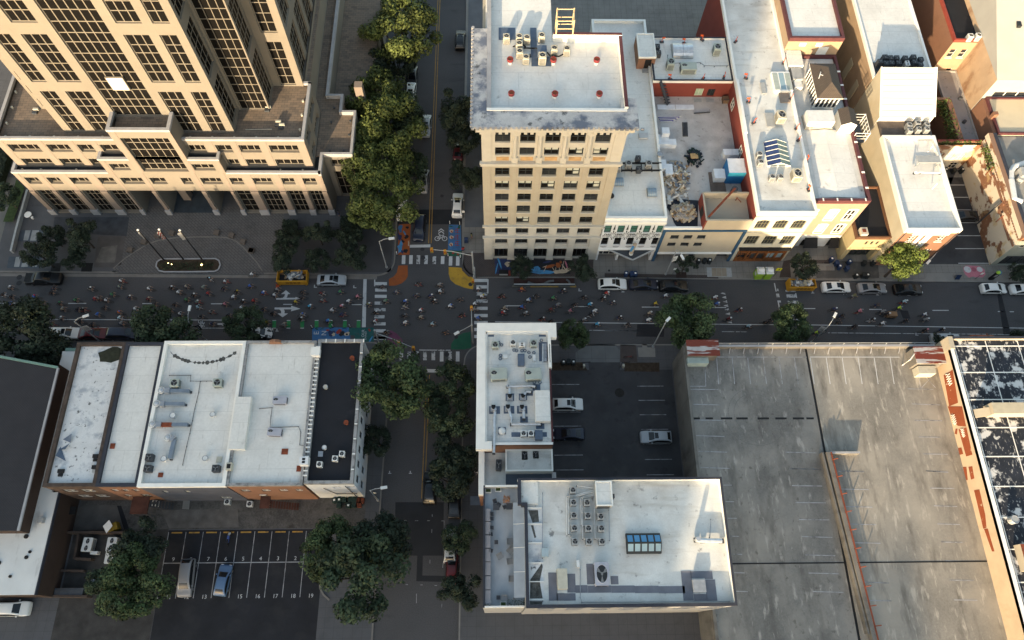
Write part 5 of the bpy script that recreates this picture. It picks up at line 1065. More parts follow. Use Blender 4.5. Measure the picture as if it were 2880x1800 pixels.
def row(name,label,cat,x0,x1,y0,y1,z,wm,rm,pm,par=.45,pw=.3,ops=None,pt=None,mats=None):
 t=thing(name,label,cat,((x0+x1)/2,(y0+y1)/2,0));walls(t,x0,x1,y0,y1,-.1,z-par-.2,wm,ops,mats)
 for s,rs in(ops or{}).items():
  u,n=DIRS[s]
  for r in rs:window(t,origin(s,x0,x1,y0,y1),u,n,r,.18,2,2,GLASSG,FRAMEW if s!='E' else FRAMED,.1)
 flat_roof(t,x0,x1,y0,y1,z,rm,par,pw,pm,pt);return t
dl=thing('warehouse','dark shingle roofed warehouse at the left edge with green eaves','warehouse',(-70,26,0))
walls(dl,-110,-62.9,14.7,38.0,-.1,8.6,BROWNW)
b=MB();b.prism([(-110,44),(-71.2,38.9),(-62.7,37.2),(-62.55,14.6),(-110,15.0)],8.6,9.0,SHING);b.obj('roof',dl)
b=MB();b.bar((-110,44.1,9.0),(-71.2,38.98,9.0),.35,.25,mat('copper_green',(.13,.22,.19),.7));b.bar((-71.2,38.98,9.0),(-62.6,37.28,9.0),.35,.25,mat('copper_green',(.13,.22,.19),.7));b.bar((-62.55,37.2,9.02),(-62.42,14.6,9.02),.3,.25,CEMENT);b.each('eave',dl)
ww=thing('low_building','low building with stained white membrane roof and tall brown rear wall','low building',(-62,24,0))
walls(ww,-100,-60.25,6.9,20.2,-.1,5.4,BROWNW);walls(ww,-64.6,-61.2,20.2,41.1,-.1,5.4,BROWNW,name='side_wall')
STW=stain(mat('stained_membrane',(.57,.57,.55),.7,.08,.3,fine=.04),(.2,.19,.18),.35,.58,.75,.7,(2,.5,1))
b=MB();b.prism([(-100,6.9),(-60.25,6.9),(-60.25,20.2),(-61.2,20.2),(-61.2,41.1),(-64.6,41.1),(-64.6,20),(-100,20)],5.4,5.7,STW);b.obj('roof',ww)
b=MB();b.box(-60.3,-60.15,6.85,20.2,5.3,5.8,COPD);b.box(-64.2,-61.5,41.1,41.6,5.2,5.8,mat('copper_green',(.13,.22,.19),.7));b.each('edge_trim',ww)
b=MB()
for x,y,r in((-63.3,33.2,.35),(-63.9,30,.22),(-63.2,14.3,.3),(-62.5,11.6,.25),(-62.2,12.3,.2),(-64,9.2,.2),(-66,10.9,.35)):b.cyl(x,y,5.7,5.85,r,BLACK,10)
b.box(-61.9,-61.2,16.0,16.7,5.7,6.3,GREYM);b.bar((-67.5,11.3,5.8),(-66.2,11.8,5.8),.25,.15,BLACK);b.each('roof_drain',ww)
rearw=[(1.6+1.5*i,2.6+1.5*i,6.0,7.6)for i in range(3)]
o1=row('row_building','narrow row building with peeling white roof and mossy north end','row building',-59.9,-53.0,20.05,40.6,10.4,RBRICK,ROOFP,mat('dark_brick_coping',(.06,.045,.038),.9,.3,1.5),.45,.45,{'S':[(1.2,3.0,6.2,8.2),(3.6,5.4,6.2,8.2),(1.2,3.0,2.2,4.4),(3.6,5.4,2.2,4.4)]},mats={'S':mat('dark_brick',(.075,.052,.042),.9,.25,.8)})
b=MB();b.prism(blob((-54.9,38.9),1.9,1.15,.1,16,.15,3),9.96,9.98,mat('roof_moss',(.022,.025,.016),.9,.3,2));b.obj('moss_patch',o1)
b=MB()
for p3 in([(-58.9,26.5,10.0),(-57.6,27.2,10.5),(-57.7,26.0,10.1)],[(-59.2,25.0,10.0),(-57.7,25.9,10.3),(-57.9,25.0,10.6)],[(-59.2,24.2,10.3),(-57.8,23.5,10.0),(-59.0,25.5,10.0)]):b.face(p3,BLUEM)
b.solo('loose_sheets','torn blue grey roofing sheets on the peeling roof','roofing sheets')
for k,(x,y,w,m,lb)in enumerate(((-54.3,23.9,.7,BLACK,'small black box near the ridge of the peeling roof'),(-54.1,22.4,1.2,BLACK,'black and grey hatch at the rear corner of the peeling roof'),(-58.5,21.9,.8,BLACK,'crumpled black bag at the rear left of the peeling roof'))):
 b=MB();b.box(x,x+w,y,y+.5,9.95,10.25,m);b.box(x+.1,x+w-.1,y-.45,y-.05,9.95,10.1,GREYM if k==1 else m);b.solo('roof_box',lb,'roof box')
o2=row('row_building','row building with smooth white roof right of the black ridge','row building',-52.98,-47.5,20.05,40.6,10.4,RBRICK,ROOFW,COPD,.4,.42,{'S':[(.8,1.7,6.6,8.2),(2.2,3.1,6.6,8.2),(3.6,4.5,6.6,8.2),(.8,1.7,2.6,4.4),(3.2,4.4,2.6,4.4)]})
o3=row('row_building','wide row building with equipment covered white roof and scalloped stains','row building',-47.48,-35.9,19.9,40.75,10.5,mat('blue_grey_wall',(.075,.08,.1),.9,.15,.6),ROOFW,WTRIM,.45,.45,{'S':[(2,2.7,6,7.6),(5,5.7,6,7.6),(8.3,9.8,1.2,3.0)]})
def streak(pts,z,w,parent,name='drain_stain'):
 b=MB();m=mat('stain_black',(.075,.075,.07),.9,.5,2,fine=.4);L_=[Vector((*q,z))for q in pts];n=len(L_);r_=random.Random(n);ws=[max(.03,w*r_.random()**1.6)for _ in L_];ws[0]=ws[-1]=.02
 for i in range(n-1):
  d=(L_[i+1]-L_[i]).normalized();e=Vector((-d.y,d.x,0));b.face([L_[i]-e*ws[i],L_[i+1]-e*ws[i+1],L_[i+1]+e*ws[i+1],L_[i]+e*ws[i]],m)
 b.obj(name,parent)
streak([(-46.6+9.4*t/40,39.3-1.75*math.sin(PI*t/40)**.7)for t in range(41)],10.06,.42,o3)
b=MB();b.box(-36.0,-33.9,24.8,32.2,10.0,10.9,ROOFW);b.solo('roof_curb','long low white box along the seam of the white roofs','roof curb')
o4=row('row_building','white roofed row building with brick coping and curved rear stain','row building',-35.88,-25.75,20.0,40.8,10.4,RBRICK,ROOFW,STONEC,.4,.35,{'S':[(1.0,2.2,6,7.6),(3.8,5.0,6,7.6),(6.2,7.4,6,7.6),(8.4,9.4,6,7.6),(2.5,3.6,2.2,4)]})
streak([(-35.2+9.0*t/36,20.8+1.15*math.sin(PI*t/36))for t in range(37)],9.97,.36,o4)
b=MB();b.tube([(-31.7,40.42,10.0),(-31.7,40.82,10.0)],.95,RBRICK,20);b.obj('parapet_arch',o4)
b=MB();b.box(-33.4,-32.5,20.0,20.9,3.3,3.5,WHITEM);b.solo('door_hood','small white door hood on the rear brick wall','door hood')
EW=[(20.9-20.2+2.1*i,20.9-20.2+2.1*i+1.1,z,z+2.1)for i in range(8)for z in(5.9,2.2)]
o5=row('corner_building','corner building with black roof, white walls and stone block coping','corner building',-25.55,-19.05,20.2,41.0,10.4,WHITEW,ROOFB,STONEC,.5,.4,{'E':EW,'S':[(3.4,4.4,7.2,8.3),(5.4,6.4,7.2,8.3)]})
b=MB()
for i in range(30):b.box(-25.75,-25.2,21.2+.64*i,21.38+.64*i,10.4,10.46,WTRIM)
for i in range(9):b.box(-19.4,-19.0,22+2.1*i,22.15+2.1*i,10.4,10.44,WTRIM)
for i in range(5):b.box(-24.5+1.35*i,-24.35+1.35*i,40.5,41.05,10.4,10.44,WTRIM)
b.each('coping_joint',o5)
b=MB();b.box(-26.1,-25.0,38.2,39.3,10.4,11.4,WHITEW);b.box(-26.2,-24.9,38.1,39.4,11.4,11.5,WTRIM);b.solo('chimney','white plastered chimney at the north end of the block coping','chimney')
b=MB();b.box(-26.2,-25.0,22.5,23.6,10.4,11.5,WHITEW);b.box(-25.8,-25.4,22.7,23.0,11.5,11.52,BLACK);b.box(-25.8,-25.4,23.1,23.4,11.5,11.52,BLACK);b.solo('chimney','white chimney with two black flues at the south end of the block coping','chimney')
b=MB()
for x0,x1,z in((-23.5,-19.6,4.0),):b.tube([(x0,20.1,7.5),(x0+1,20.1,3.6),(x1,20.1,3.6)],.05,DARKM)
b.tube([(-20.3,20.1,9.0),(-20.0,20.1,.4)],.05,DARKM);b.each('downpipe',o5)
b=MB();b.box(-51.3,-48.9,17.6,20.0,2.9,3.1,mat('rusty_deck',(.07,.03,.022),.9,.3,1));b.tube([(-51.2,17.7,.1),(-51.2,17.7,3)],.06,DARKM);b.tube([(-49.0,17.7,.1),(-49.0,17.7,3)],.06,DARKM)
for i in range(8):b.box(-48.9+.3*i,-48.6+.3*i,18.6,19.6,2.7-.34*i,2.76-.34*i,DARKM)
b.solo('fire_escape','rusty steel landing and stair behind the smooth white roof building','fire escape')
b=MB();b.box(-33.4,-32.0,18.3,20.0,2.6,2.8,mat('rusty_deck',(.07,.03,.022),.9,.3,1))
for i in range(11):b.box(-32.0+.32*i,-31.7+.32*i,18.4,19.4,2.5-.22*i,2.56-.22*i,MATS['rusty_deck'])
b.solo('fire_escape','long brown timber stair against the orange brick rear wall','fire escape')
pz=thing('restaurant_building','corner building with broad white L shaped parapet and crowded white roof','restaurant building',(3,34,0))
walls(pz,-2.2,7.85,25.0,42.2,-.1,11.2,RBRICK)
b=MB();b.box(-1.3,7.85,25.3,41.6,11.0,11.3,ROOFW);b.obj('roof',pz)
b=MB();b.box(-2.6,8.85,41.55,42.85,10.9,12.0,WTRIM);b.box(-2.6,-1.35,24.3,41.55,10.9,12.0,WTRIM);b.box(-1.35,-.45,24.3,25.4,10.9,12.0,WTRIM);b.box(7.55,8.0,36.0,41.55,10.9,12.0,WTRIM);b.box(8.0,8.85,40.6,41.55,10.9,12.0,WTRIM);b.box(-1.35,-1.1,25.4,41.3,10.9,11.7,WTRIM);b.box(-1.1,7.55,41.3,41.55,10.9,11.7,WTRIM)
b.box(-.45,7.85,25.0,25.35,10.9,11.6,RBRICK,WTRIM);b.box(7.65,7.9,25.35,36,10.9,11.5,WTRIM,COPR);b.obj('parapet',pz)
b=MB();b.box(5.5,7.55,28.0,32.4,11.3,12.6,ROOFW);b.obj('roof_penthouse',pz)
pa=thing('annex_building','lower white roofed annex behind the L shaped parapet building','annex building',(3,23,0))
walls(pa,-2.2,8.05,18.9,24.9,-.1,7.3,RBRICK);b=MB();b.box(-1.5,8.0,18.9,24.95,7.0,7.4,ROOFD);b.obj('roof',pa)
b=MB();b.box(-2.3,-1.5,18.95,24.95,7.0,8.3,WTRIM);b.obj('parapet',pa)
b=MB();b.box(1.45,7.9,22.0,25.0,7.4,8.9,WTRIM,ROOFD);ring(b,1.4,7.95,21.95,25.0,8.9,9.15,.22,WTRIM);b.box(1.45,7.9,20.2,21.9,7.41,7.5,mat('blue_grey_roof',(.06,.075,.1),.8,.15,.5));b.obj('raised_roof',pa)
b=MB();b.box(7.85,8.4,18.9,22,7.0,8.1,CEMENT);b.obj('side_parapet',pa)
se=thing('commercial_building','white roofed building with black coping, fan units and a blue skylight','commercial building',(16,11,0))
SZ=19.0;SX0,SX1,SY0,SY1=2.75,28.0,4.1,18.95
walls(se,SX0+.8,SX1,SY0,SY1,-.1,18.2,mat('grey_render',(.3,.3,.3),.85,.1,.5),{'S':[(1.5+3.4*i,3.5+3.4*i,z,z+2.0)for i in range(7)for z in(14.5,11)]})
b=MB();b.box(SX0+.8,SX1-.3,SY0+.3,SY1-.3,17.8,18.2,ROOFD);b.obj('roof',se)
b=MB();b.box(SX0+.8,SX1,SY0-.05,SY0+.3,17.8,19.0,COPD);b.box(SX0,SX1,SY1-.3,SY1,17.8,19.0,WTRIM,COPD);b.box(SX1-.3,SX1,SY0+.3,SY1-.3,17.8,19.0,WTRIM,COPD);b.box(SX0,SX0+.4,15.8,SY1-.3,17.8,19,COPD);b.box(SX0+.4,SX0+1.15,15.6,16.0,17.8,19.0,COPD);b.box(SX0+.8,SX0+1.15,SY0+.3,15.6,17.8,19.0,COPD);b.obj('parapet',se)
b=MB();b.box(SX0+1.15,SX0+2.9,SY0+.3,15.6,18.2,18.22,ROOFP);b.box(SX0+.4,SX0+2.5,15.9,SY1-.3,17.9,18.6,ROOFD)
for y in(15.4,13.5,11.3,9.0,6.9,4.9):b.box(SX0+1.15,SX0+2.9,y,y+.1,18.22,18.4,WTRIM)
for pts in([(4.0,15.2),(5.2,15.2),(5.3,13.8),(4.5,13.7)],[(4.3,13.4),(4.6,13.4),(4.9,12.0),(4.7,11.9)],[(4.1,7.2),(5.5,9.0),(5.6,8.6),(5.2,7.0),(5.5,5.1),(4.0,5.1)],[(4.0,4.8),(5.5,4.8),(5.4,4.45),(4.0,4.45)]):b.prism(pts,18.221,18.226,MATS['stain_black'])
b.obj('drain_strip',se)
pads=MB()
def SE(x,y,z=18.2):return P(C4(x,y),z)
for x0,y0,x1,y1 in((757,1025,825,1270),(890,1205,988,1270),(918,1035,985,1200),(825,1205,888,1270),(1090,948,1150,1128),(1298,1055,1360,1128),(990,1135,1093,1202),(1098,1138,1298,1202),(1303,1138,1503,1202),(1508,1140,1712,1204),(1717,1142,1922,1206),(1932,1010,1995,1270),(1997,1012,2110,1075),(2135,1085,2205,1272),(2025,1212,2132,1272),(2117,1012,2180,1082),(1926,1142,1940,1206)):
 a,c=SE(x0,y1),SE(x1,y0);pads.box(a.x,c.x,a.y,c.y,18.2,18.23,mat('walk_pad',(.15,.155,.18),.9,.12,1.0))
pads.each('walkway_pad',se)
te=thing('roof_terrace','roof terrace with planter boxes and chairs beside the black coped building','roof terrace',(.6,12,0))
TZ=14.0
walls(te,-1.5,3.5,4.3,18.9,-.1,TZ-.2,mat('grey_render',(.3,.3,.3)),skip='E');b=MB();b.box(-1.5,3.5,4.3,18.9,TZ-.3,TZ,mat('terrace_floor',(.34,.37,.40),.8,.12,.5,fine=.06));b.obj('floor',te)
b=MB();b.box(-1.52,-1.3,4.3,18.9,TZ,TZ+1.0,GREYM,COPD);b.box(-1.3,3.5,18.65,18.9,TZ,TZ+1.1,GREYM,WTRIM);b.box(-1.3,3.5,4.3,4.5,TZ,TZ+1.1,WTRIM);b.obj('parapet',te)
b=MB();b.face([(2.2,5.3,TZ+2.6),(3.55,5.3,TZ+3.0),(3.55,16.4,TZ+3.0),(2.2,16.4,TZ+2.6)],mat('awning_grey',(.27,.31,.36),.7,.1,.8))
for y in(8.2,11.0,13.8):b.bar((2.2,y,TZ+2.62),(3.55,y,TZ+3.02),.06,.04,WTRIM)
for y in(5.3,16.4):b.tube([(2.2,y,TZ),(2.2,y,TZ+2.6)],.06,DARKM)
b.obj('awning',te)
ga=thing('parking_garage','concrete parking garage with weathered open top deck and rusty stair roofs','parking garage',(47,26,0))
GZ=6.9
b=MB();b.box(28.15,66.3,-40,41.0,-.1,6.6,GWALL);b.obj('wall',ga)
b=MB();b.box(28.15,46.8,-40,41.0,6.6,GZ,DECKC);b.box(47.15,66.5,-40,41.0,6.6,GZ,DECKSUN);b.box(46.8,47.15,-40,41.0,6.6,GZ-.06,BLACK);b.obj('deck',ga)
b=MB();b.box(28.1,28.5,-40,41.0,GZ,GZ+.8,GWALL);b.box(33.0,66.3,40.7,41.05,GZ,GZ+.9,GWALL,CEMENT);b.obj('parapet',ga)
b=MB();b.tube([(31,41.05,GZ+1.5),(66,41.05,GZ+1.5)],.05,POLE)
for i in range(16):b.tube([(33+2.15*i,41.05,GZ+.8),(33+2.15*i,41.05,GZ+1.5)],.045,POLE);b.bar((33.3+2.15*i,41.0,GZ+.4),(33.0+2.15*i,39.9,GZ+.05),.12,.12,CEMENT)
b.obj('railing',ga)
GL=MB()
for x0 in[D3(278+110*i,262)[0]for i in range(6)]:pass
for i in range(6):
 a,c=P(D3(285+108*i,262),GZ),P(D3(300+110.5*i,445),GZ);GL.bar((a.x,a.y,GZ+.008),(c.x,c.y,GZ+.008),.11,.006,PAINTL)
for i in range(6):
 a,c=P(D3(935+111*i,262),GZ),P(D3(963+111*i,445),GZ);GL.bar((a.x,a.y,GZ+.008),(c.x,c.y,GZ+.008),.11,.006,PAINT)
def gline(t,x0,y0,x1,y1,m=PAINTL,w=.11):a,c=P(t(x0,y0),GZ),P(t(x1,y1),GZ);GL.bar((a.x,a.y,GZ+.008),(c.x,c.y,GZ+.008),w,.006,m)
gline(D3,275,257,912,258);gline(D3,935,257,1555,258,PAINT)
for(x0,y0,x1,y1)in((105,482,298,482),(120,585,312,590),(130,694,325,697),(143,803,340,809),(158,912,357,918),(172,1024,375,1031),(765,918,980,923),(790,1033,1000,1036),(1612,478,1790,482),(1640,583,1838,590),(1660,697,1850,700),(1690,812,1835,815),(1720,930,1890,933),(1740,1048,1890,1055),(1145,1048,1310,1053),(75,460,210,460),(205,310,210,460),(1705,360,1805,470),(1805,365,1705,475),(1690,360,1700,478)):gline(D3,x0,y0,x1,y1)
for(x0,y0,x1,y1)in((605,107,838,110),(625,236,858,239),(650,367,888,369),(680,499,915,501),(702,630,938,637),(730,772,960,778),(755,912,990,918),(788,1055,1025,1062),(985,124,1185,130),(1000,262,1218,267),(1025,398,1248,403),(1050,532,1275,539),(1075,677,1310,682),(1110,828,1340,828),(1125,979,1375,990),(1150,1122,1395,1128),(95,232,160,232),(112,360,178,360),(128,488,200,489),(145,627,218,629),(160,766,240,768),(178,909,260,911),(195,1053,284,1056),(1662,123,1835,135),(1692,255,1880,258),(1724,392,1905,398),(1750,532,1925,537),(1778,672,1945,675),(1810,818,2035,824),(1846,967,2030,970),(1880,1120,2060,1123)):gline(D4,x0,y0,x1,y1)
GL.each('stall_line',ga)
b=MB()
for x0,x1 in((122,170),(207,260),(313,395),(421,502),(568,650),(692,772),(813,893),(907,961)):
 a,c=P(D3(x0,677),GZ),P(D3(x1,690),GZ);b.box(a.x,c.x,c.y,a.y,GZ+.004,GZ+.012,BLACK)
b.box(28.5,66.3,9.75,9.92,GZ+.004,GZ+.02,BLACK)
for r0,aw in((3.9,(20,200)),(3.1,(60,230)),(4.6,(190,350))):
 for i in range(30):
  t0=math.radians(aw[0]+(aw[1]-aw[0])*i/30);t1=math.radians(aw[0]+(aw[1]-aw[0])*(i+.8)/30);b.bar((37.8+r0*math.cos(t0),30.5+r0*math.sin(t0),GZ+.006),(37.8+r0*math.cos(t1),30.5+r0*math.sin(t1),GZ+.006),.06,.004,mat('tyre_mark',(.12,.115,.11),.9))
b.obj('joint_patches',ga)
b=MB();b.bar((46.2,24.6,GZ+.5),(47.9,1.0,GZ+.5),.25,1.0,GWALL);b.bar((46.9,24.6,GZ+.6),(48.7,-4,GZ+.6),.5,1.2,GWALL);b.bar((47.3,24.6,GZ+1.25),(49.1,-4,GZ+1.25),.18,.1,RUST);b.box(47.1,51.5,24.4,24.7,GZ,GZ+1.1,GWALL,CEMENT)
for i in range(11):b.tube([(47.2+.07*i*2.4,23.5-2.4*i,GZ+1.1),(47.9+.07*i*2.4,23.6-2.4*i,GZ+1.7)],.06,RUST)
b.obj('ramp_wall',ga)
sh=MB();sh.box(28.2,33.0,38.7,41.2,9.3,9.42,RUSTROOF);sh.each('stair_roof',ga)
b=MB();b.box(28.3,32.8,38.9,41.1,GZ,9.3,GWALL);b.box(28.4,31.5,37.9,38.8,GZ,8.4,mat('pale_green_frame',(.3,.36,.34),.6));b.obj('stair_tower',ga)
sh=MB();a,c=P(D3(1650,185),9.4),P(D3(1865,300),9.4);sh.box(a.x,c.x+.4,c.y,a.y,9.3,9.42,RUSTROOF);sh.each('stair_roof',ga)
b=MB();b.box(a.x+.1,c.x+.2,c.y+.1,a.y-.1,GZ,9.3,GWALL);b.box(a.x+.5,c.x-1,c.y-1.3,c.y-.1,GZ,8.6,BEIGEM);b.tube([(a.x-.8,a.y-2,GZ),(a.x-.8,a.y-2,9.2),(a.x+.3,a.y-.8,9.2)],.08,WTRIM);b.obj('stair_tower',ga)
dn=thing('warehouse','warehouse with patchy black and white roof and tall orange painted side wall','warehouse',(90,20,0))
b=MB();b.box(66.35,66.351,-40,40.6,GZ-.2,11.0,ORANGEW);b.box(66.35,130,40.9,40.95,-.1,10.6,GWALL);b.box(66.3,67.0,39.0,40.9,GZ,11.2,BEIGE);b.obj('wall',dn)
def wq(t,pts,x,m):
 v=[]
 for q in pts:d=ray(t(*q));k=x/d.x;v.append((x,d.y*k,d.z*k+CAMH))
 b=MB();b.face(v,m);b.obj('paint_patch',dn)
for t,pts in((D3,[(1862,385),(1925,345),(1962,575),(1900,600)]),(D3,[(1890,600),(1990,600),(2018,740),(1960,735),(1925,700)]),(D3,[(1965,760),(2020,745),(2062,935),(2018,948)]),(D3,[(1962,890),(1985,885),(1998,930),(1970,938)]),(D3,[(1945,755),(1958,755),(1955,795),(1938,790)]),(D4,[(1945,92),(1975,92),(1985,192),(1968,195)]),(D4,[(1990,92),(2020,85),(2036,180),(2010,190)]),(D4,[(2033,272),(2075,265),(2120,460),(2130,560),(2105,570)]),(D4,[(2110,570),(2140,568),(2175,690),(2192,745),(2172,745)])):wq(t,pts,66.33,RUSTP)
for t,x,y,s in((D3,1895,400,1.2),(D3,1930,680,1.0),(D3,1993,775,.8)):
 d=ray(t(x,y));k=66.3/d.x;yy,zz=d.y*k,d.z*k+CAMH;b=MB()
 for i in range(5):b.tube([(66.3,yy+.5*s-.3*i*s,zz-.4*s),(66.3,yy+.35*s-.3*i*s,zz+.45*s),(66.3,yy+.25*s-.3*i*s,zz-.2*s)],.05,WTRIM,4)
 b.obj('graffiti',dn)
b=MB();b.box(66.7,130,-40,40.9,10.0,10.4,ROOFK);b.obj('roof',dn)
b=MB();b.box(66.35,66.9,-40,41,10.4,11.0,mat('orange_coping',(.5,.42,.32),.9),WTRIM);b.box(66.9,130,40.6,41,10.4,11,BEIGE,COPD)
for i in range(20):b.box(66.95,130,39.6-4.1*i,39.75-4.1*i,10.4,10.44,WTRIM)
for i in range(12):b.box(67.4+4.8*i,67.52+4.8*i,-40,40.5,10.4,10.43,WTRIM)
b.each('roof_seam',dn)
b=MB();q,w=P(D3(2160,690),10.4),P(D3(2415,600),10.4)
b.box(q.x,w.x+.5,q.y+.3,w.y,10.4,12.3,BEIGE,mat('hatch_roof',(.42,.37,.27),.8,.1,1));b.bar((q.x-1.6,q.y+.8,10.5),(q.x,q.y+.8,11.6),1.2,.15,BEIGE);b.solo('roof_hut','cream stair hut on the patchy black roof','roof hut')
b=MB();q=P(D4(2380,790),10.4);b.box(q.x-.3,q.x+3,q.y-1.8,q.y+1.5,10.4,11.8,BEIGE,RUST);b.solo('roof_hut','tan box at the right frame edge of the patchy roof','roof hut');b=MB();b.cyl(q.x+.3,q.y+4.7,10.4,11.3,.55,GREYM,12,.5);b.torus((q.x+.3,q.y+4.7,11.3),.5,.06,GALV,'z',14,5);b.solo('roof_vent','round grey vent near the right edge of the patchy roof','roof vent')
for nm,lb,x0,x1,y0,y1,h in(('office_block','wide brick office block beyond the lower left of the view',-135,-64.7,-75,-40,31.5),('office_block','tall office tower just beyond the bottom of the view',-60.5,-15,-80,-40,60.6),('office_block','mid height office block beyond the bottom centre of the view',-14.8,2.7,-47,-40,38.5),('office_block','low brick block beyond the bottom of the view',2.9,19.8,-110,-39.5,25.2),('office_block','small block beyond the garage deck',30.1,36.4,-68,-45.7,20.0),('office_block','narrow block beyond the lower left of the view',-64.5,-60.6,-70,-40,36.0)):  # unseen blocks, sized and placed only to cast shade over the scene
 x0,x1,y0,y1,h=x0-72.3,x1-72.3,y0-210,y1-210,h+47.2
 t=thing(nm,lb,'office block',((x0+x1)/2,(y0+y1)/2,0));n_=int((x1-x0)//4)
 ops=[((i+.25)*(x1-x0)/n_,(i+.75)*(x1-x0)/n_,z,z+1.8)for i in range(n_)for z in range(2,int(h)-2,8)]
 walls(t,x0,x1,y0,y1,-.1,h-.3,BUFF,{'N':ops});flat_roof(t,x0,x1,y0,y1,h,ROOFW,.5,.4,CEMENT)
ORD=['first','second','third','fourth','fifth','sixth','seventh','eighth','ninth','tenth','eleventh','twelfth','thirteenth','fourteenth']
def unit_template(name,fans):
 """1 x 1 x 1 m condenser: cabinet, louvres, fan well with blades"""
 t=thing(name,'template','condenser unit');b=MB()
 b.prism([(-.5,-.44),(-.44,-.5),(.44,-.5),(.5,-.44),(.5,.44),(.44,.5),(-.44,.5),(-.5,.44)],.06,1.0,GREYM);b.box(-.47,.47,-.47,.47,0,.06,DARKM);c=b.obj('cabinet',t)
 g=MB()
 for i in range(5):g.box(-.4,.4,-.506,-.5,.18+.14*i,.25+.14*i,DARKM);g.box(.5,.506,-.4,.4,.18+.14*i,.25+.14*i,DARKM);g.box(-.506,-.5,-.4,.4,.18+.14*i,.25+.14*i,DARKM)
 g.obj('louvre',t)
 for(cx,cy,r)in fans:
  f=MB();f.cyl(cx,cy,1.0,1.012,r,FAN,18);f.torus((cx,cy,1.015),r,.03,GREYM,'z',18,5)
  fo=f.obj('fan',t);f=MB()
  for k in range(3):
   a=2*PI*k/3+.5;p=[(cx+r*q*math.cos(a+s),cy+r*q*math.sin(a+s),1.02)for q,s in((.12,0),(.9,-.28),(.9,.28))];f.face(p,BLADE)
  f.cyl(cx,cy,1.012,1.03,r*.2,BLADE,8);o=f.obj('blade',t);o.parent=fo
 return t,kids_of(t)
UT={'one':unit_template('condenser_unit',[(0,0,.4)]),'two':unit_template('condenser_unit',[(0,-.25,.22),(0,.25,.22)]),'side':unit_template('rooftop_unit',[(-.28,.1,.2)])}
USED=set()
def unit(kind,loc,size,m,label,rz=0,group=None,cat=None):
 r,k=UT[kind];sw={'grey_unit':m}if m is not GREYM else None
 o=copy_thing(r,k,loc,rz,label,group,size,sw)
 if cat:o['category']=cat
 return o
def units(kind,t,pts,z,size,m,what,where,group,rz=0,order='left'):
 pts=sorted(pts);n=len(pts)
 for i,q in enumerate(pts):
  p=P(t(q[0],q[1]),z+size[2]);mm=q[2]if len(q)>2 else m
  lab=f'{what} {where}'+(f', {ORD[i]} from the {order}' if n>1 else '')
  unit(kind,(p.x,p.y,z),size,mm,lab,rz+rnd.uniform(-.06,.06),group if n>1 else None)
for ci,(cn,pts)in enumerate((('west',[(967,303),(972,410),(975,523),(980,635),(985,752)]),('middle',[(1090,413),(1098,525),(1103,637),(1108,752)]),('east',[(1210,533),(1216,637),(1221,752)]))):
 for i,q in enumerate(pts):
  p=P(C4(*q),19.1);unit('one',(p.x,p.y,18.2),(.8,.8,.9),GREYM,f'grey fan unit, {cn} row of the black coped roof, {ORD[i]} from the top',0,'fan units in rows on the black coped roof')
units('one',C,[(418,35),(540,35),(612,45),(752,25),(540,100),(543,175),(604,230),(872,145),(990,150)],35.25,(.85,.85,1.15),BEIGEM,'beige fan unit','on the brick office tower roof','fan units on the tower roof')
p=P(C(758,222),36.6);unit('one',(p.x,p.y,35.25),(1.0,1.0,1.5),BEIGEM,'tall beige fan unit on a blue pad on the tower roof')
units('one',C,[(1575,1235),(1765,1235),(1475,1270)],13.2,(.95,.95,1.1),GREYM,'grey fan unit','on the black roof beams','units on the black beams')
units('one',C,[(1665,1185),(1672,1285)],13.2,(.8,.8,1.0),DARKM,'dark round topped fan unit','on the black roof beams','dark units on the beams')
units('one',D,[(500,130),(512,190)],14.0,(.9,.9,1.0),DARKM,'dark fan unit','beside the brick stair hut','dark units beside the stair hut')
units('one',D,[(632,275),(1072,135)],14.0,(1.2,1.4,1.6),GREENM,'grey green cabinet unit','behind the red wall','cabinets behind the red wall')
p=P(D(800,318),15.3);unit('side',(p.x,p.y,14.0),(2.6,1.6,1.3),GREENM,'wide grey green rooftop machine above the red wall')
units('one',D,[(1470,1145),(1482,1220),(1590,1362),(1668,1362)],14.7,(.85,.85,1.0),GREYM,'grey fan unit','on the cream shop roof','fan units on the cream shop roof')
units('one',D,[(1680,775),(1830,1328)],15.2,(1.4,1.7,1.5),BEIGEM,'beige box unit on a stand','along the cream shop roof','box units on the cream shop roof')
units('one',E,[(1005,872),(1085,852),(1172,868),(1012,922),(1095,912),(1172,912)],11.5,(.8,.8,1.15),GREYM,'grey fan unit','on the timber deck','fan units on the timber deck')
units('one',E,[(728,272),(775,230),(785,288),(827,238),(836,285),(885,238),(902,285),(966,240),(1045,230),(1056,278),(1113,252),(1110,300)],13.5,(.85,.85,1.1),DARKM,'dark fan unit','behind the sloping roof','dark fan units behind the sloping roof')
units('two',E,[(985,292)],13.5,(.7,1.0,1.2),WHITEM,'white twin fan unit','among the dark units behind the sloping roof',None)
units('one',E,[(1585,30),(1660,25)],hz-.3,(.9,.9,1.2),WHITEM,'white fan unit','on the tan brick house','white units on the tan house')
units('one',C3,[(312,230),(675,215)],11.3,(1.0,1.0,1.0),GREENM,'grey green fan unit','on the L shaped roof','fan units by the north parapet')
units('one',C3,[(480,210)],11.3,(.85,.85,.9),WHITEM,'white fan unit','between the two grey green ones on the L shaped roof',None)
units('two',C3,[(565,230)],11.3,(.9,.6,.9),WHITEM,'plain white box unit','beside the white fan unit on the L shaped roof',None)
units('side',C3,[(345,505),(672,505)],11.3,(2.3,1.7,1.2),GREENM,'large grey green machine','on the L shaped roof','large machines on the L shaped roof')
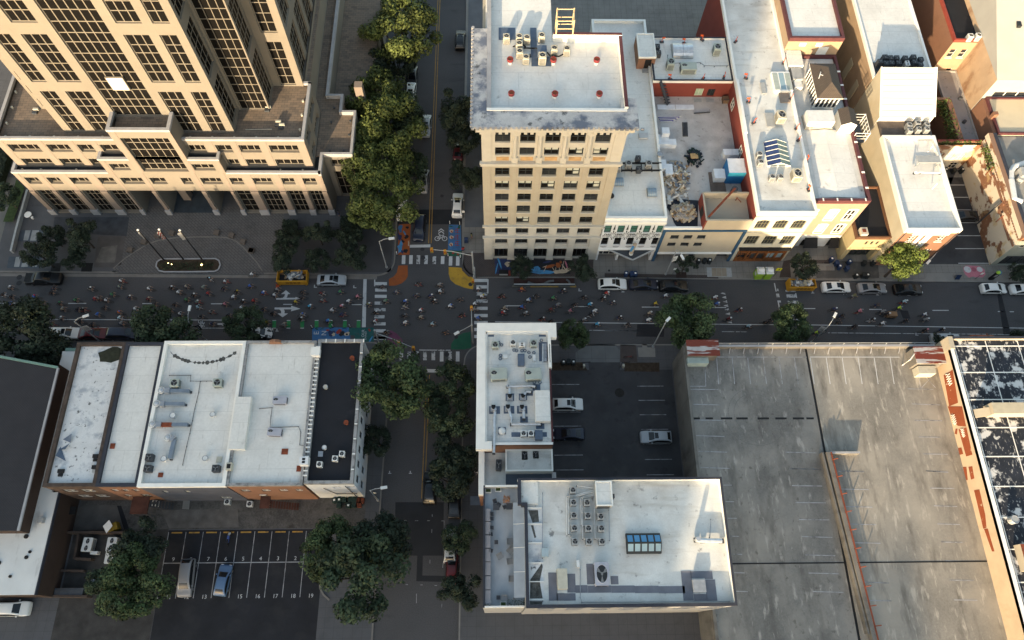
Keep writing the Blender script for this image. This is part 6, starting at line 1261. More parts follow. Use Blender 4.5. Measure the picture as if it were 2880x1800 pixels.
units('one',C3,[(580,1070),(650,1070)],11.3,(.8,.8,.9),WHITEM,'white fan unit','in the dark plant of the L shaped roof','white units at the back of the L shaped roof')
units('one',C3,[(345,1365),(590,1275),(695,1262)],7.6,(.8,1.4,1.3),DARKM,'dark machine','on the lower annex roof','machines on the annex roof')
units('one',A3,[(1645,592),(2052,588)],10.05,(1.2,1.2,1.0),GREENM,'grey green fan unit','on the wide white roof','grey green units on the wide white roof')
units('one',A3,[(1405,1295),(1390,1400),(2035,1400)],10.05,(.95,.95,.9),DARKM,'dark fan unit','on the wide white roof','dark units at the rear of the white roof')
units('side',B3,[(290,755),(240,1055)],9.95,(1.9,1.1,.8),mat('lilac_grey_unit',(.33,.34,.39),.6,.1,2),'low lilac grey machine','beside the block coping','lilac machines beside the block coping')
units('one',B4,[(812,30),(665,85),(878,-15)],9.9,(.75,.75,.8),WHITEM,'white fan unit','on the black membrane roof','white units on the black roof')
units('one',A4,[(1350,440),(1458,452),(2145,440),(2357,460),(2519,455)],.16,(.8,.8,.8),WHITEM,'white ground level fan unit','in the rear alley','fan units along the rear alley')
units('two',A4,[(822,845),(1052,842),(1038,958)],.2,(1.3,1.9,1.2),WHITEM,'white twin fan machine','in the walled yard','twin fan machines in the yard')
p=P(C4(1220,1035),19.5);unit('one',(p.x,p.y,18.2),(1.7,2.6,1.3),mat('lilac_grey_unit',(.33,.34,.39)),'large lilac grey machine with one fan south of the fan rows',0)
for r,k in UT.values():
 for o,_ in reversed(k):bpy.data.objects.remove(o)
 bpy.data.objects.remove(r)
def box_at(name,label,cat,t,x0,y0,x1,y1,z,h,m,top=None,group=None):
 """box given by the plan corners of its top"""
 a,c=P(t(x0,y1),z+h),P(t(x1,y0),z+h);b=MB();b.box(a.x,c.x,a.y,c.y,z,z+h,m,top);return b.solo(name,label,cat,group)
box_at('rooftop_unit','cream rectangular tank like unit south west on the black coped roof','rooftop unit',C4,835,988,915,1168,18.2,1.3,BEIGEM)
box_at('electrical_cabinet','pale blue flat cabinet by the drain strip of the black coped roof','cabinet',C4,695,812,752,885,18.2,.8,mat('pale_blue_unit',(.3,.37,.4),.6))
box_at('electrical_cabinet','narrow white cabinet among the rooftop pipes','cabinet',C4,1000,915,1022,975,18.2,.9,WHITEM)
t=thing('roof_penthouse','white box hatch with raised rim at the north parapet of the black coped roof','roof hatch',(14.5,17,18.2))
a,c=P(C4(1175,440),20.4),P(C4(1300,228),20.4);b=MB();b.box(a.x,c.x,a.y,c.y,18.2,20.3,GREYM,ROOFW);ring(b,a.x-.05,c.x+.05,a.y-.05,c.y+.05,20.3,20.45,.15,WTRIM);b.obj('box',t);b=MB();b.box(c.x,c.x+.4,a.y+1,a.y+1.5,18.6,19.8,DARKM);b.box(a.x+.2,c.x-.2,a.y-.02,a.y-.003,18.3,20.1,DARKM);b.obj('door',t)
t=thing('skylight','dark framed ridge skylight with blue and pale panes','skylight',(20.5,10.3,18.2))
a,c=P(C4(1440,860),18.7),P(C4(1725,680),18.7);ym=(a.y+c.y)/2
b=MB();b.box(a.x,c.x,a.y,c.y,18.2,18.65,FRAMED)
b.face([(a.x,a.y,18.66),(c.x,a.y,18.66),(c.x,ym,19.3),(a.x,ym,19.3)],FRAMED);b.face([(a.x,ym,19.3),(c.x,ym,19.3),(c.x,c.y,18.66),(a.x,c.y,18.66)],FRAMED);b.face([(a.x,a.y,18.66),(a.x,ym,19.3),(a.x,c.y,18.66)],FRAMED);b.face([(c.x,a.y,18.66),(c.x,c.y,18.66),(c.x,ym,19.3)],FRAMED);b.obj('frame',t)
w=(c.x-a.x)/5
for i in range(5):
 for s,m in((0,GLASSP),(1,GLASSB)):
  b=MB();x0,x1=a.x+w*i+.1,a.x+w*(i+1)-.1
  if s==0:b.face([(x0,a.y+.25,18.84),(x1,a.y+.25,18.84),(x1,ym-.12,19.26),(x0,ym-.12,19.26)],m)
  else:b.face([(x0,ym+.12,19.26),(x1,ym+.12,19.26),(x1,c.y-.25,18.84),(x0,c.y-.25,18.84)],m)
  b.obj('pane',t)
box_at('roof_hatch','square pale hatch on grey pads at the south east corner','roof hatch',C4,2022,1085,2120,1195,18.2,.7,GALV)
def pipe(name,label,cat,t,pts,z,r,m,ends=0.0,feet=True):
 v=[P(t(*q),z)for q in pts];b=MB();b.tube(v,r,m,8)
 if ends:b.tube([v[0],v[0]+Vector((0,0,ends))],r,m,8)
 if feet:
  for q in v:b.box(q.x-r,q.x+r,q.y-r,q.y+r,z-max(.35,r),z,DARKM)
 return b.solo(name,label,cat)
pipe('exhaust_duct','shiny silver duct near the east parapet of the black coped roof','duct',C4,[(2045,740),(2100,745),(2265,748)],18.7,.28,STEEL,1.0)
for k,pts in enumerate(([(1165,300),(1005,345),(912,360),(912,700),(945,705)],[(1165,315),(1020,352),(925,368),(930,690)],[(1165,330),(1032,372),(1040,610),(1060,620)],[(1165,345),(1045,378),(1052,730),(1075,735)],[(1165,360),(1150,372),(1160,730),(1190,735)],[(1160,290),(1000,268)],[(700,900),(702,330)],[(1030,1000),(1030,1240),(1045,1285),(2330,1275)],[(1280,480),(1285,745)],[(2170,560),(2160,720)])):
 pipe('roof_pipe',f'{["outer white pipe bundle", "second white pipe", "white pipe to the middle fan row", "inner white pipe to the middle fan row", "white pipe to the east fan row", "short white pipe to the topmost fan unit", "grey pipe beside the drain strip", "long thin pipe along the south parapet", "thin pipe east of the fan rows", "short thin vent line by the silver duct"][k]} on the black coped roof','pipe',C4,pts,18.45,.06 if k<6 else .045,WHITEM if k<6 else GALV)
b=MB()
for x0,y0,x1,y1 in((410,695,490,765),(535,695,612,758),(255,815,357,888),(392,812,492,885),(518,812,615,885),(547,912,620,970),(697,960,775,1030),(665,607,737,670),(600,668,667,715),(340,1012,412,1082),(727,210,802,390),(465,1060,800,1105),(245,125,300,158),(725,130,790,158),(525,320,588,435)):
 a,c=P(C3(x0,y1),11.3),P(C3(x1,y0),11.3);b.box(a.x,c.x,a.y,c.y,11.3,11.33,BLUEM)
b.each('flashing_pad',pz)
for k,(pts,r)in enumerate(((([(430,628),(660,622),(690,632)]),.2),([(445,632),(448,725)],.2),([(310,850),(302,960),(305,1050),(298,1255)],.2),([(440,850),(466,930),(466,985),(740,985)],.2),([(580,850),(582,930)],.22),([(590,705),(605,678),(650,680)],.18))):
 pipe('exhaust_duct',['long silver duct running east','short silver duct joining the eastward one','long silver duct along the west parapet','bent silver duct to the rear corner','short upright silver duct in the middle','small curved silver duct'][k]+' on the L shaped parapet roof','duct',C3,pts,11.75,r,STEEL,.5)
for k,(x,y)in enumerate(((450,725),(575,722),(295,828),(432,825),(565,828))):
 p=P(C3(x,y),12.2);b=MB();b.box(p.x-.42,p.x+.42,p.y-.4,p.y+.3,11.33,12.0,GALV);b.cyl(p.x,p.y,12.0,12.3,.3,GALV,10,.24,BLACK);b.box(p.x-.28,p.x+.28,p.y+.05,p.y+.42,12.0,12.2,BLACK);b.solo('exhaust_fan',f'galvanised exhaust fan on a blue pad of the L shaped roof, {["rear row left", "rear row right", "front row left", "front row middle", "front row right"][k]}','exhaust fan','exhaust fans on blue pads')
p=P(C3(376,1045),11.8);b=MB();b.cyl(p.x,p.y,11.33,11.7,.5,WHITEM,14);b.dome(p.x,p.y,11.7,.5,.25,WHITEM);b.solo('exhaust_fan','white domed fan on a blue pad of the L shaped roof','exhaust fan')
b=MB()
for i in range(5):p=P(C3(782,240+32*i),11.9);b.box(p.x-.25,p.x+.25,p.y-.3,p.y+.3,11.33,11.9,GALV)
a,c=P(C3(762,225),12),P(C3(760,400),12);b.tube([a,c],.1,STEEL);b.box(a.x+.9,a.x+1.0,c.y,a.y,11.3,12,DARKM);b.solo('electrical_cabinet','row of meter boxes on the east edge of the L shaped roof','meter boxes')
b=MB()
for x,y in((345,215),(372,235),(490,285),(512,290),(565,290),(592,290),(630,307),(677,310),(640,350),(362,335),(360,365),(748,193),(682,590),(735,590)):
 p=P(C3(x,y),11.4);b.torus((p.x,p.y,11.42),.2,.06,BLUEM,'z',10,4)
b.each('pipe_boot',pz)
box_at('rooftop_unit','flat blue grey box fan at the centre north of the L shaped roof','rooftop unit',C3,525,325,585,430,11.33,.5,BLUEM)
for k,(x0,y0,x1,y1)in enumerate(((385,328,428,358),(668,325,692,385))):box_at('electrical_cabinet',['small white box west of the flat blue unit','small white box east of the flat blue unit'][k],'cabinet',C3,x0,y0,x1,y1,11.3,.5,WHITEM)
box_at('rooftop_unit','long dark twin fan plant at the back of the L shaped roof','rooftop unit',C3,690,1040,760,1128,11.3,.8,BLUEM)
for k,(x,y)in enumerate(((453,252),(863,255),(1273,255),(465,572),(878,575),(1298,575))):
 p=P(C(x,y),36.1);t=thing('roof_vent',f'red capped round vent on the tower roof, {["left", "middle", "right"][k % 3]} of the {"back" if k < 3 else "front"} row','roof vent',(p.x,p.y,35.25),group='red capped vents on the tower')
 b=MB();b.cyl(0,0,0,.5,.26,WTRIM,12);o=b.obj('base',None);o.parent=t;b=MB();b.cyl(0,0,.5,.85,.4,REDCAP,14,.42);b.torus((0,0,.85),.36,.07,REDCAP,'z',14,5);b.cyl(0,0,.85,.87,.3,RUST,12);o=b.obj('cap',None);o.parent=t
for k,(tl,x,y,z,r,m,lb)in enumerate(((B3,975,357,9.9,.3,RUST,'rusty round vent at the north of the black roof'),(B3,723,630,9.9,.3,BEIGEM,'pale topped round vent at the west of the black roof'),(B3,918,967,9.9,.3,RUST,'rusty round vent at the east of the black roof'),(B3,712,1203,9.9,.3,WHITEM,'white topped round vent at the south west of the black roof'),(A3,1630,900,10.05,.4,WHITEM,'white round vent between the ducts of the wide white roof'),(A3,1545,1310,10.05,.38,WHITEM,'white round vent south of the ducts of the wide white roof'),(A3,2008,890,10.05,.35,WHITEM,'white round vent east of the dotted pipe'),(A3,1937,1305,10.05,.35,WHITEM,'white round vent south east of the dotted pipe'),(E,190,605,13.7,.75,GALV,'big galvanised round vent in front of the hipped pavilion'),(C,1870,1150,13.2,.45,GALV,'metal cowl on the coping by the debris pile'))):
 p=P(tl(x,y),z+.6);b=MB();b.cyl(p.x,p.y,z,z+.6*(2.2 if r>.6 else 1),r*.8,m,14,r);b.torus((p.x,p.y,z+.6*(2.2 if r>.6 else 1)),r,.05,GALV if m is not RUST else RUST,'z',14,5);b.solo('roof_vent',lb,'roof vent')
for k,(f,pts,m2)in enumerate((((1522,662),[(1560,668),(1610,670),(1792,675)],BLUEM),((1478,788),[(1520,795),(1560,795),(1745,796)],BLUEM),((1435,985),[(1480,990),(1530,990),(1775,990)],GALV),((1583,1108),[(1625,1115),(1650,1130),(1608,1310)],GALV))):
 t=thing('duct_set',f'galvanised fan and long duct on the wide white roof, {["northernmost", "second from the north", "third, with a rusty section", "southernmost with a bend"][k]}','duct',tuple(P(A3(*f),10.05)),group='fan and duct sets on the wide white roof')
 p=P(A3(*f),10.7);b=MB();b.cyl(p.x,p.y,10.05,10.7,.42,GALV,14);b.dome(p.x,p.y,10.7,.34,.15,STEEL);b.torus((p.x,p.y,10.68),.44,.06,WHITEM,'z',14,5);b.obj('fan',t)
 v=[P(A3(*q),10.6)for q in pts];b=MB();b.bar(v[0],v[1],.75,.7,GALV);b.obj('plenum',t);b=MB();b.bar(v[1],v[2],.5,.5,mat('duct_blue',(.16,.20,.25),.5,.15,1,metal=.2))
 if k==2:q=v[1]+(v[2]-v[1])*.4;b.bar(v[1]+Vector((.02,0,.02)),q+Vector((0,0,.02)),.53,.52,RUST)
 b.bar(v[2]+Vector((0,0,-.3)),v[2]+Vector((0,0,-.55)),.3,.3,DARKM);b.obj('duct',t)
pipe('roof_pipe','thin dotted pipe run along the wide white roof','pipe',A3,[(1600,522),(1800,524),(1797,576),(1893,580),(1878,680),(1857,772),(1840,838),(1818,950),(1793,1072),(1763,1195),(1725,1370)],10.2,.04,DARKM)
pipe('roof_pipe','thin pipe linking the dotted pipe to the east fan unit','pipe',A3,[(1895,578),(1950,577),(2000,577)],10.2,.04,DARKM)
pipe('roof_pipe','thin pipe loop beside the lilac machines','pipe',B3,[(100,838),(220,828),(208,905),(200,1015),(470,1008),(490,1060),(480,1180),(545,1193)],10.1,.04,DARKM)
pipe('roof_pipe','dotted thin pipe above the red wall','pipe',D,[(600,215),(590,300),(710,292),(910,290),(945,318),(1040,320),(1160,320),(1218,290),(1270,295),(1480,305),(1565,322)],14.3,.04,DARKM)
for k,(tl,x0,y0,x1,y1,z,m,lb)in enumerate(((A3,1035,1165,1088,1215,10.0,RUST,'rusty square cover beside the black ridge'),(A4,1490,165,1542,208,10.05,RUST,'rusty square cover at the rear of the wide white roof'),(B3,305,1215,372,1270,9.95,RUST,'brick red square cover with broken edge'),(B3,447,1375,515,1432,9.95,RUST,'brick red square cover near the rear chimney'),(A3,2040,1290,2100,1345,10.05,BEIGEM,'square framed hatch near the rear of the seam'),(B3,652,1240,702,1290,9.9,GALV,'square grey hatch on the black roof'),(D,1665,570,1740,665,14.75,mat('plank_brown',(.25,.2,.16),.9),'brown wooden board on the cream shop roof'),(D,1540,762,1595,895,14.75,GREYM,'grey mat strip on the cream shop roof'),(D,1490,475,1515,580,14.75,GREYM,'narrow grey plank on the cream shop roof'),(D,358,345,415,382,13.0,GREYM,'grey mat in front of the stair hut'))):
 box_at('roof_hatch',lb,'roof hatch' if k<6 else 'mat',tl,x0,y0,x1,y1,z,.12,m)
b=MB();b.box(-39.0+3.0,-35.3,22.0,23.0,10.0,10.9,BEIGEM);b.box(-35.9,-35.4,22.2,22.8,10.9,10.92,BLACK);b.solo('chimney','small beige chimney box near the rear of the roof seam','chimney')
def barrel(name,label,t,x0,y0,x1,y1,z,h,m,cat='skylight',ribs=5):
 a,c=P(t(x0,y1),z),P(t(x1,y0),z);o=thing(name,label,cat,((a.x+c.x)/2,(a.y+c.y)/2,z));b=MB();n=8;cy,ry=(a.y+c.y)/2,(c.y-a.y)/2
 pr_=[(cy-ry*math.cos(PI*i/n),z+.15+h*math.sin(PI*i/n))for i in range(n+1)]
 for i in range(n):b.face([(a.x,*pr_[i]),(c.x,*pr_[i]),(c.x,*pr_[i+1]),(a.x,*pr_[i+1])],m)
 b.face([(a.x,*q)for q in pr_][::-1],m);b.face([(c.x,*q)for q in pr_],m);b.smooth=False;b.obj('shell',o)
 b=MB();b.box(a.x-.08,c.x+.08,a.y-.08,c.y+.08,z,z+.14,GREYM)
 for k in range(ribs):
  x=a.x+(c.x-a.x)*(k+.5)/ribs
  for i in range(n):b.bar((x,*pr_[i]),(x,*pr_[i+1]),.07,.05,GALV)
 b.obj('curb',o)
barrel('skylight','ribbed blue barrel skylight close to the brick tower wall',C,1425,1385,1515,1455,13.0,.55,mat('barrel_blue',(.17,.25,.33),.4,.1,1))
barrel('skylight','ribbed blue barrel skylight in the middle of the ray painted shop roof',C2,1752,105,1825,180,13.0,.55,MATS['barrel_blue'])
barrel('water_tank','long galvanised half round cover on the roof behind the red wall',D,645,125,815,250,14.0,1.0,STEEL,'tank',1)
box_at('skylight','small pale skylight box on the grey white roof strip','skylight',C,1675,950,1755,1000,13.0,.35,mat('pale_box',(.4,.41,.42),.5))
t=thing('skylight','pitched glass skylight with blue panes on the cream shop roof','skylight',tuple(P(D(1625,1150),14.7)))
a,c=P(D(1545,1262),15.0),P(D(1720,1040),15.0);xm=(a.x+c.x)/2;b=MB();b.face([(a.x,a.y,14.9),(xm,a.y,15.7),(xm,c.y,15.7),(a.x,c.y,14.9)],mat('navy_pane',(.03,.05,.13),.3,.2,2));b.face([(xm,a.y,15.7),(c.x,a.y,14.9),(c.x,c.y,14.9),(xm,c.y,15.7)],mat('green_pane',(.2,.24,.19),.3,.3,2));b.face([(a.x,a.y,14.9),(c.x,a.y,14.9),(xm,a.y,15.7)],GREENM);b.box(a.x,c.x,a.y,c.y,14.7,14.88,WTRIM);b.obj('glazing',t)
b=MB()
for i in range(6):y=a.y+(c.y-a.y)*i/5;b.bar((a.x,y,14.93),(xm,y,15.73),.08,.05,WTRIM);b.bar((xm,y,15.73),(c.x,y,14.93),.08,.05,WTRIM)
b.obj('glazing_bars',t)
t=thing('skylight','white framed box skylight beside the maroon coping','skylight',tuple(P(D(1680,460),14.7)));a,c=P(D(1610,560),15.2),P(D(1745,380),15.2);b=MB();b.box(a.x,c.x,a.y,c.y,14.7,15.3,WTRIM);b.obj('frame',t);b=MB()
for i in range(3):w=(c.x-a.x)/3;b.box(a.x+w*i+.1,a.x+w*(i+1)-.08,a.y+.25,c.y-.3,15.3,15.33,GREENM if i!=1 else GLASSP)
b.obj('pane',t)
fl=[(540,97,14.0),(752,110,14.0),(922,78,14.0),(620,447,14.0),(932,443,14.0),(1127,432,14.0),(1690,295,14.7),(1335,440,14.7),(1358,665,14.7),(1408,862,14.7),(1812,915,14.7),(1832,1025,14.7),(1760,632,14.7),(1910,1218,14.7),(1925,1495,14.7),(1238,95,14.7)]
fk=None
for k,(x,y,z)in enumerate(fl):
 p=P(D(x,y),z+.1);lab=f'orange warning flag on a dark foot, {ORD[k] if k < 6 else ORD[k - 6]} {"along the roof edges above the red wall" if k < 6 else "on the cream shop roof"}'
 if fk is None:
  fr=thing('warning_flag',lab,'warning flag',tuple(p),group='orange warning flags');b=MB();b.box(-.35,.35,-.2,.2,0,.18,DARKM);o=b.obj('foot',None);o.parent=fr;b=MB();b.tube([(0,0,.1),(.02,0,1.2)],.05,CONE);b.face([(.02,0,1.2),(.5,.1,1.1),(.45,.1,.75),(.02,0,.8)],CONE);o=b.obj('flag',None);o.parent=fr;fk=kids_of(fr)
 else:copy_thing(fr,fk,p,rnd.uniform(0,3),lab)
def crate_pile(name,label,cat,t,boxes,z,m):
 b=MB()
 for x0,y0,x1,y1,za,zc in boxes:a,c=P(t(x0,y1),z+zc),P(t(x1,y0),z+zc);b.box(a.x,c.x,a.y,c.y,z+za,z+zc,m)
 return b.solo(name,label,cat)
pal='wrapped white pallets of the roof building site'
for k,(x0,y0,x1,y1,z0,h,lb)in enumerate(((548,900,612,960,11.4,1.0,'white wrapped pallet stacked on top of the left group'),(515,968,605,1060,10.4,1.1,'large white wrapped pallet of the left group'),(606,1010,676,1065,10.4,1.0,'white wrapped pallet right in the left group'),(540,1205,580,1290,10.4,1.2,'white wrapped pallet left of the debris'),(582,1245,640,1340,10.4,1.1,'white wrapped pallet touching the debris heap'),(1130,1105,1210,1160,10.4,1.4,'left white wrapped pallet behind the blue tarpaulin'),(1216,1105,1280,1160,10.4,1.4,'right white wrapped pallet behind the blue tarpaulin'),(1045,1292,1135,1380,10.6,1.2,'white wrapped pallet on brown boards beside the blue tarpaulin'))):
 box_at('pallet_load',lb,'pallet',D,x0,y0,x1,y1,z0,h,WRAP,None,pal)
a,c=P(D(1180,1330),13.4),P(D(1375,1195),13.4);t=thing('tarpaulin_stack','tall stack under a bright blue tarpaulin with white top','covered stack',(a.x,a.y,10.4))
b=MB();b.box(a.x,c.x,a.y,c.y,10.4,13.4,TARPB,WRAP);b.obj('cover',t);b=MB();b.box(a.x-.02,c.x+.02,a.y-.03,a.y-.004,12.5,13.35,TARPC);b.obj('bright_band',t)
box_at('board_stack','brown boards on the roof beside the blue tarpaulin stack','boards',D,1010,1325,1125,1510,10.4,.2,mat('board_brown',(.13,.1,.085),.9,.2,2))
def debris(name,label,t,poly,z,n,h,mats,smax=1.2,seed=1):
 r_=random.Random(seed);c=[P(t(*q),z)for q in poly];cx=sum(p.x for p in c)/len(c);cy=sum(p.y for p in c)/len(c);rx=max(abs(p.x-cx)for p in c);ry=max(abs(p.y-cy)for p in c);b=MB()
 for i in range(n):
  a=r_.uniform(0,2*PI);q=math.sqrt(r_.random());x,y=cx+rx*q*math.cos(a),cy+ry*q*math.sin(a);zz=z+h*(1-q)+r_.uniform(0,.25);l=r_.uniform(.3,smax);d=Vector((r_.gauss(0,1),r_.gauss(0,1),r_.gauss(0,.3))).normalized()
  b.bar(Vector((x,y,zz))-d*l/2,Vector((x,y,zz))+d*l/2,r_.uniform(.08,.55),r_.uniform(.03,.12),r_.choice(mats))
 return b.solo(name,label,'debris')
DM=[CARD,mat('debris_grey',(.3,.29,.28),.9),mat('debris_tan',(.45,.38,.26),.9),mat('debris_white',(.58,.56,.52),.9),mat('debris_slate',(.14,.16,.19),.9),mat('debris_wood',(.22,.15,.09),.9)]
debris('debris_heap','heap of broken boards along the west edge of the roof building site',D,[(560,1230),(770,1260),(790,1470),(560,1512)],10.45,230,.9,DM,1.3,3)
debris('debris_sheets','pale broken sheets south of the debris heap',D2,[(570,90),(790,90),(780,220),(570,230)],10.45,26,.25,DM[3:4]+DM[:1],2.6,5)
tp=thing('tarpaulin','black tarpaulin spread at the roof corner under rubble','tarpaulin',tuple(P(D2(740,350),10.42)))
b=MB();b.prism([tuple(P(D2(*q),10.45)[:2])for q in((600,240),(655,205),(760,205),(800,210),(885,215),(880,470),(690,470),(655,420),(640,370),(620,330),(590,280))],10.42,10.5,TARP);b.obj('sheet',tp)
debris('rubble_heap','rubble heap lying on the black tarpaulin',D2,[(630,240),(850,240),(860,420),(640,420)],10.55,210,1.0,DM[:3]+DM[5:],1.1,7)
debris('covered_heap','dark covered heap in the middle of the building site roof',D,[(790,1110),(905,1120),(905,1285),(790,1285)],10.45,60,1.0,[TARP,BINGR],1.4,9)
b=MB();p=P(D(850,1170),11.6);b.box(p.x-.6,p.x+.6,p.y-.45,p.y+.45,11.5,11.55,mat('pallet_wood',(.4,.28,.14),.9))
for i in range(5):b.box(p.x-.6,p.x+.6,p.y-.45+.2*i,p.y-.33+.2*i,11.55,11.62,MATS['pallet_wood'])
b.solo('wooden_pallet','bare wooden pallet on top of the dark covered heap','pallet')
b=MB()
for i in range(7):a,c=P(D(505+4*i,800+8*i),10.5),P(D(722-14*i,797+8*i),10.5);b.bar(a,c,.12,.15,mat('purple_board',(.10,.08,.26),.8)if i%2 else DM[3])
b.solo('board_stack','purple and white wrapped boards near the west coping','boards')
b=MB()
for i in range(4):a,c=P(D(740+13*i,855),10.5),P(D(745+13*i,985),10.5);b.tube([a,c],.1,DARKM)
b.solo('pipe_stack','bundle of dark pipes on the building site roof','pipes')
pipe('pipe_stack','single grey pole in front of the step of the building site roof','pole',D,[(845,768),(998,758)],10.6,.1,DARKM,feet=False)
p=P(D(1142,640),10.9);b=MB();b.box(p.x-.5,p.x+.5,p.y-.5,p.y+.5,10.5,11.3,mat('machine_brown',(.16,.11,.07),.8));b.tube([(p.x-.5,p.y-.5,10.5),(p.x-.5,p.y-.5,11.5),(p.x+.5,p.y-.5,11.5),(p.x+.5,p.y-.5,10.5)],.05,DARKM);b.solo('generator','small brown generator in the corner of the red walls','generator')
a,c=P(D2(985,370),12.9),P(D2(1235,100),13.6);b=MB();b.bar(a,c,.3,.3,RUST);b.cyl(c.x,c.y,12.4,13.6,.5,DARKM,12);b.box(c.x-1.6,c.x-.8,c.y-.6,c.y+.2,10.4,11.6,GALV);b.tube([(c.x+.5,c.y-1,10.4),(c.x+.5,c.y-1,12.5),(c.x+1.2,c.y-1.5,12)],.08,RUST);b.box(c.x+.3,c.x+1.4,c.y-.8,c.y+.2,10.4,11.5,DARKM);b.solo('debris_hoist','rusty hoist boom with black bucket over the beige roof enclosure','hoist')
b=MB()
for y in(1240,1308):a,c=P(C(1490,y),13.4),P(C(1882,y),13.4);b.bar(a,c,.2,.25,BLACK)
for i in range(4):q=P(C(1500+95*i,1240),13.4);b.bar(q,q+Vector((0,-1.6,0)),.15,.2,BLACK)
b.solo('roof_beam','pair of black steel beams carrying fan units beside the brick tower','steel beams')
b=MB();p=P(C2(1413,160),13.4);b.dome(p.x,p.y,13.0,.45,.6,BLACK);b.solo('roof_vent','black hooded vent by the brick tower wall','roof vent')
b=MB()
for x0,y0,x1,y1,z in((345,-40,500,72,35.3),(650,-40,700,240,35.31),(655,235,838,322,35.3),(712,125,798,195,36.2)):
 a,c=P(C(x0,y1),z),P(C(x1,y0),z);b.box(a.x,c.x,a.y,c.y,35.25,z+.01,BLUEM)
b.each('equipment_pad',lm)
b=MB()
for x in(880,1035):
 for y in(-20,90):p=P(C(x,y),35.3);b.tube([(p.x,p.y,35.3),(p.x,p.y,39)],.1,mat('cream_steel',(.5,.38,.22),.6))
for z in(36.3,37.5,38.8):p,q,r_,s_=P(C(880,90),35.3),P(C(1035,90),35.3),P(C(1035,-20),35.3),P(C(880,-20),35.3);b.tube([(v.x,v.y,z)for v in(p,q,r_,s_,p)],.07,MATS['cream_steel'])
b.solo('steel_frame','cream steel frame stand at the back of the tower roof','steel frame')
b=MB()
for x0,y0,x1,y1 in((580,150,710,155),(640,210,640,240),(800,190,830,225),(830,225,915,230),(915,230,965,205),(570,120,600,140),(480,140,500,130)):b.tube([P(C(x0,y0),35.6),P(C(x1,y1),35.6)],.1,BLACK)
b.solo('roof_pipe','black hoses between the beige fan units on the tower roof','hoses')
for k in range(7):
 y0=16.0-1.62*k;b=MB();b.box(-1.25,-.6,y0-1.52,y0,TZ,TZ+.75,mat('slat_lilac',(.25,.245,.26),.8,.1,2));b.solo('planter_bench',f'grey slatted planter box along the terrace edge, {ORD[k]} from the north','planter','slatted planters along the terrace')
def chair(x,y,m,rz,lab,s=.55):
 t=thing('chair',lab,'chair',(x,y,TZ),rz,'chairs on the roof terrace');b=MB();b.box(-s/2,s/2,-s/2,s/2,.38,.46,m);o=b.obj('seat',None);o.parent=t;b=MB();b.box(-s/2,s/2,s/2-.06,s/2,.46,.85,m);o=b.obj('backrest',None);o.parent=t
 for sx in(-1,1):
  for sy in(-1,1):b=MB();b.tube([(sx*s*.42,sy*s*.42,0),(sx*s*.42,sy*s*.42,.38)],.025,m);o=b.obj('leg',None);o.parent=t
CN=[0,0,0];CD=mat('chair_dark',(.05,.055,.065),.7);CG=mat('chair_grey',(.2,.21,.22),.6)
for k,(x,y,w,a)in enumerate(((285,402,0,.3),(320,432,0,1.1),(372,452,0,2.0),(415,750,1,1.6),(418,832,1,.8),(328,880,1,.5),(415,925,1,1.7),(430,1078,1,1.6),(368,1248,1,0),(258,512,2,1.57),(258,553,2,1.57),(258,632,2,1.57),(250,690,2,1.7),(297,760,2,0),(252,832,2,1.3),(315,1243,2,0))):
 CN[w]+=1;p=P(C4(x,y),TZ+.5);chair(p.x,p.y,(CD,CG,CD)[w],a,f'{("dark chair near the orange shrub", "wide grey armchair on the terrace", "thin framed stool on the terrace")[w]}, {ORD[CN[w] - 1]} from the north',(.5,.75,.45)[w])
for k,(x,y,lab)in enumerate(((297,452,'dark square table beside the orange shrub'),(412,447,'dark square table under the awning corner'))):p=P(C4(x,y),TZ+.7);b=MB();b.box(p.x-.4,p.x+.4,p.y-.4,p.y+.4,TZ+.68,TZ+.74,CD);b.cyl(p.x,p.y,TZ,TZ+.68,.06,CD,8);b.solo('table',lab,'table')
ivy_clump('shrub','round orange brown shrub in a pot on the terrace',[(tuple(P(C4(387,385),TZ+1.0)),(.45,.45,.5))],320,1,.16,mat('autumn_leaf',(.26,.11,.03),.8,.3,3))
ivy_clump('shrub','trailing green plant at the south end of the terrace',[(tuple(P(C4(470,1285),TZ+.6)),(1.0,.35,.3))],200,1,.15,LEAF2)
p=P(C4(224,1282),TZ+.4);b=MB();b.cyl(p.x,p.y,TZ,TZ+.5,.34,GREYM,16);b.torus((p.x,p.y,TZ+.5),.34,.06,WHITEM,'z',16,5);b.cyl(p.x,p.y,TZ+.5,TZ+.52,.28,SOIL,12);b.solo('plant_pot','round pale rimmed pot at the south west corner of the terrace','plant pot')
for k,(x,y)in enumerate(((228,310),(313,300),(358,1298))):p=P(C4(x,y),TZ+.4);b=MB();b.box(p.x-.4,p.x+.4,p.y-.25,p.y+.25,TZ,TZ+.45,WHITEM);b.box(p.x-.3,p.x+.3,p.y-.18,p.y+.18,TZ+.45,TZ+.55,GRASS);b.solo('plant_pot',['small white planter in the north west terrace corner','long white planter on the north terrace parapet','white planter by the south parapet'][k],'plant pot')
for k,(pts,h)in enumerate((([(1035,790),(1250,690)],1.0),)):pass
for k,(tl,x0,y0,x1,y1)in enumerate(((E,1175,1130,1265,1085),(E2,1215,105,1268,50))):a=P(tl(x0,y0),11.4);b=MB();b.tube([a,a+Vector((0,0,1.6))],.09,WHITEM);b.solo('vent_pipe',['white upright vent pipe in the north of the white roof','white upright vent pipe in the middle of the white roof'][k],'vent pipe')
pipe('exhaust_duct','white pipe manifold on stilts on the roof of the brick building with the T','duct',E,[(1050,1330),(1105,1325),(1295,1330)],12.0,.14,WHITEM,.5)
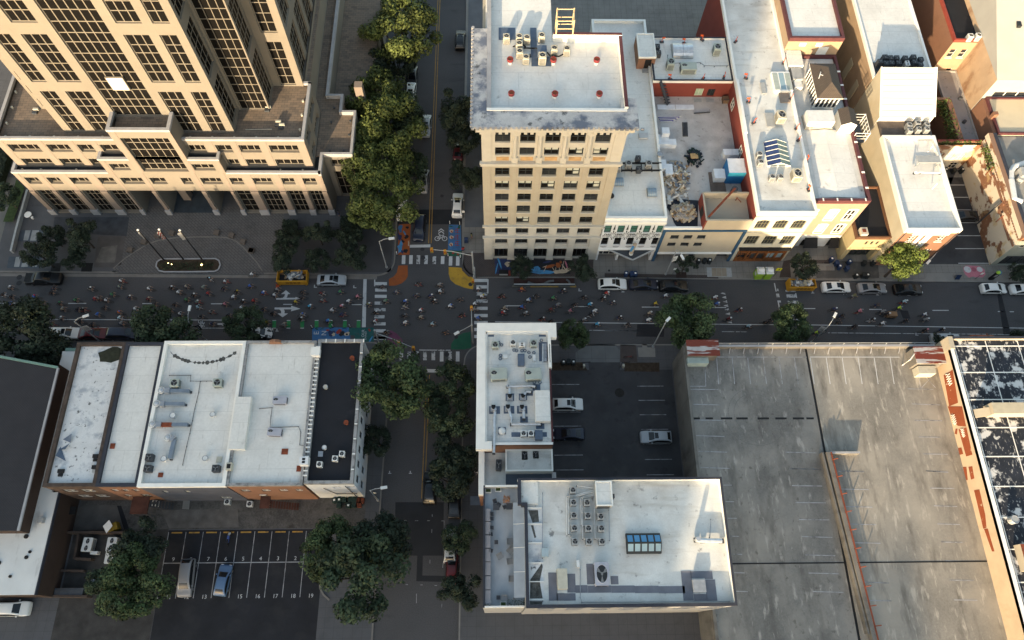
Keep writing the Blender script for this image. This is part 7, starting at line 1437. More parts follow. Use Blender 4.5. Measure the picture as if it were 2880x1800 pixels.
a,c=P(E(1085,1235),12.4),P(E(1280,1170),12.4);b=MB();b.box(a.x,c.x,a.y,c.y,12.3,12.45,GREYM)
for x in(a.x+.2,c.x-.2):b.tube([(x,a.y+.1,11.1),(x,a.y+.1,12.3)],.06,GREYM)
b.solo('roof_canopy','small grey canopy over the pipes of the white roof','canopy')
def clear(t):
 for o,_ in reversed(t[1]):bpy.data.objects.remove(o)
 bpy.data.objects.remove(t[0])
def crown_mesh(seed,nclump,n,leaf,m,flat=.8,spread=.72,cl=.36,droop=0.0):
 r_=random.Random(seed);b=MB();cs=[]
 for i in range(nclump):
  a=r_.uniform(0,2*PI);q=math.sqrt(r_.random())*spread;z=r_.uniform(-.45,.75)*(1-q*.5)
  cs.append((Vector((q*math.cos(a),q*math.sin(a),z*flat)),cl*r_.uniform(.7,1.25)))
 for i in range(n):
  c,r=cs[i%nclump];d=Vector((r_.gauss(0,1),r_.gauss(0,1),r_.gauss(.25,1))).normalized()
  p=c+Vector((d.x,d.y,d.z*.8))*r*(r_.random()**.35);nn=(d+Vector((r_.gauss(0,.5),r_.gauss(0,.5),r_.gauss(.3,.5)))).normalized()
  u=nn.cross(Vector((r_.gauss(0,1),r_.gauss(0,1),r_.gauss(0,1)))).normalized();v=nn.cross(u);s=leaf*r_.uniform(.55,1.15)
  b.face([p-u*s,p-v*s*.55,p+u*s,p+v*s*.55],m)
 return b,cs
def tree_template(seed,m,**k):
 t=thing('street_tree','template','tree');b,cs=crown_mesh(seed,m=m,**k)
 b.v=[(x,y,z+1.25)for x,y,z in b.v];b.obj('crown',t)
 b=MB();b.tube([(0,0,0),(.01,0,.45),(0,.02,.85),(.02,.02,1.3)],.055,BARK,7,.022)
 for c,r in cs[:7]:b.tube([(0,.01,.55),tuple(Vector((c.x*.5,c.y*.5,.95))),(c.x*.9,c.y*.9,1.25+c.z)],.028,BARK,5,.008)
 b.obj('trunk',t);return t,kids_of(t)
TT={'o':[tree_template(s,LEAF1,nclump=58,n=10500,leaf=.046,spread=.9,cl=.22)for s in(1,2,3)],'m':[tree_template(s,LEAF2,nclump=27,n=6000,leaf=.055,spread=.82,cl=.26)for s in(4,5,6)],'b':[tree_template(7,LEAF3,nclump=34,n=8000,leaf=.05,cl=.28)],'d':[tree_template(s,LEAF4,nclump=26,n=5600,leaf=.057,spread=.82,cl=.27)for s in(8,9)],'s':[tree_template(10,LEAF4,nclump=14,n=1500,leaf=.07,spread=.85,cl=.24)],'w':[tree_template(11,LEAF5,nclump=60,n=11000,leaf=.045,spread=.8,cl=.22)]}
trees=[(1130,95,105,'o','northernmost big oak west of the side street'),(1065,285,92,'o','sunlit topped oak by the parked white car west of the side street'),(1088,370,104,'o','sunlit topped oak near the tower annex'),(1060,465,98,'o','large oak leaning to the tower annex corner'),(1088,555,106,'o','southernmost oak of the row beside the tower'),(1030,600,50,'o','small oak between the tower corner and the hedge'),(1140,330,70,'m','oak crown reaching over the road from the sunlit row'),(1140,470,66,'m','lower oak crown hanging over the parked cars'),(1110,180,70,'d','dark shaded tree between the northern oaks'),(1288,315,68,'d','dark tree against the brick tower, upper of three'),(1312,385,58,'d','dark tree against the brick tower, middle of three'),(1310,492,55,'d','dark tree against the brick tower, nearest the corner'),(148,668,36,'d','small plaza tree beside the white pavement lights'),(232,664,48,'d','rounder plaza tree right of the small one'),(118,722,44,'d','wide plaza tree behind the black pickup'),(208,727,34,'d','smallest plaza tree near the tree pits'),(15,555,40,'m','tree cut by the left frame edge above the plaza'),(812,668,40,'d','back left tree of the six by the hedge'),(896,662,43,'d','back middle tree of the six by the hedge'),(985,664,42,'d','back right tree of the six by the hedge'),(800,728,46,'d','front left tree of the six above the yellow skip'),(897,728,43,'d','front middle tree of the six above the silver car'),(987,728,52,'d','front right tree of the six above the kerb'),(60,935,92,'d','large dark tree at the left edge over the parked cars'),(130,1000,66,'d','dark tree beside the dark shingle roof'),(468,930,92,'m','wide tree hiding the cycle lane by the white roofs'),(690,922,62,'m','smaller tree next to the black and white painted car'),(1098,1078,122,'w','huge rounded tree beside the black roof corner building'),(1063,1240,52,'d','small tree along the white corner building wall'),(1270,1090,78,'m','first tree from the crossing on the south leg east side'),(1262,1180,74,'m','second tree from the crossing on the south leg east side'),(1278,1280,74,'d','third tree from the crossing on the south leg east side'),(1262,1350,72,'d','tree overhanging the two black parked cars'),(1292,1512,50,'m','round tree beside the terrace planters'),(1295,1665,62,'d','tree over the red car at the bottom'),(935,1550,92,'w','light topped tree at the edge of the numbered lot'),(1015,1610,128,'m','huge dark tree at the bottom right of the numbered lot'),(1075,1535,92,'d','dark tree overhanging the south leg'),(385,1640,92,'w','broad tree at the left edge of the numbered lot'),(298,1665,60,'m','smaller tree left of the broad lot tree'),(395,1540,72,'d','nearly black tree in the lot corner by the yard'),(340,1590,32,'m','small tree over the twin fan machines'),(1472,752,42,'d','left pavement tree over the deer mural'),(1640,755,44,'d','right pavement tree over the deer mural'),(1925,750,38,'s','thin sparse tree in front of the beige and blue building'),(2258,752,42,'d','dense tree above the rubble filled skip'),(2530,738,64,'b','bright yellow green tree in front of the brick T building'),(2862,768,26,'d','small tree at the right edge near the blue kiosk'),(1612,945,50,'w','upright green tree beside the L shaped white parapet'),(1932,905,92,'w','very wide green tree at the garage corner'),(2220,915,62,'w','sun tipped tree in front of the garage railing'),(2868,955,30,'d','dark tree at the right edge opposite the white cars'),(2645,958,24,'s','leafy branch over the silver white car')]
_k={}
for i,(x,y,r,kd,lab)in enumerate(trees):
 R=r/17.0
 for _ in range(3):p=P((x,y),1.25*R);R=r*(Vector((0,0,CAMH))-p).length/FPX*.98
 tmp=TT[kd][_k.get(kd,0)%len(TT[kd])];_k[kd]=_k.get(kd,0)+1
 copy_thing(tmp[0],tmp[1],(p.x,p.y,KZ),rnd.uniform(0,6.28),lab,'street trees',(R,R,R*rnd.uniform(.95,1.12)))
for v in TT.values():
 for t in v:clear(t)
def hedge(lab,x0,x1,y0,y1,h,m=LEAF4):
 b=MB();r_=random.Random(int(x0*7));b.box(x0+.15,x1-.15,y0+.15,y1-.15,KZ,h-.15,m)
 for i in range(int((x1-x0)*(y1-y0)*60)):
  p=Vector((r_.uniform(x0,x1),r_.uniform(y0,y1),h+r_.uniform(-.25,.05)));d=Vector((r_.gauss(0,.6),r_.gauss(0,.6),1)).normalized();u=d.cross(Vector((r_.random(),r_.random(),0.1))).normalized();v=d.cross(u);s=r_.uniform(.1,.2);b.face([p-u*s,p-v*s,p+u*s,p+v*s],m)
 b.solo('hedge',lab,'hedge')
hedge('clipped hedge strip right of the tower portal',-36.0,-33.5,64.0,66.8,1.2);hedge('long low hedge in front of the tower shop windows',-33.5,-22.5,63.9,65.0,1.0);hedge('wide dark hedge at the tower corner',-26.3,-20.0,65.4,67.6,1.3);hedge('hedge along the path beside the tower annex',-22.0,-19.2,67.8,71.5,1.2)
hedge('tall hedge beside the lane at the left edge',-88,-85,74,86,1.8)
def car_template(kind):
 S={'sedan':([-2.35,-2.25,-1.75,-1.0,-.2,.4,1.15,1.95,2.27,2.36],[.6,.93,1.0,.97,.95,.94,.95,.86,.72,.5],[0,0,.02,1.36,1.43,1.39,.02,0,0,0],.92),'suv':([-2.33,-2.27,-2.05,-1.7,-.3,.45,1.15,2.0,2.3,2.38],[.6,1.0,1.05,1.05,1.04,1.03,1.04,.98,.82,.55],[0,0,.05,1.62,1.68,1.63,.02,0,0,0],.95),'hatch':([-2.05,-2.0,-1.75,-1.3,-.2,.35,1.05,1.75,2.0,2.08],[.6,.95,1.0,.98,.96,.95,.95,.86,.74,.5],[0,0,.05,1.46,1.52,1.47,.02,0,0,0],.89),'van':([-2.5,-2.45,-2.3,-2.05,-.3,.8,1.5,2.1,2.4,2.5],[.6,1.05,1.1,1.1,1.08,1.06,1.06,.98,.85,.55],[0,0,.1,1.75,1.8,1.74,.02,0,0,0],.97),'pickup':([-2.9,-2.85,-.95,-.9,-.1,.55,1.25,2.4,2.8,2.9],[.65,1.05,1.07,1.08,1.07,1.06,1.07,1.02,.9,.6],[0,0,.02,1.75,1.82,1.76,.02,0,0,0],1.0)}[kind]
 xs,zb,zr,W=S;n=len(xs);t=thing('parked_car','template','car');PAINTC=mat('car_paint',(.3,.3,.3),.3,0,spec=.5);CG_=mat('car_glass',(.010,.012,.014),.08,0,spec=.5)
 import bmesh
 bm=bmesh.new();R=[]
 for i in range(n):
  e=1-.1*max(0,abs(xs[i])/xs[-1]-.75)/.25 if i not in(0,n-1)else .84
  w=W*e*1.02;roof=zr[i]>.5;top=zr[i]if roof else zb[i]+zr[i];wr=W*.76 if roof else w*.95
  half=[(w*.95,.2),(w*1.01,.5),(w,zb[i]-.05),(wr,top-(.03 if roof else 0)),(wr*.84,top+.02)]
  R.append([bm.verts.new((xs[i]*1.02,y,z))for y,z in half]+[bm.verts.new((xs[i]*1.02,0,top+.05))]+[bm.verts.new((xs[i]*1.02,-y,z))for y,z in half[::-1]])
 for i in range(n-1):
  for k in range(10):
   f=bm.faces.new((R[i][k],R[i+1][k],R[i+1][k+1],R[i][k+1]));kk=min(k,9-k)
   if kk==2 and 2<=i<=5:f.material_index=3
   if kk==4 and i==5:f.material_index=1
   if kk==4 and i==2:f.material_index=2
 bm.faces.new(R[0]);bm.faces.new(R[-1][::-1]);bmesh.ops.recalc_face_normals(bm,faces=bm.faces);me=bpy.data.meshes.new('c');bm.to_mesh(me);bm.free();o=bpy.data.objects.new('c',me);COL.objects.link(o);md=o.modifiers.new('s','SUBSURF');md.levels=2;md.render_levels=2
 r=bpy.data.meshes.new_from_object(o.evaluated_get(bpy.context.evaluated_depsgraph_get()));bpy.data.objects.remove(o);vs=[tuple(v.co)for v in r.vertices]
 for name,ok,m in(('body',lambda p:p.material_index==0,PAINTC),('windshield',lambda p:p.material_index==1,CG_),('rear_window',lambda p:p.material_index==2,CG_),('side_window',lambda p:p.material_index==3 and p.center.y>0,CG_),('side_window',lambda p:p.material_index==3 and p.center.y<0,CG_)):
  b=MB();mp={};b.smooth=True
  for p in r.polygons:
   if ok(p):
    for v in p.vertices:
     if v not in mp:mp[v]=len(b.v);b.v.append(vs[v])
    b.f.append(tuple(mp[v]for v in p.vertices));b.m.append(b.mi(m))
  b.obj(name,t)
 b=MB();b.box(xs[0]*.9,xs[-1]*.9,-W*.8,W*.8,.2,.3,BLACK)
 for s in(-1,1):
  b.bar((xs[1],s*W*.995,.36),(xs[-2],s*W*.995,.36),.04,.16,BLACK)
  for x in(-.55,.35):b.bar((x,s*W*1.0,.5),(x,s*W*1.0,.9),.03,.015,BLACK)
 b.obj('sill_trim',t);b=MB();b.box(xs[0]*1.005,xs[0]*.98,-.3,.3,.55,.68,WTRIM);b.box(xs[-1]*.985,xs[-1]*1.005,-.5,.5,.4,.55,BLACK);b.obj('number_plate',t)
 if kind=='pickup':b=MB();b.box(-2.75,-1.1,-.78,.78,1.1,1.14,BLACK);b.obj('load_bed',t)
 for sx in(-1,1):
  for s in(-1,1):
   x=sx*xs[-1]*.62;w=MB();w.tube([(x,s*W*.8,.33),(x,s*(W+.01),.33)],.33,TYRE,16);wo=w.obj('wheel',t);w=MB();w.tube([(x,s*W*.9,.33),(x,s*(W+.02),.33)],.21,RIM,12);ro=w.obj('rim',t);ro.parent=wo
   w=MB();xx=xs[-1 if sx>0 else 0]*.965;w.box(xx-.09,xx+.09,s*W*.62-.17,s*W*.62+.17,.62,.74,mat('headlight',(.5,.5,.5),.2)if sx>0 else mat('tail_light',(.2,.01,.01),.3));w.obj('headlight' if sx>0 else 'tail_light',t)
 for s in(-1,1):w=MB();w.box(xs[5]+.25,xs[5]+.42,s*W*.98,s*(W+.16),.98,1.1,PAINTC);w.obj('mirror',t)
 if kind in('suv','sedan'):w=MB();w.box(-.15,.38,-.42,.42,zr[4]-.02,zr[4]+.045,CG_);w.obj('sunroof',t)
 return t,kids_of(t)
CT={k:car_template(k)for k in('sedan','suv','hatch','van','pickup')}
def paint(n,c):return mat('paint_'+n,c,.3,0,spec=.5)
CP={'white':paint('white',(.66,.66,.64)),'silver':paint('silver',(.34,.36,.38)),'grey':paint('grey',(.2,.2,.21)),'black':paint('black',(.008,.008,.009)),'navy':paint('navy',(.012,.016,.032)),'red':paint('red',(.09,.01,.012)),'orange':paint('orange',(.25,.055,.012)),'blue':paint('blue',(.07,.125,.22)),'dark':paint('dark',(.03,.031,.034))}
cow=paint('cow',(.6,.6,.6));stain(cow,(.01,.01,.01),1.3,.5,.51);CP['cow']=cow
cars=[(122,783,0,'pickup','black','black pickup truck with open bed by the plaza kerb'),(932,787,0,'sedan','silver','silver sedan behind the yellow skip'),(1722,799,0,'suv','white','white car with sunroof, largest parked by the ray painted shop'),(1810,799,0,'sedan','navy','dark navy sedan between the white car and black one'),(1894,804,0,'suv','black','black car parked before the beige and blue building'),(2352,807,0,'sedan','white','white sedan parked right of the rubble skip'),(2453,810,0,'sedan','grey','grey sedan between white and black parked cars'),(2554,813,0,'sedan','black','black sedan below the bright yellow green tree'),(2795,811,0,'hatch','white','white hatchback with dark roof window by the kiosk'),(2882,813,0,'sedan','white','white sedan cut off by the right frame edge'),(183,938,0,'suv','white','white car with light bar nearest the left edge tree'),(262,938,0,'sedan','red','dark red car behind the banner lamp post'),(345,938,0,'van','navy','dark navy van before the peeling roof building'),(728,936,0,'hatch','cow','car painted with black and white patches'),(2660,955,0,'suv','silver','silver white car half under a leafy branch'),(2765,957,0,'hatch','orange','orange hatchback in front of the warehouse'),(1198,352,268,'sedan','silver','silver white car driving down the side street'),(1191,508,267,'sedan','grey','light grey sedan driving behind the navy van'),(1180,640,267,'van','navy','long dark blue van waiting at the stop line'),(1287,576,88,'suv','white','white car parked beside the brick tower'),(1160,213,268,'sedan','dark','dark car parked under the northern oaks'),(1155,260,268,'sedan','white','white car half hidden below the oaks'),(1295,112,88,'suv','black','black car parked at the top of the side street'),(1289,420,88,'sedan','red','dark red car between the dark trees'),(1132,588,268,'hatch','white','white car nose peeking out of the oak row'),(1209,1372,90,'suv','black','black car driving up the south leg'),(1278,1412,90,'sedan','black','black sedan parked beside the terrace'),(1266,1535,90,'suv','silver','silver car half hidden by the round tree'),(1271,1598,90,'hatch','red','dark red car at the bottom of the south leg'),(1596,1138,0,'suv','white','white car in the small lot beside the white roofs'),(1600,1221,180,'sedan','navy','dark blue sedan in the small lot'),(1845,1230,180,'suv','silver','silver grey car on the garage side of the lot'),(525,1625,272,'van','grey','grey minivan with a sunshade in the numbered lot'),(628,1632,84,'hatch','blue','blue wagon in the numbered lot'),(32,1712,0,'van','white','white vehicle at the bottom left corner'),(2722,608,0,'sedan','dark','dark grey car in the alley lot by the peeling wall')]
for(x,y,a,k,c,lab)in cars:
 p=P((x,y),.75);z=KZ+.02 if(x in(1596,1600,1845,525,628,32,2722))else .005
 o=copy_thing(CT[k][0],CT[k][1],(p.x,p.y,z),math.radians(a),lab,None,None,{'car_paint':CP[c]});o['category']='pickup truck' if k=='pickup' else 'van' if k=='van' else 'car'
 if k=='pickup':o.name='pickup_truck'
for t in CT.values():clear(t)
b=MB();p=P(A4(2162,785),.6)
for dy in(-.7,.7):b.torus((p.x+.1*dy,p.y+dy,.45),.28,.06,TYRE,'x',14,5)
b.bar((p.x-.05,p.y-.6,.75),(p.x+.05,p.y+.3,.85),.28,.3,mat('bike_blue',(.03,.06,.22),.35,spec=.5));b.bar((p.x,p.y+.3,.85),(p.x+.08,p.y+.75,.6),.2,.25,WHITEM);b.tube([(p.x-.35,p.y+.35,1.05),(p.x+.4,p.y+.35,1.05)],.03,BLACK);b.bar((p.x-.05,p.y-.7,.9),(p.x,p.y-.1,.9),.24,.1,BLACK);b.solo('motorcycle','blue and white motorcycle standing in lot space six','motorcycle')
def proj(v):
 d=Vector(v)-Vector((0,0,CAMH));k=d.dot(CF);return(1440+FPX*d.dot(CX)/k,900-FPX*d.dot(CU)/k)
def htop(base,top):
 g=P(base,0);return min((i*.1 for i in range(10,140)),key=lambda z:(proj((g.x,g.y,z))[0]-top[0])**2+(proj((g.x,g.y,z))[1]-top[1])**2)
def lamp(lab,base,top,head,banner=None,h=None):
 g=P(base,0);z=h or htop(base,top);q=P(head,z+.5);t=thing('street_lamp',lab,'street lamp',(g.x,g.y,0),group='street lamps')
 b=MB();b.tube([(g.x,g.y,0),(g.x,g.y,z)],.11,POLE,8,.07);b.cyl(g.x,g.y,0,.4,.2,POLE,10);b.obj('pole',t);m_=(Vector((g.x,g.y,z))+q)/2+Vector((0,0,.3));b=MB();b.tube([(g.x,g.y,z-.05),m_,q],.05,POLE,6);b.obj('arm',t)
 d=(q-Vector((g.x,g.y,q.z))).normalized();b=MB();b.bar(q-d*.15,q+d*.75,.38,.16,LENS);b.obj('lamp_head',t)
 if banner:
  for m,zz,s in banner:
   b=MB();e=Vector((.8*s,.25,0));c=Vector((g.x,g.y,0));b.face([c+Vector((.1*s,0,zz)),c+e+Vector((0,0,zz)),c+e+Vector((0,0,zz+1.7)),c+Vector((.1*s,0,zz+1.7))],m);b.bar(c+Vector((0,0,zz+1.7)),c+e+Vector((0,0,zz+1.7)),.04,.04,DARKM)
   for i in range(3):b.bar(c+e*(.25+.22*i)+Vector((0,-.012,zz+.4)),c+e*(.25+.22*i)+Vector((0,-.012,zz+1.3)),.02,.09,WTRIM if m is BLACK else DARKM)
   b.obj('banner',t)
lamp('street lamp over the dark red car, head to the right',(281,960),A2(705,1355),A2(790,1312),[(GREYM,4.2,1)]);lamp('street lamp with black banner, head turned up the street',A3(1955,200),A2(1785,1350),A2(1787,1250),[(BLACK,4.2,1)])
lamp('street lamp at the plaza corner near the orange painted corner',B2(1303,850),B2(1237,600),B2(1330,575));lamp('street lamp before the beige and blue building',C2(1920,915),C2(2035,685),C2(2072,735),[(WTRIM,4.5,1)]);lamp('street lamp beside the wide garage corner tree',C3(1800,255),C2(1925,1375),C2(1935,1350));lamp('street lamp with grey and black banners by the garage railing',E2(70,1560),E2(265,1425),E2(290,1310),[(GREYM,4.6,-1),(BLACK,3.4,1)]);lamp('street lamp by the rear alley of the south leg',B4(1220,428),B4(1150,330),B4(1255,310));lamp('street lamp arm beside the brick T building',E2(1115,830),E2(1130,735),E2(1190,785),None,5.0)
def mast(lab,base,z,arm,sig,lampto=None):
 g=P(base,0);e=P(arm,z);t=thing('traffic_signal',lab,'traffic signal',(g.x,g.y,0));b=MB();b.tube([(g.x,g.y,0),(g.x,g.y,z+1.2)],.14,POLE,8);b.obj('pole',t);b=MB();b.tube([(g.x,g.y,z),(g.x*.5+e.x*.5,g.y*.5+e.y*.5,z+.4),e],.08,POLE,6,.05);b.obj('mast_arm',t)
 for f in sig:
  c=Vector((g.x,g.y,z)).lerp(e,f);s=MB();s.box(c.x-.2,c.x+.2,c.y-.2,c.y+.2,z-.75,z+.35,SIGNAL);so_=s.obj('signal_head',t);s=MB()
  for i,m in enumerate((mat('signal_red',(.2,.01,.01),.4),mat('signal_amber',(.2,.09,.01),.4),mat('signal_green',(.01,.12,.05),.4))):s.box(c.x-.13,c.x+.13,c.y-.23,c.y-.203,z+.02-.33*i,z+.26-.33*i,m)
  o=s.obj('lens',t);o.parent=so_
 if lampto:q=P(lampto,z+1.4);b=MB();b.tube([(g.x,g.y,z+1.1),q],.05,POLE);b.bar(q,q+(q-Vector((g.x,g.y,q.z))).normalized()*.8,.38,.16,LENS);b.obj('lamp_head',t)
mast('traffic signal mast over the north crossing with two yellow heads',B2(2122,905),6.2,B2(1720,677),(.66,.98));mast('traffic signal mast reaching over the east crossing',B3(2118,215),6.0,B2(2103,1225),(.98,),B2(1985,1455));mast('traffic signal mast over the south crossing by the huge tree',B3(1245,250),5.5,B3(1565,268),(.6,.97));mast('traffic signal post above the yellow painted corner',B2(2135,945),2.5,B2(2115,985),(.9,))
CLOTH=mat('flag_cloth',(.22,.22,.22),.9);fp=[((1555,785),(1305,492),'left flag pole with furled white flag',CLOTH),((1740,780),(1500,492),'middle flag pole with red and white flag',REDP),((1932,802),(1705,492),'right flag pole with hanging white flag',CLOTH)]
for k,(bs,tp_,lab,m)in enumerate(fp):
 g=P(A2(*bs),0);z=htop(A2(*bs),A2(*tp_));t=thing('flag_pole',lab,'flag pole',(g.x,g.y,.2));b=MB();b.tube([(g.x,g.y,.2),(g.x,g.y,z)],.13,POLED,8,.07);b.obj('pole',t);b=MB();b.dome(g.x,g.y,z,.2,.2,LENS);b.obj('finial',t);b=MB();n=6
 for i in range(n):
  for j in range(3 if k else 1):
   x0,x1=.08+.16*j+.06*math.sin(i),.26+.16*j+.06*math.sin(i+1);zz=z-.5-.35*i;mm=(mat('flag_red',(.14,.03,.03),.9)if(i+j)%2 else CLOTH)if k==1 else m;b.face([(g.x-x0,g.y-.05*j,zz),(g.x-x1,g.y-.05*j-.1,zz-.2),(g.x-x1,g.y-.05*j-.1,zz-.55),(g.x-x0,g.y-.05*j,zz-.35)],mm)
 b.obj('flag',t)
isl=[tuple(P(A2(*q),0)[:2])for q in((1520,782),(1560,775),(1800,775),(2040,772),(2075,790),(2088,830),(2070,875),(2035,893),(1800,897),(1560,897),(1510,885),(1482,845),(1490,805))]
b=MB();b.prism(isl,.1,.3,KERB,SOIL);strip_=[Vector((*q,.32))for q in isl+isl[:1]]
for i in range(len(isl)):b.bar(strip_[i],strip_[i+1],.22,.12,CEMENT)
b.solo('planting_island','kerbed oval planting island under the three flag poles','planting bed')
_c=P(A2(1780,835),.4);ivy_clump('shrub','low mixed shrubs filling the flag pole island',[((_c.x+1.3*i-4.2,_c.y,.5),(.7,.7,.2))for i in range(7)],110,1,.25,LEAF2)
EM=bpy.data.materials.new('lit_lamp');EM.use_nodes=True;EM.node_tree.nodes['Principled BSDF'].inputs['Emission Color'].default_value=(1,.75,.3,1);EM.node_tree.nodes['Principled BSDF'].inputs['Emission Strength'].default_value=3
for k,(x,y)in enumerate(((1905,822),(1590,808),(1622,818))):p=P(A2(x,y),.5);b=MB();b.cyl(p.x,p.y,.3,.5,.12,DARKM,8);b.dome(p.x,p.y,.5,.16 if k==0 else .08,.15,EM);b.solo('garden_lamp',['bright lit spot lamp on the right of the island','lit spot lamp at the left flag pole foot','small lit lamp beside the left flag pole foot'][k],'lamp')
for k,(t,x,y)in enumerate(((A2,1230,685),(A2,1362,610),(A2,1492,548),(A2,1627,524),(A2,2050,522),(A2,2190,548),(A2,2297,608),(A2,2378,692),(B2,22,692))):p=P(t(x,y),.3);b=MB();b.prism([(p.x-.5,p.y-.3),(p.x+.35,p.y-.5),(p.x+.5,p.y+.3),(p.x-.35,p.y+.5)],KZ,.65,STONE);b.solo('stone_block',f'granite block seat around the flag pole court, {ORD[k]} from the left','stone seat','granite block seats')
def skip_bin(lab,t,x0,y0,x1,y1,tall=False,seed=1):
 a,c=P(t(x0,y1),.1),P(t(x1,y0),1.5);h=1.5;o=thing('skip',lab,'skip',((a.x+c.x)/2,(a.y+c.y)/2,0));b=MB();w=.09;b.box(a.x,c.x,a.y,a.y+w,.1,h,SKIPY);b.box(a.x,c.x,c.y-w,c.y,.1,h,SKIPY);b.box(a.x,a.x+w,a.y+w,c.y-w,.1,h+(.5 if tall else 0),SKIPY);b.box(c.x-w,c.x,a.y+w,c.y-w,.1,h,SKIPY);b.box(a.x+w,c.x-w,a.y+w,c.y-w,.1,.2,DARKM)
 for x in(a.x+.3,c.x-.3):b.box(x-.1,x+.1,a.y-.1,a.y-.003,.05,h,SKIPY)
 b.box(a.x-.05,c.x+.05,a.y-.08,a.y-.004,h-.15,h,SKIPY);b.obj('hull',o);b=MB()
 for i in range(2):
  for j in range(4):b.box(a.x+1.4+.62*j,a.x+1.9+.62*j,a.y-.02,a.y-.003,.85-.35*i,1.0-.35*i,mat('skip_lettering',(.09,.045,.012),.8))
 b.obj('lettering',o);pts=[(x0+25,y0+20),(x1-25,y0+20),(x1-25,y1-45),(x0+25,y1-45)];debris('debris_load',f'{"broken white and grey rubble" if tall else "boards and cardboard"} lying in the {"rubble filled" if tall else "plaza side"} yellow skip',t,pts,.5+(.5 if tall else 0),70 if tall else 26,.5,DM,1.3 if tall else 2.2,seed)
skip_bin('yellow open skip parked by the plaza kerb behind the silver sedan',B2,278,872,553,1012,seed=21);skip_bin('yellow skip heaped with rubble under the dense tree',D2,1722,955,1992,1068,True,seed=22)
for k,(x0,x1)in enumerate(((1413,1492),(1496,1568))):
 a,c=P(D2(x0,962),.1),P(D2(x1,905),.1);t=thing('portable_toilet',f'lime green portable toilet with white roof, {"left" if k == 0 else "right"} of the pair','portable toilet',((a.x+c.x)/2,(a.y+c.y)/2,KZ));b=MB();b.box(a.x,a.x+1.15,a.y,a.y+1.2,KZ,2.1,LIMEG);b.obj('cabin',t);b=MB();b.box(a.x-.05,a.x+1.2,a.y-.05,a.y+1.25,2.1,2.25,WHITEM);b.tube([(a.x+.05,a.y+.6,2.28),(a.x+1.1,a.y+.6,2.28)],.42,WHITEM,10);b.obj('roof',t);b=MB();b.box(a.x+.2,a.x+.95,a.y-.03,a.y-.003,.3,2.0,LIMEG);b.box(a.x-.01,a.x-.004,a.y+.3,a.y+.9,.9,1.6,WHITEM);b.obj('door',t)
t=thing('warning_sign','yellow pedestrian warning sign by the mid block crossing','road sign',tuple(P(D2(1597,932),KZ)));g=P(D2(1597,932),KZ);b=MB();b.tube([(g.x,g.y,KZ),(g.x,g.y,3.3)],.04,DARKM);b.obj('post',t);b=MB();b.box(g.x-.45,g.x+.45,g.y-.07,g.y-.05,2.3,3.2,mat('sign_yellow',(.60,.58,.02),.5));b.obj('panel',t)
b=MB();b.bar((g.x-.05,g.y-.08,2.5),(g.x+.1,g.y-.08,2.95),.02,.12,BLACK);b.bar((g.x+.1,g.y-.08,2.7),(g.x+.2,g.y-.08,2.45),.02,.08,BLACK);b.cyl(g.x+.1,g.y-.08,2.98,3.1,.06,BLACK,8);b.obj('walking_symbol',t)
a,c=P(C2(487,1035),0),P(C2(1058,955),0);t=thing('parklet','long dark timber parklet with carved curve and scalloped yellow front','parklet',((a.x+c.x)/2,a.y,0));b=MB();b.box(a.x,c.x,a.y+.3,c.y,.01,.2,mat('parklet_red',(.05,.025,.022),.9,.2,2));b.box(a.x,c.x,a.y,a.y+.25,.01,.9,DARKM,GREYM);b.obj('platform',t);b=MB()
for i in range(11):x=a.x+.35+(c.x-a.x-.7)*i/10;b.dome(x,a.y-.04,.12,.68,.38,mat('scallop_yellow',(.3,.2,.06),.8)if 2<i<8 or i==10 else mat('scallop_grey',(.12,.115,.1),.8),10,3)
b.v=[(x,max(y,a.y-.08)if y<a.y else y,z)for x,y,z in b.v];b.obj('scalloped_front',t);b=MB();b.tube([P(C2(x,y),.5)for x,y in((620,985),(660,1003),(720,1015),(770,1005),(820,978),(865,972))],.22,mat('whale_grey',(.10,.105,.11),.8),8);b.tube([P(C2(x,y),.5)for x,y in((985,960),(1010,978),(1018,1005))],.18,MATS['whale_grey'],8);b.obj('carved_curve',t)
def bins(t,pts,m,what,where,h=1.05,lid=None):
 for k,(x,y)in enumerate(sorted(pts)):
  p=P(t(x,y),h);o=thing('wheeled_bin',f'{what} {where}'+(f', {ORD[k]} from the left' if len(pts)>1 else ''),'bin',(p.x,p.y,KZ),rnd.uniform(-.25,.25),'wheeled bins');b=MB();b.prism([(-.26,-.3),(.26,-.3),(.26,.3),(-.26,.3)],.05,h-.08,m);r=b.obj('body',None);r.parent=o;b=MB();b.box(-.31,.31,-.36,.36,h-.08,h,m);b.box(-.2,.2,.36,.42,h-.1,h-.02,m);r=b.obj('lid',None);r.parent=o
  if lid and k%2==0:b=MB();b.box(-.14,.14,-.1,.16,h,h+.006,WTRIM);r=b.obj('sticker',None);r.parent=o
  for s in(-1,1):b=MB();b.tube([(s*.24,.3,.1),(s*.3,.3,.1)],.1,TYRE,8);r=b.obj('wheel',None);r.parent=o
bins(C2,[(1550,903),(1602,905),(1637,905)],BINB,'dark blue bin','on the kerb above the white car',lid=1);bins(D2,[(892,782),(950,778),(997,780)],BING,'black bin','against the beige and blue shop front',lid=1);bins(D2,[(2152,765),(2200,800),(2228,835),(2300,850),(2322,790)],BINB,'blue bin','in front of the yellow shop',lid=1);bins(E2,[(505,920),(575,915),(610,918)],BING,'dark bin','at the kerb above the grey sedan',lid=1);bins(E2,[(580,800),(665,800)],BING,'dark bin','beside the yellow shop entrance');bins(E,[(1350,1300),(1430,1302),(1505,1300)],BING,'black bin','at the end of the parking alley',lid=1)
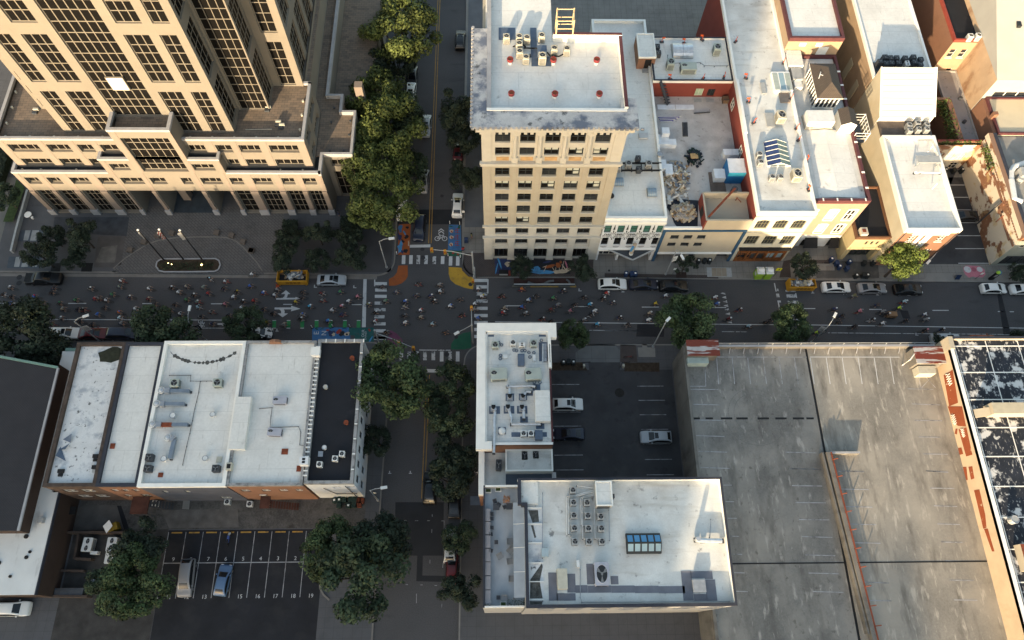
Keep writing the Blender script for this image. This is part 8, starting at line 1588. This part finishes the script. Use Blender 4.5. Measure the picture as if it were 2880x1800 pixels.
bins(B4,[(808,427),(853,422),(899,422),(850,476),(940,476)],BINGR,'dark green bin','behind the white corner building',lid=1);bins(B4,[(960,420),(1000,420),(992,470)],BINGR,'plain dark green bin','behind the white corner building');bins(C3,[(958,396),(1005,390),(1052,396)],BING,'black bin','beside the planting strip of the small lot',lid=1);bins(B4,[(1038,430),(1068,430),(1042,470)],RUST,'rusty round drum','at the white building corner',.9)
p=P(B2(2052,575),1.2);b=MB();b.box(p.x-.3,p.x+.3,p.y-.3,p.y+.3,.25,1.1,BINB);b.tube([(p.x-.3,p.y,1.1),(p.x+.3,p.y,1.1)],.3,BINB,12)
for sx in(-1,1):b.box(p.x+sx*.25-.04,p.x+sx*.25+.04,p.y-.28,p.y+.28,KZ,.3,BINB)
b.solo('post_box','dark blue mailbox beside the brick tower','mailbox')
def post(lab,name,cat,t,x,y,m,h=1.0,grp=None):
 p=P(t(x,y),0);b=MB();b.cyl(p.x,p.y,0,.06,.2,BLACK,8);b.cyl(p.x,p.y,.06,h,.06,m,8,.05);b.torus((p.x,p.y,h*.7),.055,.02,GREYM,'z',8,4);b.solo(name,lab,cat,grp)
for k,(x,y,l)in enumerate(((1900,438,'left post above the blue mural strip'),(1993,443,'right post above the blue mural strip'),(1400,725,'post at the foot of the orange mural strip'),(1883,742,'left post below the flower mural'),(2000,755,'right post below the flower mural'),(600,1418,'post at the left end of the lettered painting'),(795,1408,'post in the middle of the lettered painting'),(957,1410,'post where the lettered painting turns teal'))):post('white flexible '+l,'delineator_post','bollard',B2,x,y,WTRIM,1.0,'white flexible posts')
p=P(B2(272,1028),0);b=MB();b.box(p.x-.25,p.x+.25,p.y-.25,p.y+.25,0,.05,CONE);b.cyl(p.x,p.y,.05,.95,.2,CONE,12,.05);b.cyl(p.x,p.y,.5,.7,.125,WTRIM,12,.09);b.solo('traffic_cone','orange traffic cone in front of the yellow skip','traffic cone')
p=P(C2(390,890),.9);b=MB();b.box(p.x-.75,p.x+.75,p.y-.35,p.y+.35,KZ,.95,BLACK);b.box(p.x+.85,p.x+1.2,p.y-.3,p.y+.3,KZ,.9,REDP);b.box(p.x-.7,p.x+.7,p.y-.38,p.y-.352,.4,.85,GREYM);b.solo('newspaper_rack','black and red newspaper boxes on the blue mural','newspaper boxes')
t=thing('kiosk','dark information kiosk with blue and lime rounded top','kiosk',tuple(P(E2(1760,955),KZ)));g=P(E2(1760,955),KZ);b=MB();b.box(g.x-.3,g.x+.5,g.y-.2,g.y+.1,KZ,2.5,BLACK);b.box(g.x-.1,g.x+.3,g.y-.22,g.y-.203,1.2,1.9,GREYM);b.obj('body',t);b=MB();b.dome(g.x+.1,g.y-.05,2.5,.45,.4,mat('kiosk_blue',(.05,.12,.2),.5));b.dome(g.x-.1,g.y-.1,2.55,.35,.42,LIMEG);b.obj('cap',t)
p=P(E2(1447,950),.2);b=MB();b.bar((p.x-.35,p.y-.2,KZ),(p.x-.35,p.y+.1,1.2),.06,.06,BINB);b.bar((p.x+.35,p.y-.2,KZ),(p.x+.35,p.y+.1,1.2),.06,.06,BINB);b.face([(p.x-.35,p.y-.22,.2),(p.x+.35,p.y-.22,.2),(p.x+.35,p.y+.08,1.2),(p.x-.35,p.y+.08,1.2)],BINB);b.face([(p.x-.35,p.y+.4,.2),(p.x-.35,p.y+.12,1.2),(p.x+.35,p.y+.12,1.2),(p.x+.35,p.y+.4,.2)],BINB);b.solo('pavement_sign','small blue folding sign at the alley driveway','pavement sign')
for k,(t_,x,y,l,m)in enumerate(((E2,1618,958,'white parking sign on the pink mural',WTRIM),(C2,1985,915,'white parking sign by the beige building lamp',WTRIM),(B4,1210,380,'thin sign by the alley lamp',WTRIM),(B2,2030,380,'white sign beside the white car at the tower',WTRIM))):g=P(t_(x,y),KZ);b=MB();b.tube([(g.x,g.y,KZ),(g.x,g.y,2.6)],.035,DARKM);b.box(g.x-.22,g.x+.22,g.y-.06,g.y-.04,1.9,2.55,m);b.solo('road_sign',l,'road sign')
for k,x in enumerate((1120,1492)):g=P(C3(x,445),KZ);b=MB();b.tube([(g.x,g.y,KZ),(g.x,g.y,2.2),(g.x+1.3,g.y+.1,2.2)],.06,BLACK);b.box(g.x+.3,g.x+.6,g.y-.2,g.y+.2,KZ,1.0,BEIGEM);b.solo('ticket_gate',['left','right'][k]+' black gate post frame at the small lot entrance','gate')
b=MB();g=P(C3(1567,360),KZ)
for s in(-.5,.5):b.torus((g.x+s,g.y,.5),.33,.03,TYRE,'y',14,4)
b.tube([(g.x-.5,g.y,.5),(g.x-.1,g.y,.95),(g.x+.4,g.y,.95),(g.x+.5,g.y,.5)],.025,REDP);b.tube([(g.x-.1,g.y,.95),(g.x,g.y,.45),(g.x+.4,g.y,.95)],.02,REDP);b.solo('bicycle','red bicycle locked on the brick paving by the lot','bicycle')
YW=mat('yard_wall',(.06,.045,.038),.9,.2,1)
def wl(lab,t,pts,z,w=.3,m=None):
 v=[P(t(*q),z)for q in pts];b=MB()
 for i in range(len(v)-1):b.bar(v[i]-Vector((0,0,z/2)),v[i+1]-Vector((0,0,z/2)),w,z,m or YW)
 b.solo('yard_wall',lab,'wall')
wl('low wall above the twin fan machines',A4,[(630,728),(1195,730)],1.5);wl('wall left of the twin fan machines',A4,[(740,740),(700,975),(860,985)],1.2);wl('wall beside the nearly black tree',A4,[(1190,735),(1180,850)],1.2);wl('retaining wall at the bottom left of the yard',A4,[(530,1090),(790,1095)],.9);wl('dark fence along the bottom left lane',A4,[(340,1330),(820,1335)],1.6)
wl('concrete kerb wall round the numbered lot trees',B4,[(668,1150),(672,1260),(705,1320),(760,1370)],.25,.25,KERB);wl('parapet wall of the ramp beside the left lane',A2,[(255,110),(150,480),(100,690)],1.0,.35,GREYM)
p=P(A4(1035,663),2.0);t=thing('cart','yellow cart with white tilted top in the rear alley','cart',(p.x,p.y,KZ));b=MB();b.prism([(p.x-.2,p.y-.9),(p.x+1.0,p.y-.3),(p.x+.6,p.y+.6),(p.x-.6,p.y)],.5,1.6,mat('cart_yellow',(.2,.14,.02),.7));b.obj('body',t);b=MB();b.face([(p.x-.25,p.y-1.1,1.9),(p.x+.55,p.y-.1,2.2),(p.x-.1,p.y+.7,2.2),(p.x-.95,p.y-.1,1.9)],WHITEM);b.obj('top',t)
box_at('cabinet','white low box between the twin fan machines','cabinet',A4,850,908,926,938,KZ,.8,WHITEM);box_at('metal_sheet','grey metal ramp leaning by the broad lot tree','ramp',A4,845,1170,950,1280,KZ,.4,GALV);box_at('doorway','dark door canopy on the brown rear wall','canopy',A4,640,485,720,560,1.8,.3,BLACK);box_at('skip','dark metal container at the bottom of the yard','container',A4,505,1255,790,1325,KZ,1.4,DARKM)
p=P(A2(265,350),.7);b=MB();b.cyl(p.x,p.y,.75,.8,.6,WTRIM,18);b.cyl(p.x,p.y,KZ,.75,.06,DARKM,8);b.cyl(p.x+.6,p.y-.35,KZ,.5,.2,WTRIM,10);b.solo('cafe_table','round white cafe table with stool on the plaza wing','table')
p=P(B4(2145,430),.15);b=MB();b.box(p.x-.8,p.x+.8,p.y-.65,p.y+.65,KZ+.004,.2,mat('blue_vault',(.14,.17,.21),.8));b.solo('vault_cover','pale blue square vault cover beside the terrace','cover')
b=MB()
for dx in(0,3.5,7):b.tube([(4.2+dx*0,38.3-dx*1.2,12.0),(4.3,38.3-dx*1.2,12.02)],.03,DARKM)
def skin_body(pose,m):
 """one continuous skinned figure; pose = joints {name: (x, y, z, r)} and bones"""
 J,Bn=pose;names=list(J);me=bpy.data.meshes.new('body');me.from_pydata([J[n][:3]for n in names],[(names.index(a),names.index(c))for a,c in Bn],[])
 o=bpy.data.objects.new('body',me);COL.objects.link(o);md=o.modifiers.new('s','SKIN');o.modifiers.new('u','SUBSURF').levels=1
 for i,n in enumerate(names):v=me.skin_vertices[0].data[i];v.radius=(J[n][3],)*2;v.use_root=(i==0)
 r=bpy.data.meshes.new_from_object(o.evaluated_get(bpy.context.evaluated_depsgraph_get()));bpy.data.objects.remove(o)
 r.materials.clear();r.materials.append(m);r.polygons.foreach_set('use_smooth',[True]*len(r.polygons));return r
SKIN=mat('skin',(.36,.21,.14),.6,0);SHIRT=mat('shirt',(.5,.5,.5),.85,0);SHORT=mat('shorts',(.018,.018,.022),.85,0);HEAD=mat('helmet',(.5,.5,.5),.5,0);SHOE=mat('shoe',(.25,.25,.25),.7,0)
def figure(J):
 Bn=[('pel','abd'),('abd','chest'),('chest','neck'),('neck','head'),('head','crown')]
 for s in 'LR':
  Bn+=[('chest','sh'+s),('sh'+s,'el'+s),('el'+s,'wr'+s),('wr'+s,'pa'+s),('pel','hip'+s),('hip'+s,'kn'+s),('kn'+s,'an'+s),('an'+s,'toe'+s)]
  p=Vector(J['pa'+s][:3]);d=(p-Vector(J['wr'+s][:3])).normalized()
  for k,off in enumerate((-.03,-.01,.01,.03)):J[f'f{k}{s}']=(*(p+d*(.05-abs(off)*.4)+Vector((0,off,-.03))),.009);Bn.append(('pa'+s,f'f{k}{s}'))
  J['th'+s]=(*(Vector(J['wr'+s][:3])+d*.05+Vector((0,-.045 if s=='L' else .045,-.01))),.01);Bn.append(('wr'+s,'th'+s))
 return J,Bn
def sym(J,pairs):
 for n,(l,r)in pairs.items():J[n+'L']=l;J[n+'R']=r
 return J
RJ=sym({'pel':(-.28,0,.97,.13),'abd':(-.14,0,1.14,.125),'chest':(.06,0,1.32,.145),'neck':(.19,0,1.43,.055),'head':(.26,0,1.52,.085),'crown':(.28,0,1.62,.07)},{'sh':((.07,.19,1.33,.065),(.07,-.19,1.33,.065)),'el':((.27,.25,1.14,.043),(.27,-.25,1.14,.043)),'wr':((.46,.23,1.02,.03),(.46,-.23,1.02,.03)),'pa':((.54,.23,1.0,.035),(.54,-.23,1.0,.035)),'hip':((-.24,.1,.93,.1),(-.24,-.1,.93,.1)),'kn':((.16,.12,.8,.065),(.05,-.12,.58,.065)),'an':((.02,.12,.42,.042),(-.08,-.12,.2,.042)),'toe':((.16,.12,.36,.035),(.08,-.12,.15,.035))})
SJ=sym({'pel':(0,0,.95,.12),'abd':(0,0,1.12,.115),'chest':(0,0,1.33,.135),'neck':(.01,0,1.5,.05),'head':(.02,0,1.6,.085),'crown':(.02,0,1.7,.07)},{'sh':((0,.19,1.4,.06),(0,-.19,1.4,.06)),'el':((.02,.25,1.13,.042),(.05,-.25,1.13,.042)),'wr':((.1,.24,.9,.03),(.16,-.22,.92,.03)),'pa':((.13,.24,.82,.035),(.2,-.22,.84,.035)),'hip':((0,.1,.9,.095),(0,-.1,.9,.095)),'kn':((.08,.1,.5,.062),(-.04,-.1,.5,.062)),'an':((.06,.1,.09,.042),(-.14,-.1,.1,.042)),'toe':((.2,.1,.04,.035),(0,-.1,.04,.035))})
def person_template(J):
 t=thing('person','template','person');me=skin_body(figure(dict(J)),SKIN);o=bpy.data.objects.new('body',me);COL.objects.link(o);o.parent=t;g=lambda n:J[n][:3]
 def part(name,segs,m):
  b=MB();b.smooth=True
  for pts,r,r2 in segs:b.tube(pts,r,m,8,r2)
  q=b.obj(name,None);q.parent=t
 part('shirt',[([g('pel'),g('abd'),g('chest'),tuple(Vector(g('neck'))*.6+Vector(g('chest'))*.4)],.165,.17),([g('shL'),tuple(Vector(g('shL')).lerp(Vector(g('elL')),.75))],.09,.07),([g('shR'),tuple(Vector(g('shR')).lerp(Vector(g('elR')),.75))],.09,.07),([g('shL'),g('shR')],.11,.11)],SHIRT)
 part('shorts',[([tuple(Vector(g('pel'))+Vector((-.08,0,-.03))),g('abd')],.16,.15)]+[([g('hip'+s),tuple(Vector(g('hip'+s)).lerp(Vector(g('kn'+s)),.8))],.115,.085)for s in 'LR'],SHORT)
 part('shoes',[([tuple(Vector(g('an'+s))+Vector((-.06,0,-.05))),g('toe'+s)],.05,.04)for s in 'LR'],SHOE)
 b=MB();h=Vector(g('head'));b.dome(h.x-.02,0,h.z+.015,.135,.14,HEAD,10,4);b.v=[((x-h.x)*1.2+h.x,y,z)for x,y,z in b.v];q=b.obj('helmet',None);q.parent=t
 b=MB();b.box(h.x+.075,h.x+.1,-.012,.012,h.z-.04,h.z-.005,SKIN)
 for s in(-1,1):b.box(h.x+.07,h.x+.082,s*.035-.012,s*.035+.012,h.z-.002,h.z+.012,BLACK)
 b.box(h.x+.07,h.x+.084,-.025,.025,h.z-.075,h.z-.065,REDP);q=b.obj('face',None);q.parent=t
 return t,kids_of(t)
PT,WT=person_template(RJ),person_template(SJ)
BF=mat('bike_frame',(.05,.05,.055),.4,0,spec=.5)
bt=thing('bicycle','template','bicycle');b=MB()
for p,q in(((-.5,0,.35),(-.12,0,.3)),((-.5,0,.35),(-.27,0,.82)),((-.12,0,.3),(-.29,0,.9)),((-.27,0,.8),(.36,0,.88)),((-.12,0,.3),(.37,0,.8)),((.35,0,.95),(.52,0,.35))):b.tube([p,q],.024,BF,5)
o=b.obj('frame',None);o.parent=bt
for x in(-.5,.52):b=MB();b.torus((x,0,.35),.32,.024,TYRE,'y',18,4);b.tube([(x,-.04,.35),(x,.04,.35)],.03,BF,6);[b.tube([(x,0,.35),(x+.31*math.cos(a*PI/4),0,.35+.31*math.sin(a*PI/4))],.004,BF,3)for a in range(8)];o=b.obj('wheel',None);o.parent=bt
b=MB();b.tube([(.52,-.26,1.0),(.38,-.05,1.0),(.38,.05,1.0),(.52,.26,1.0)],.018,BF,5);b.tube([(.36,0,.9),(.38,0,1.0)],.02,BF,5);o=b.obj('handlebar',None);o.parent=bt
b=MB();b.prism([(-.42,-.07),(-.18,-.02),(-.18,.02),(-.42,.07)],.88,.93,BLACK);o=b.obj('saddle',None);o.parent=bt
b=MB();b.tube([(-.12,-.1,.3),(-.12,.1,.3)],.05,BF,8);b.tube([(-.12,.1,.3),(.02,.13,.38)],.015,BF,4);b.tube([(-.12,-.1,.3),(-.08,-.13,.16)],.015,BF,4);o=b.obj('crank',None);o.parent=bt
BT=(bt,kids_of(bt))
SC_={'k':('black',(.014,.014,.016)),'w':('white',(.6,.6,.6)),'g':('grey',(.2,.2,.2)),'d':('charcoal',(.045,.045,.05)),'r':('red',(.36,.035,.03)),'m':('maroon',(.12,.02,.025)),'b':('blue',(.05,.13,.40)),'n':('navy',(.025,.035,.09)),'c':('bright cyan',(.05,.30,.48)),'l':('pale blue',(.32,.46,.52)),'e':('green',(.06,.22,.09)),'s':('sage',(.17,.21,.17)),'o':('orange',(.45,.13,.02)),'p':('pink',(.5,.18,.22)),'y':('yellow',(.5,.38,.04)),'i':('lime',(.38,.52,.05)),'t':('beige',(.33,.27,.2)),'v':('olive',(.11,.12,.06))}
SM={k:mat('cloth_'+v[0].replace(' ','_'),v[1],.85,0)for k,v in SC_.items()}
riders=['180 380gw 1000 385dk 960 475kk 1700 400kw 2280 250wk 2250 360sk 40 515kk 200 560kk 640 550br 2110 510ek 800 670dk 1110 680de 1420 620ek 1790 590rg 1850 580gk 2000 620wk 190 690bk 120 800rk 680 780gw 1180 790tg 870 880wk 1450 800kk 1560 800kg 1950 760dk 1830 890bb 2240 850ob 650 970kw 1140 960gw 2250 960lw 2290 1060gg 1720 1080dk 950 1070dk 1500 1020dk','20 560kw 390 400wk 810 380kw 950 470wg 1100 360tk 1420 370sg 1530 210kl 1830 260wk 1800 400kk 2300 350bk 2045 460ky 1230 520kw 1510 490rk 380 600mt 490 690dk 1100 610ek 1300 650sw 1320 750lk 870 700kk 2340 130wk 1980 560ww 2160 640kw 2370 630rk 1830 695pk 2140 760wk 1560 840gk 1370 930kk 1890 910kk 130 780wg 130 900bg 980 880wk 790 815kk 2220 900gk 1580 1070nk','130 480bw 400 420gk 350 525wk 870 465kk 860 560dk 1230 490mk 1590 460ek 1920 550pk 750 650yk 1250 620gk 1740 640ww 1010 735cw 1615 730pw 1440 810wk 125 790kk 310 870kk 860 890gb 840 970kw 1630 890nk 205 1040yk 520 1080gt 1350 1010bc 2120 700vw 2250 850kw 2250 1020wr 2375 365dk','235 460gk 640 310kk 1045 330gg 1060 450wk 600 530dg 880 540nw 935 640kw 1430 600dk 1780 400wk 1850 550wy 2220 540kk 395 640bw 385 745tk 1245 735wb 1715 690wg 1710 790gk 690 810wr 375 905dg 690 940tg 1470 900kk 395 1050ww 915 1070lk 1780 960bk 2280 770tg 2245 860rw 1155 1225dk 40 1220kg 20 640se','190 410ok 450 540kk 310 620wb 780 580ek 960 440kw 1360 560kg 1790 490rw 1720 590kw 1900 660dw 190 750bk 250 870gw 740 800mk 865 710gg 1180 710kk 1470 705cw 1105 820pk 1560 830ww 1500 895kg 570 970kw 1360 990gw 2030 945kw 1610 1080cw 2180 1090kk 735 1025kk','490 535wg 300 685yk 1030 610kg 1420 570ww 1460 690bw 820 755kk 1190 785kr 180 870tw 160 1000ww 560 910dg 1390 905kk 1680 980mw 1880 800kw 2050 1115lw 2390 1030dk','390 850wk 410 945gk 40 1005kk 1260 790nw 1640 540vk 2070 710dk 1740 830pg 2170 840gg 2260 890kw 1400 920kk 1350 1030dk 1970 995kw 1640 1120kk 920 1240ik 2170 1065wg','165 650lw 70 770ig 560 890wk 580 985gw 190 1010kk 555 1195kp 870 1180kw']
LM=[((122,785),'the black pickup'),((330,775),'the plaza driveway'),((530,775),'the flag pole island'),((803,790),'the plaza side skip'),((932,790),'the silver sedan'),((790,850),'the painted turn arrows'),((1022,850),'the wide stop bar'),((1070,890),'the west crossing'),((1120,780),'the orange painted corner'),((1300,775),'the yellow painted corner'),((1345,860),'the east crossing'),((1220,850),'the junction centre'),((1530,795),'the long parklet'),((1722,800),'the white car with sunroof'),((1890,805),'the black car by the beige building'),((2045,850),'the painted yield teeth'),((2215,850),'the mid block crossing'),((2352,810),'the white sedan'),((2453,815),'the grey sedan'),((2554,815),'the black sedan'),((2345,880),'the banner lamp by the garage'),((1940,900),'the wide garage corner tree'),((1612,915),'the upright green tree'),((1400,915),'the L shaped parapet'),((530,880),'the black banner lamp'),((235,900),'the lamp over the red car'),((470,900),'the wide cycle lane tree'),((860,910),'the green lane blocks'),((60,900),'the left edge tree'),((300,855),'the left road dashes'),((690,900),'the tree by the patched car'),((1580,860),'the dashes by the parklet'),((2660,930),'the silver white car')]
import re
allr=[]
for ti,s in enumerate(riders):
 for mm in re.finditer(r'(\d+) (\d+)([a-z])([a-z])',s):allr.append((360*ti+int(mm[1])*.14883,750+int(mm[2])*.14883,mm[3],mm[4]))
def side(x,y,l):dx,dy=x-l[0],y-l[1];return('right of' if dx>0 else 'left of')if abs(dx)>abs(dy)*1.3 else('below' if dy>0 else 'above')
seen={};out=[]
for i,(x,y,s,h)in enumerate(allr):
 l=min(LM,key=lambda q:(q[0][0]-x)**2+((q[0][1]-y)*1.2)**2);hd='dark haired' if h=='k' else f'{SC_[h][0]} helmeted';lab=f'{hd} rider in {SC_[s][0]} top {side(x, y, l[0])} {l[1]}';nb_=min((q for q in allr if q is not allr[i]and q[2]!=s),key=lambda q:(q[0]-x)**2+(q[1]-y)**2)
 out.append([x,y,s,h,lab,f', {side(x, y, nb_)} one in {SC_[nb_[2]][0]}']);seen[lab]=seen.get(lab,0)+1
fin={}
for r in out:
 if seen[r[4]]>1:r[4]=' '.join((r[4]+r[5]).replace('haired rider','haired').replace('helmeted rider','helmeted').split()[:16])
 fin[r[4]]=fin.get(r[4],0)+1
for i,(x,y,s,h,lab,_n)in enumerate(out):
 p=P((x,y),1.25);a=rnd.uniform(-.12,.12)+(-.5 if s=='k' and h=='l' else 0);z=.02
 if h!='k' or i%3:pass
 copy_thing(PT[0],PT[1],(p.x,p.y,z),a,lab,'riders of the mass bicycle ride',rnd.uniform(.95,1.05),{'shirt':SM[s],'helmet':SM['d' if h=='k' else h],**({'shorts':SM['n']}if i%4==1 else{'shorts':SM['g']}if i%7==3 else{})})
 c=copy_thing(BT[0],BT[1],(p.x,p.y,z),a,' '.join(('bicycle of the '+lab.replace(' rider','')).split()[:16]),'bicycles of the mass ride',1.0,{'bike_frame':SM['r']}if i%9==4 else{'bike_frame':SM['w']}if i%11==6 else None)
for k,(t,x,y,s,h,a,lab)in enumerate(((B2,2103,550,'v','k',0,'pedestrian in olive top beside the mailbox'),(B2,2025,680,'r','k',2,'pedestrian in red top beside the flower mural'),(B4,2148,165,'w','k',1,'pedestrian in white top behind the L shaped parapet'),(B4,2105,200,'k','k',2,'pedestrian in black under the tree by the terrace'),(B2,845,335,'d','k',1,'pedestrian by the hedge at the tower corner'))):
 p=P(t(x,y),.95);copy_thing(WT[0],WT[1],(p.x,p.y,KZ),a,lab,None,1.0,{'shirt':SM[s],'helmet':SM['k' if h=='k' else h],'shorts':SM['n']})
p=P((2160+2340*.1488,750+905*.1488),.8);b=MB();b.box(p.x-.75,p.x+.75,p.y-.4,p.y+.4,.35,1.15,mat('cardboard',(.24,.14,.075),.9));[b.torus((p.x+q,p.y-.45,.3),.28,.03,TYRE,'y',12,4)for q in(-.4,.4)];b.solo('cargo_box','brown cargo box trailer carried by a rider near the black sedan','cargo box')
for t in(PT,WT,BT):clear(t)
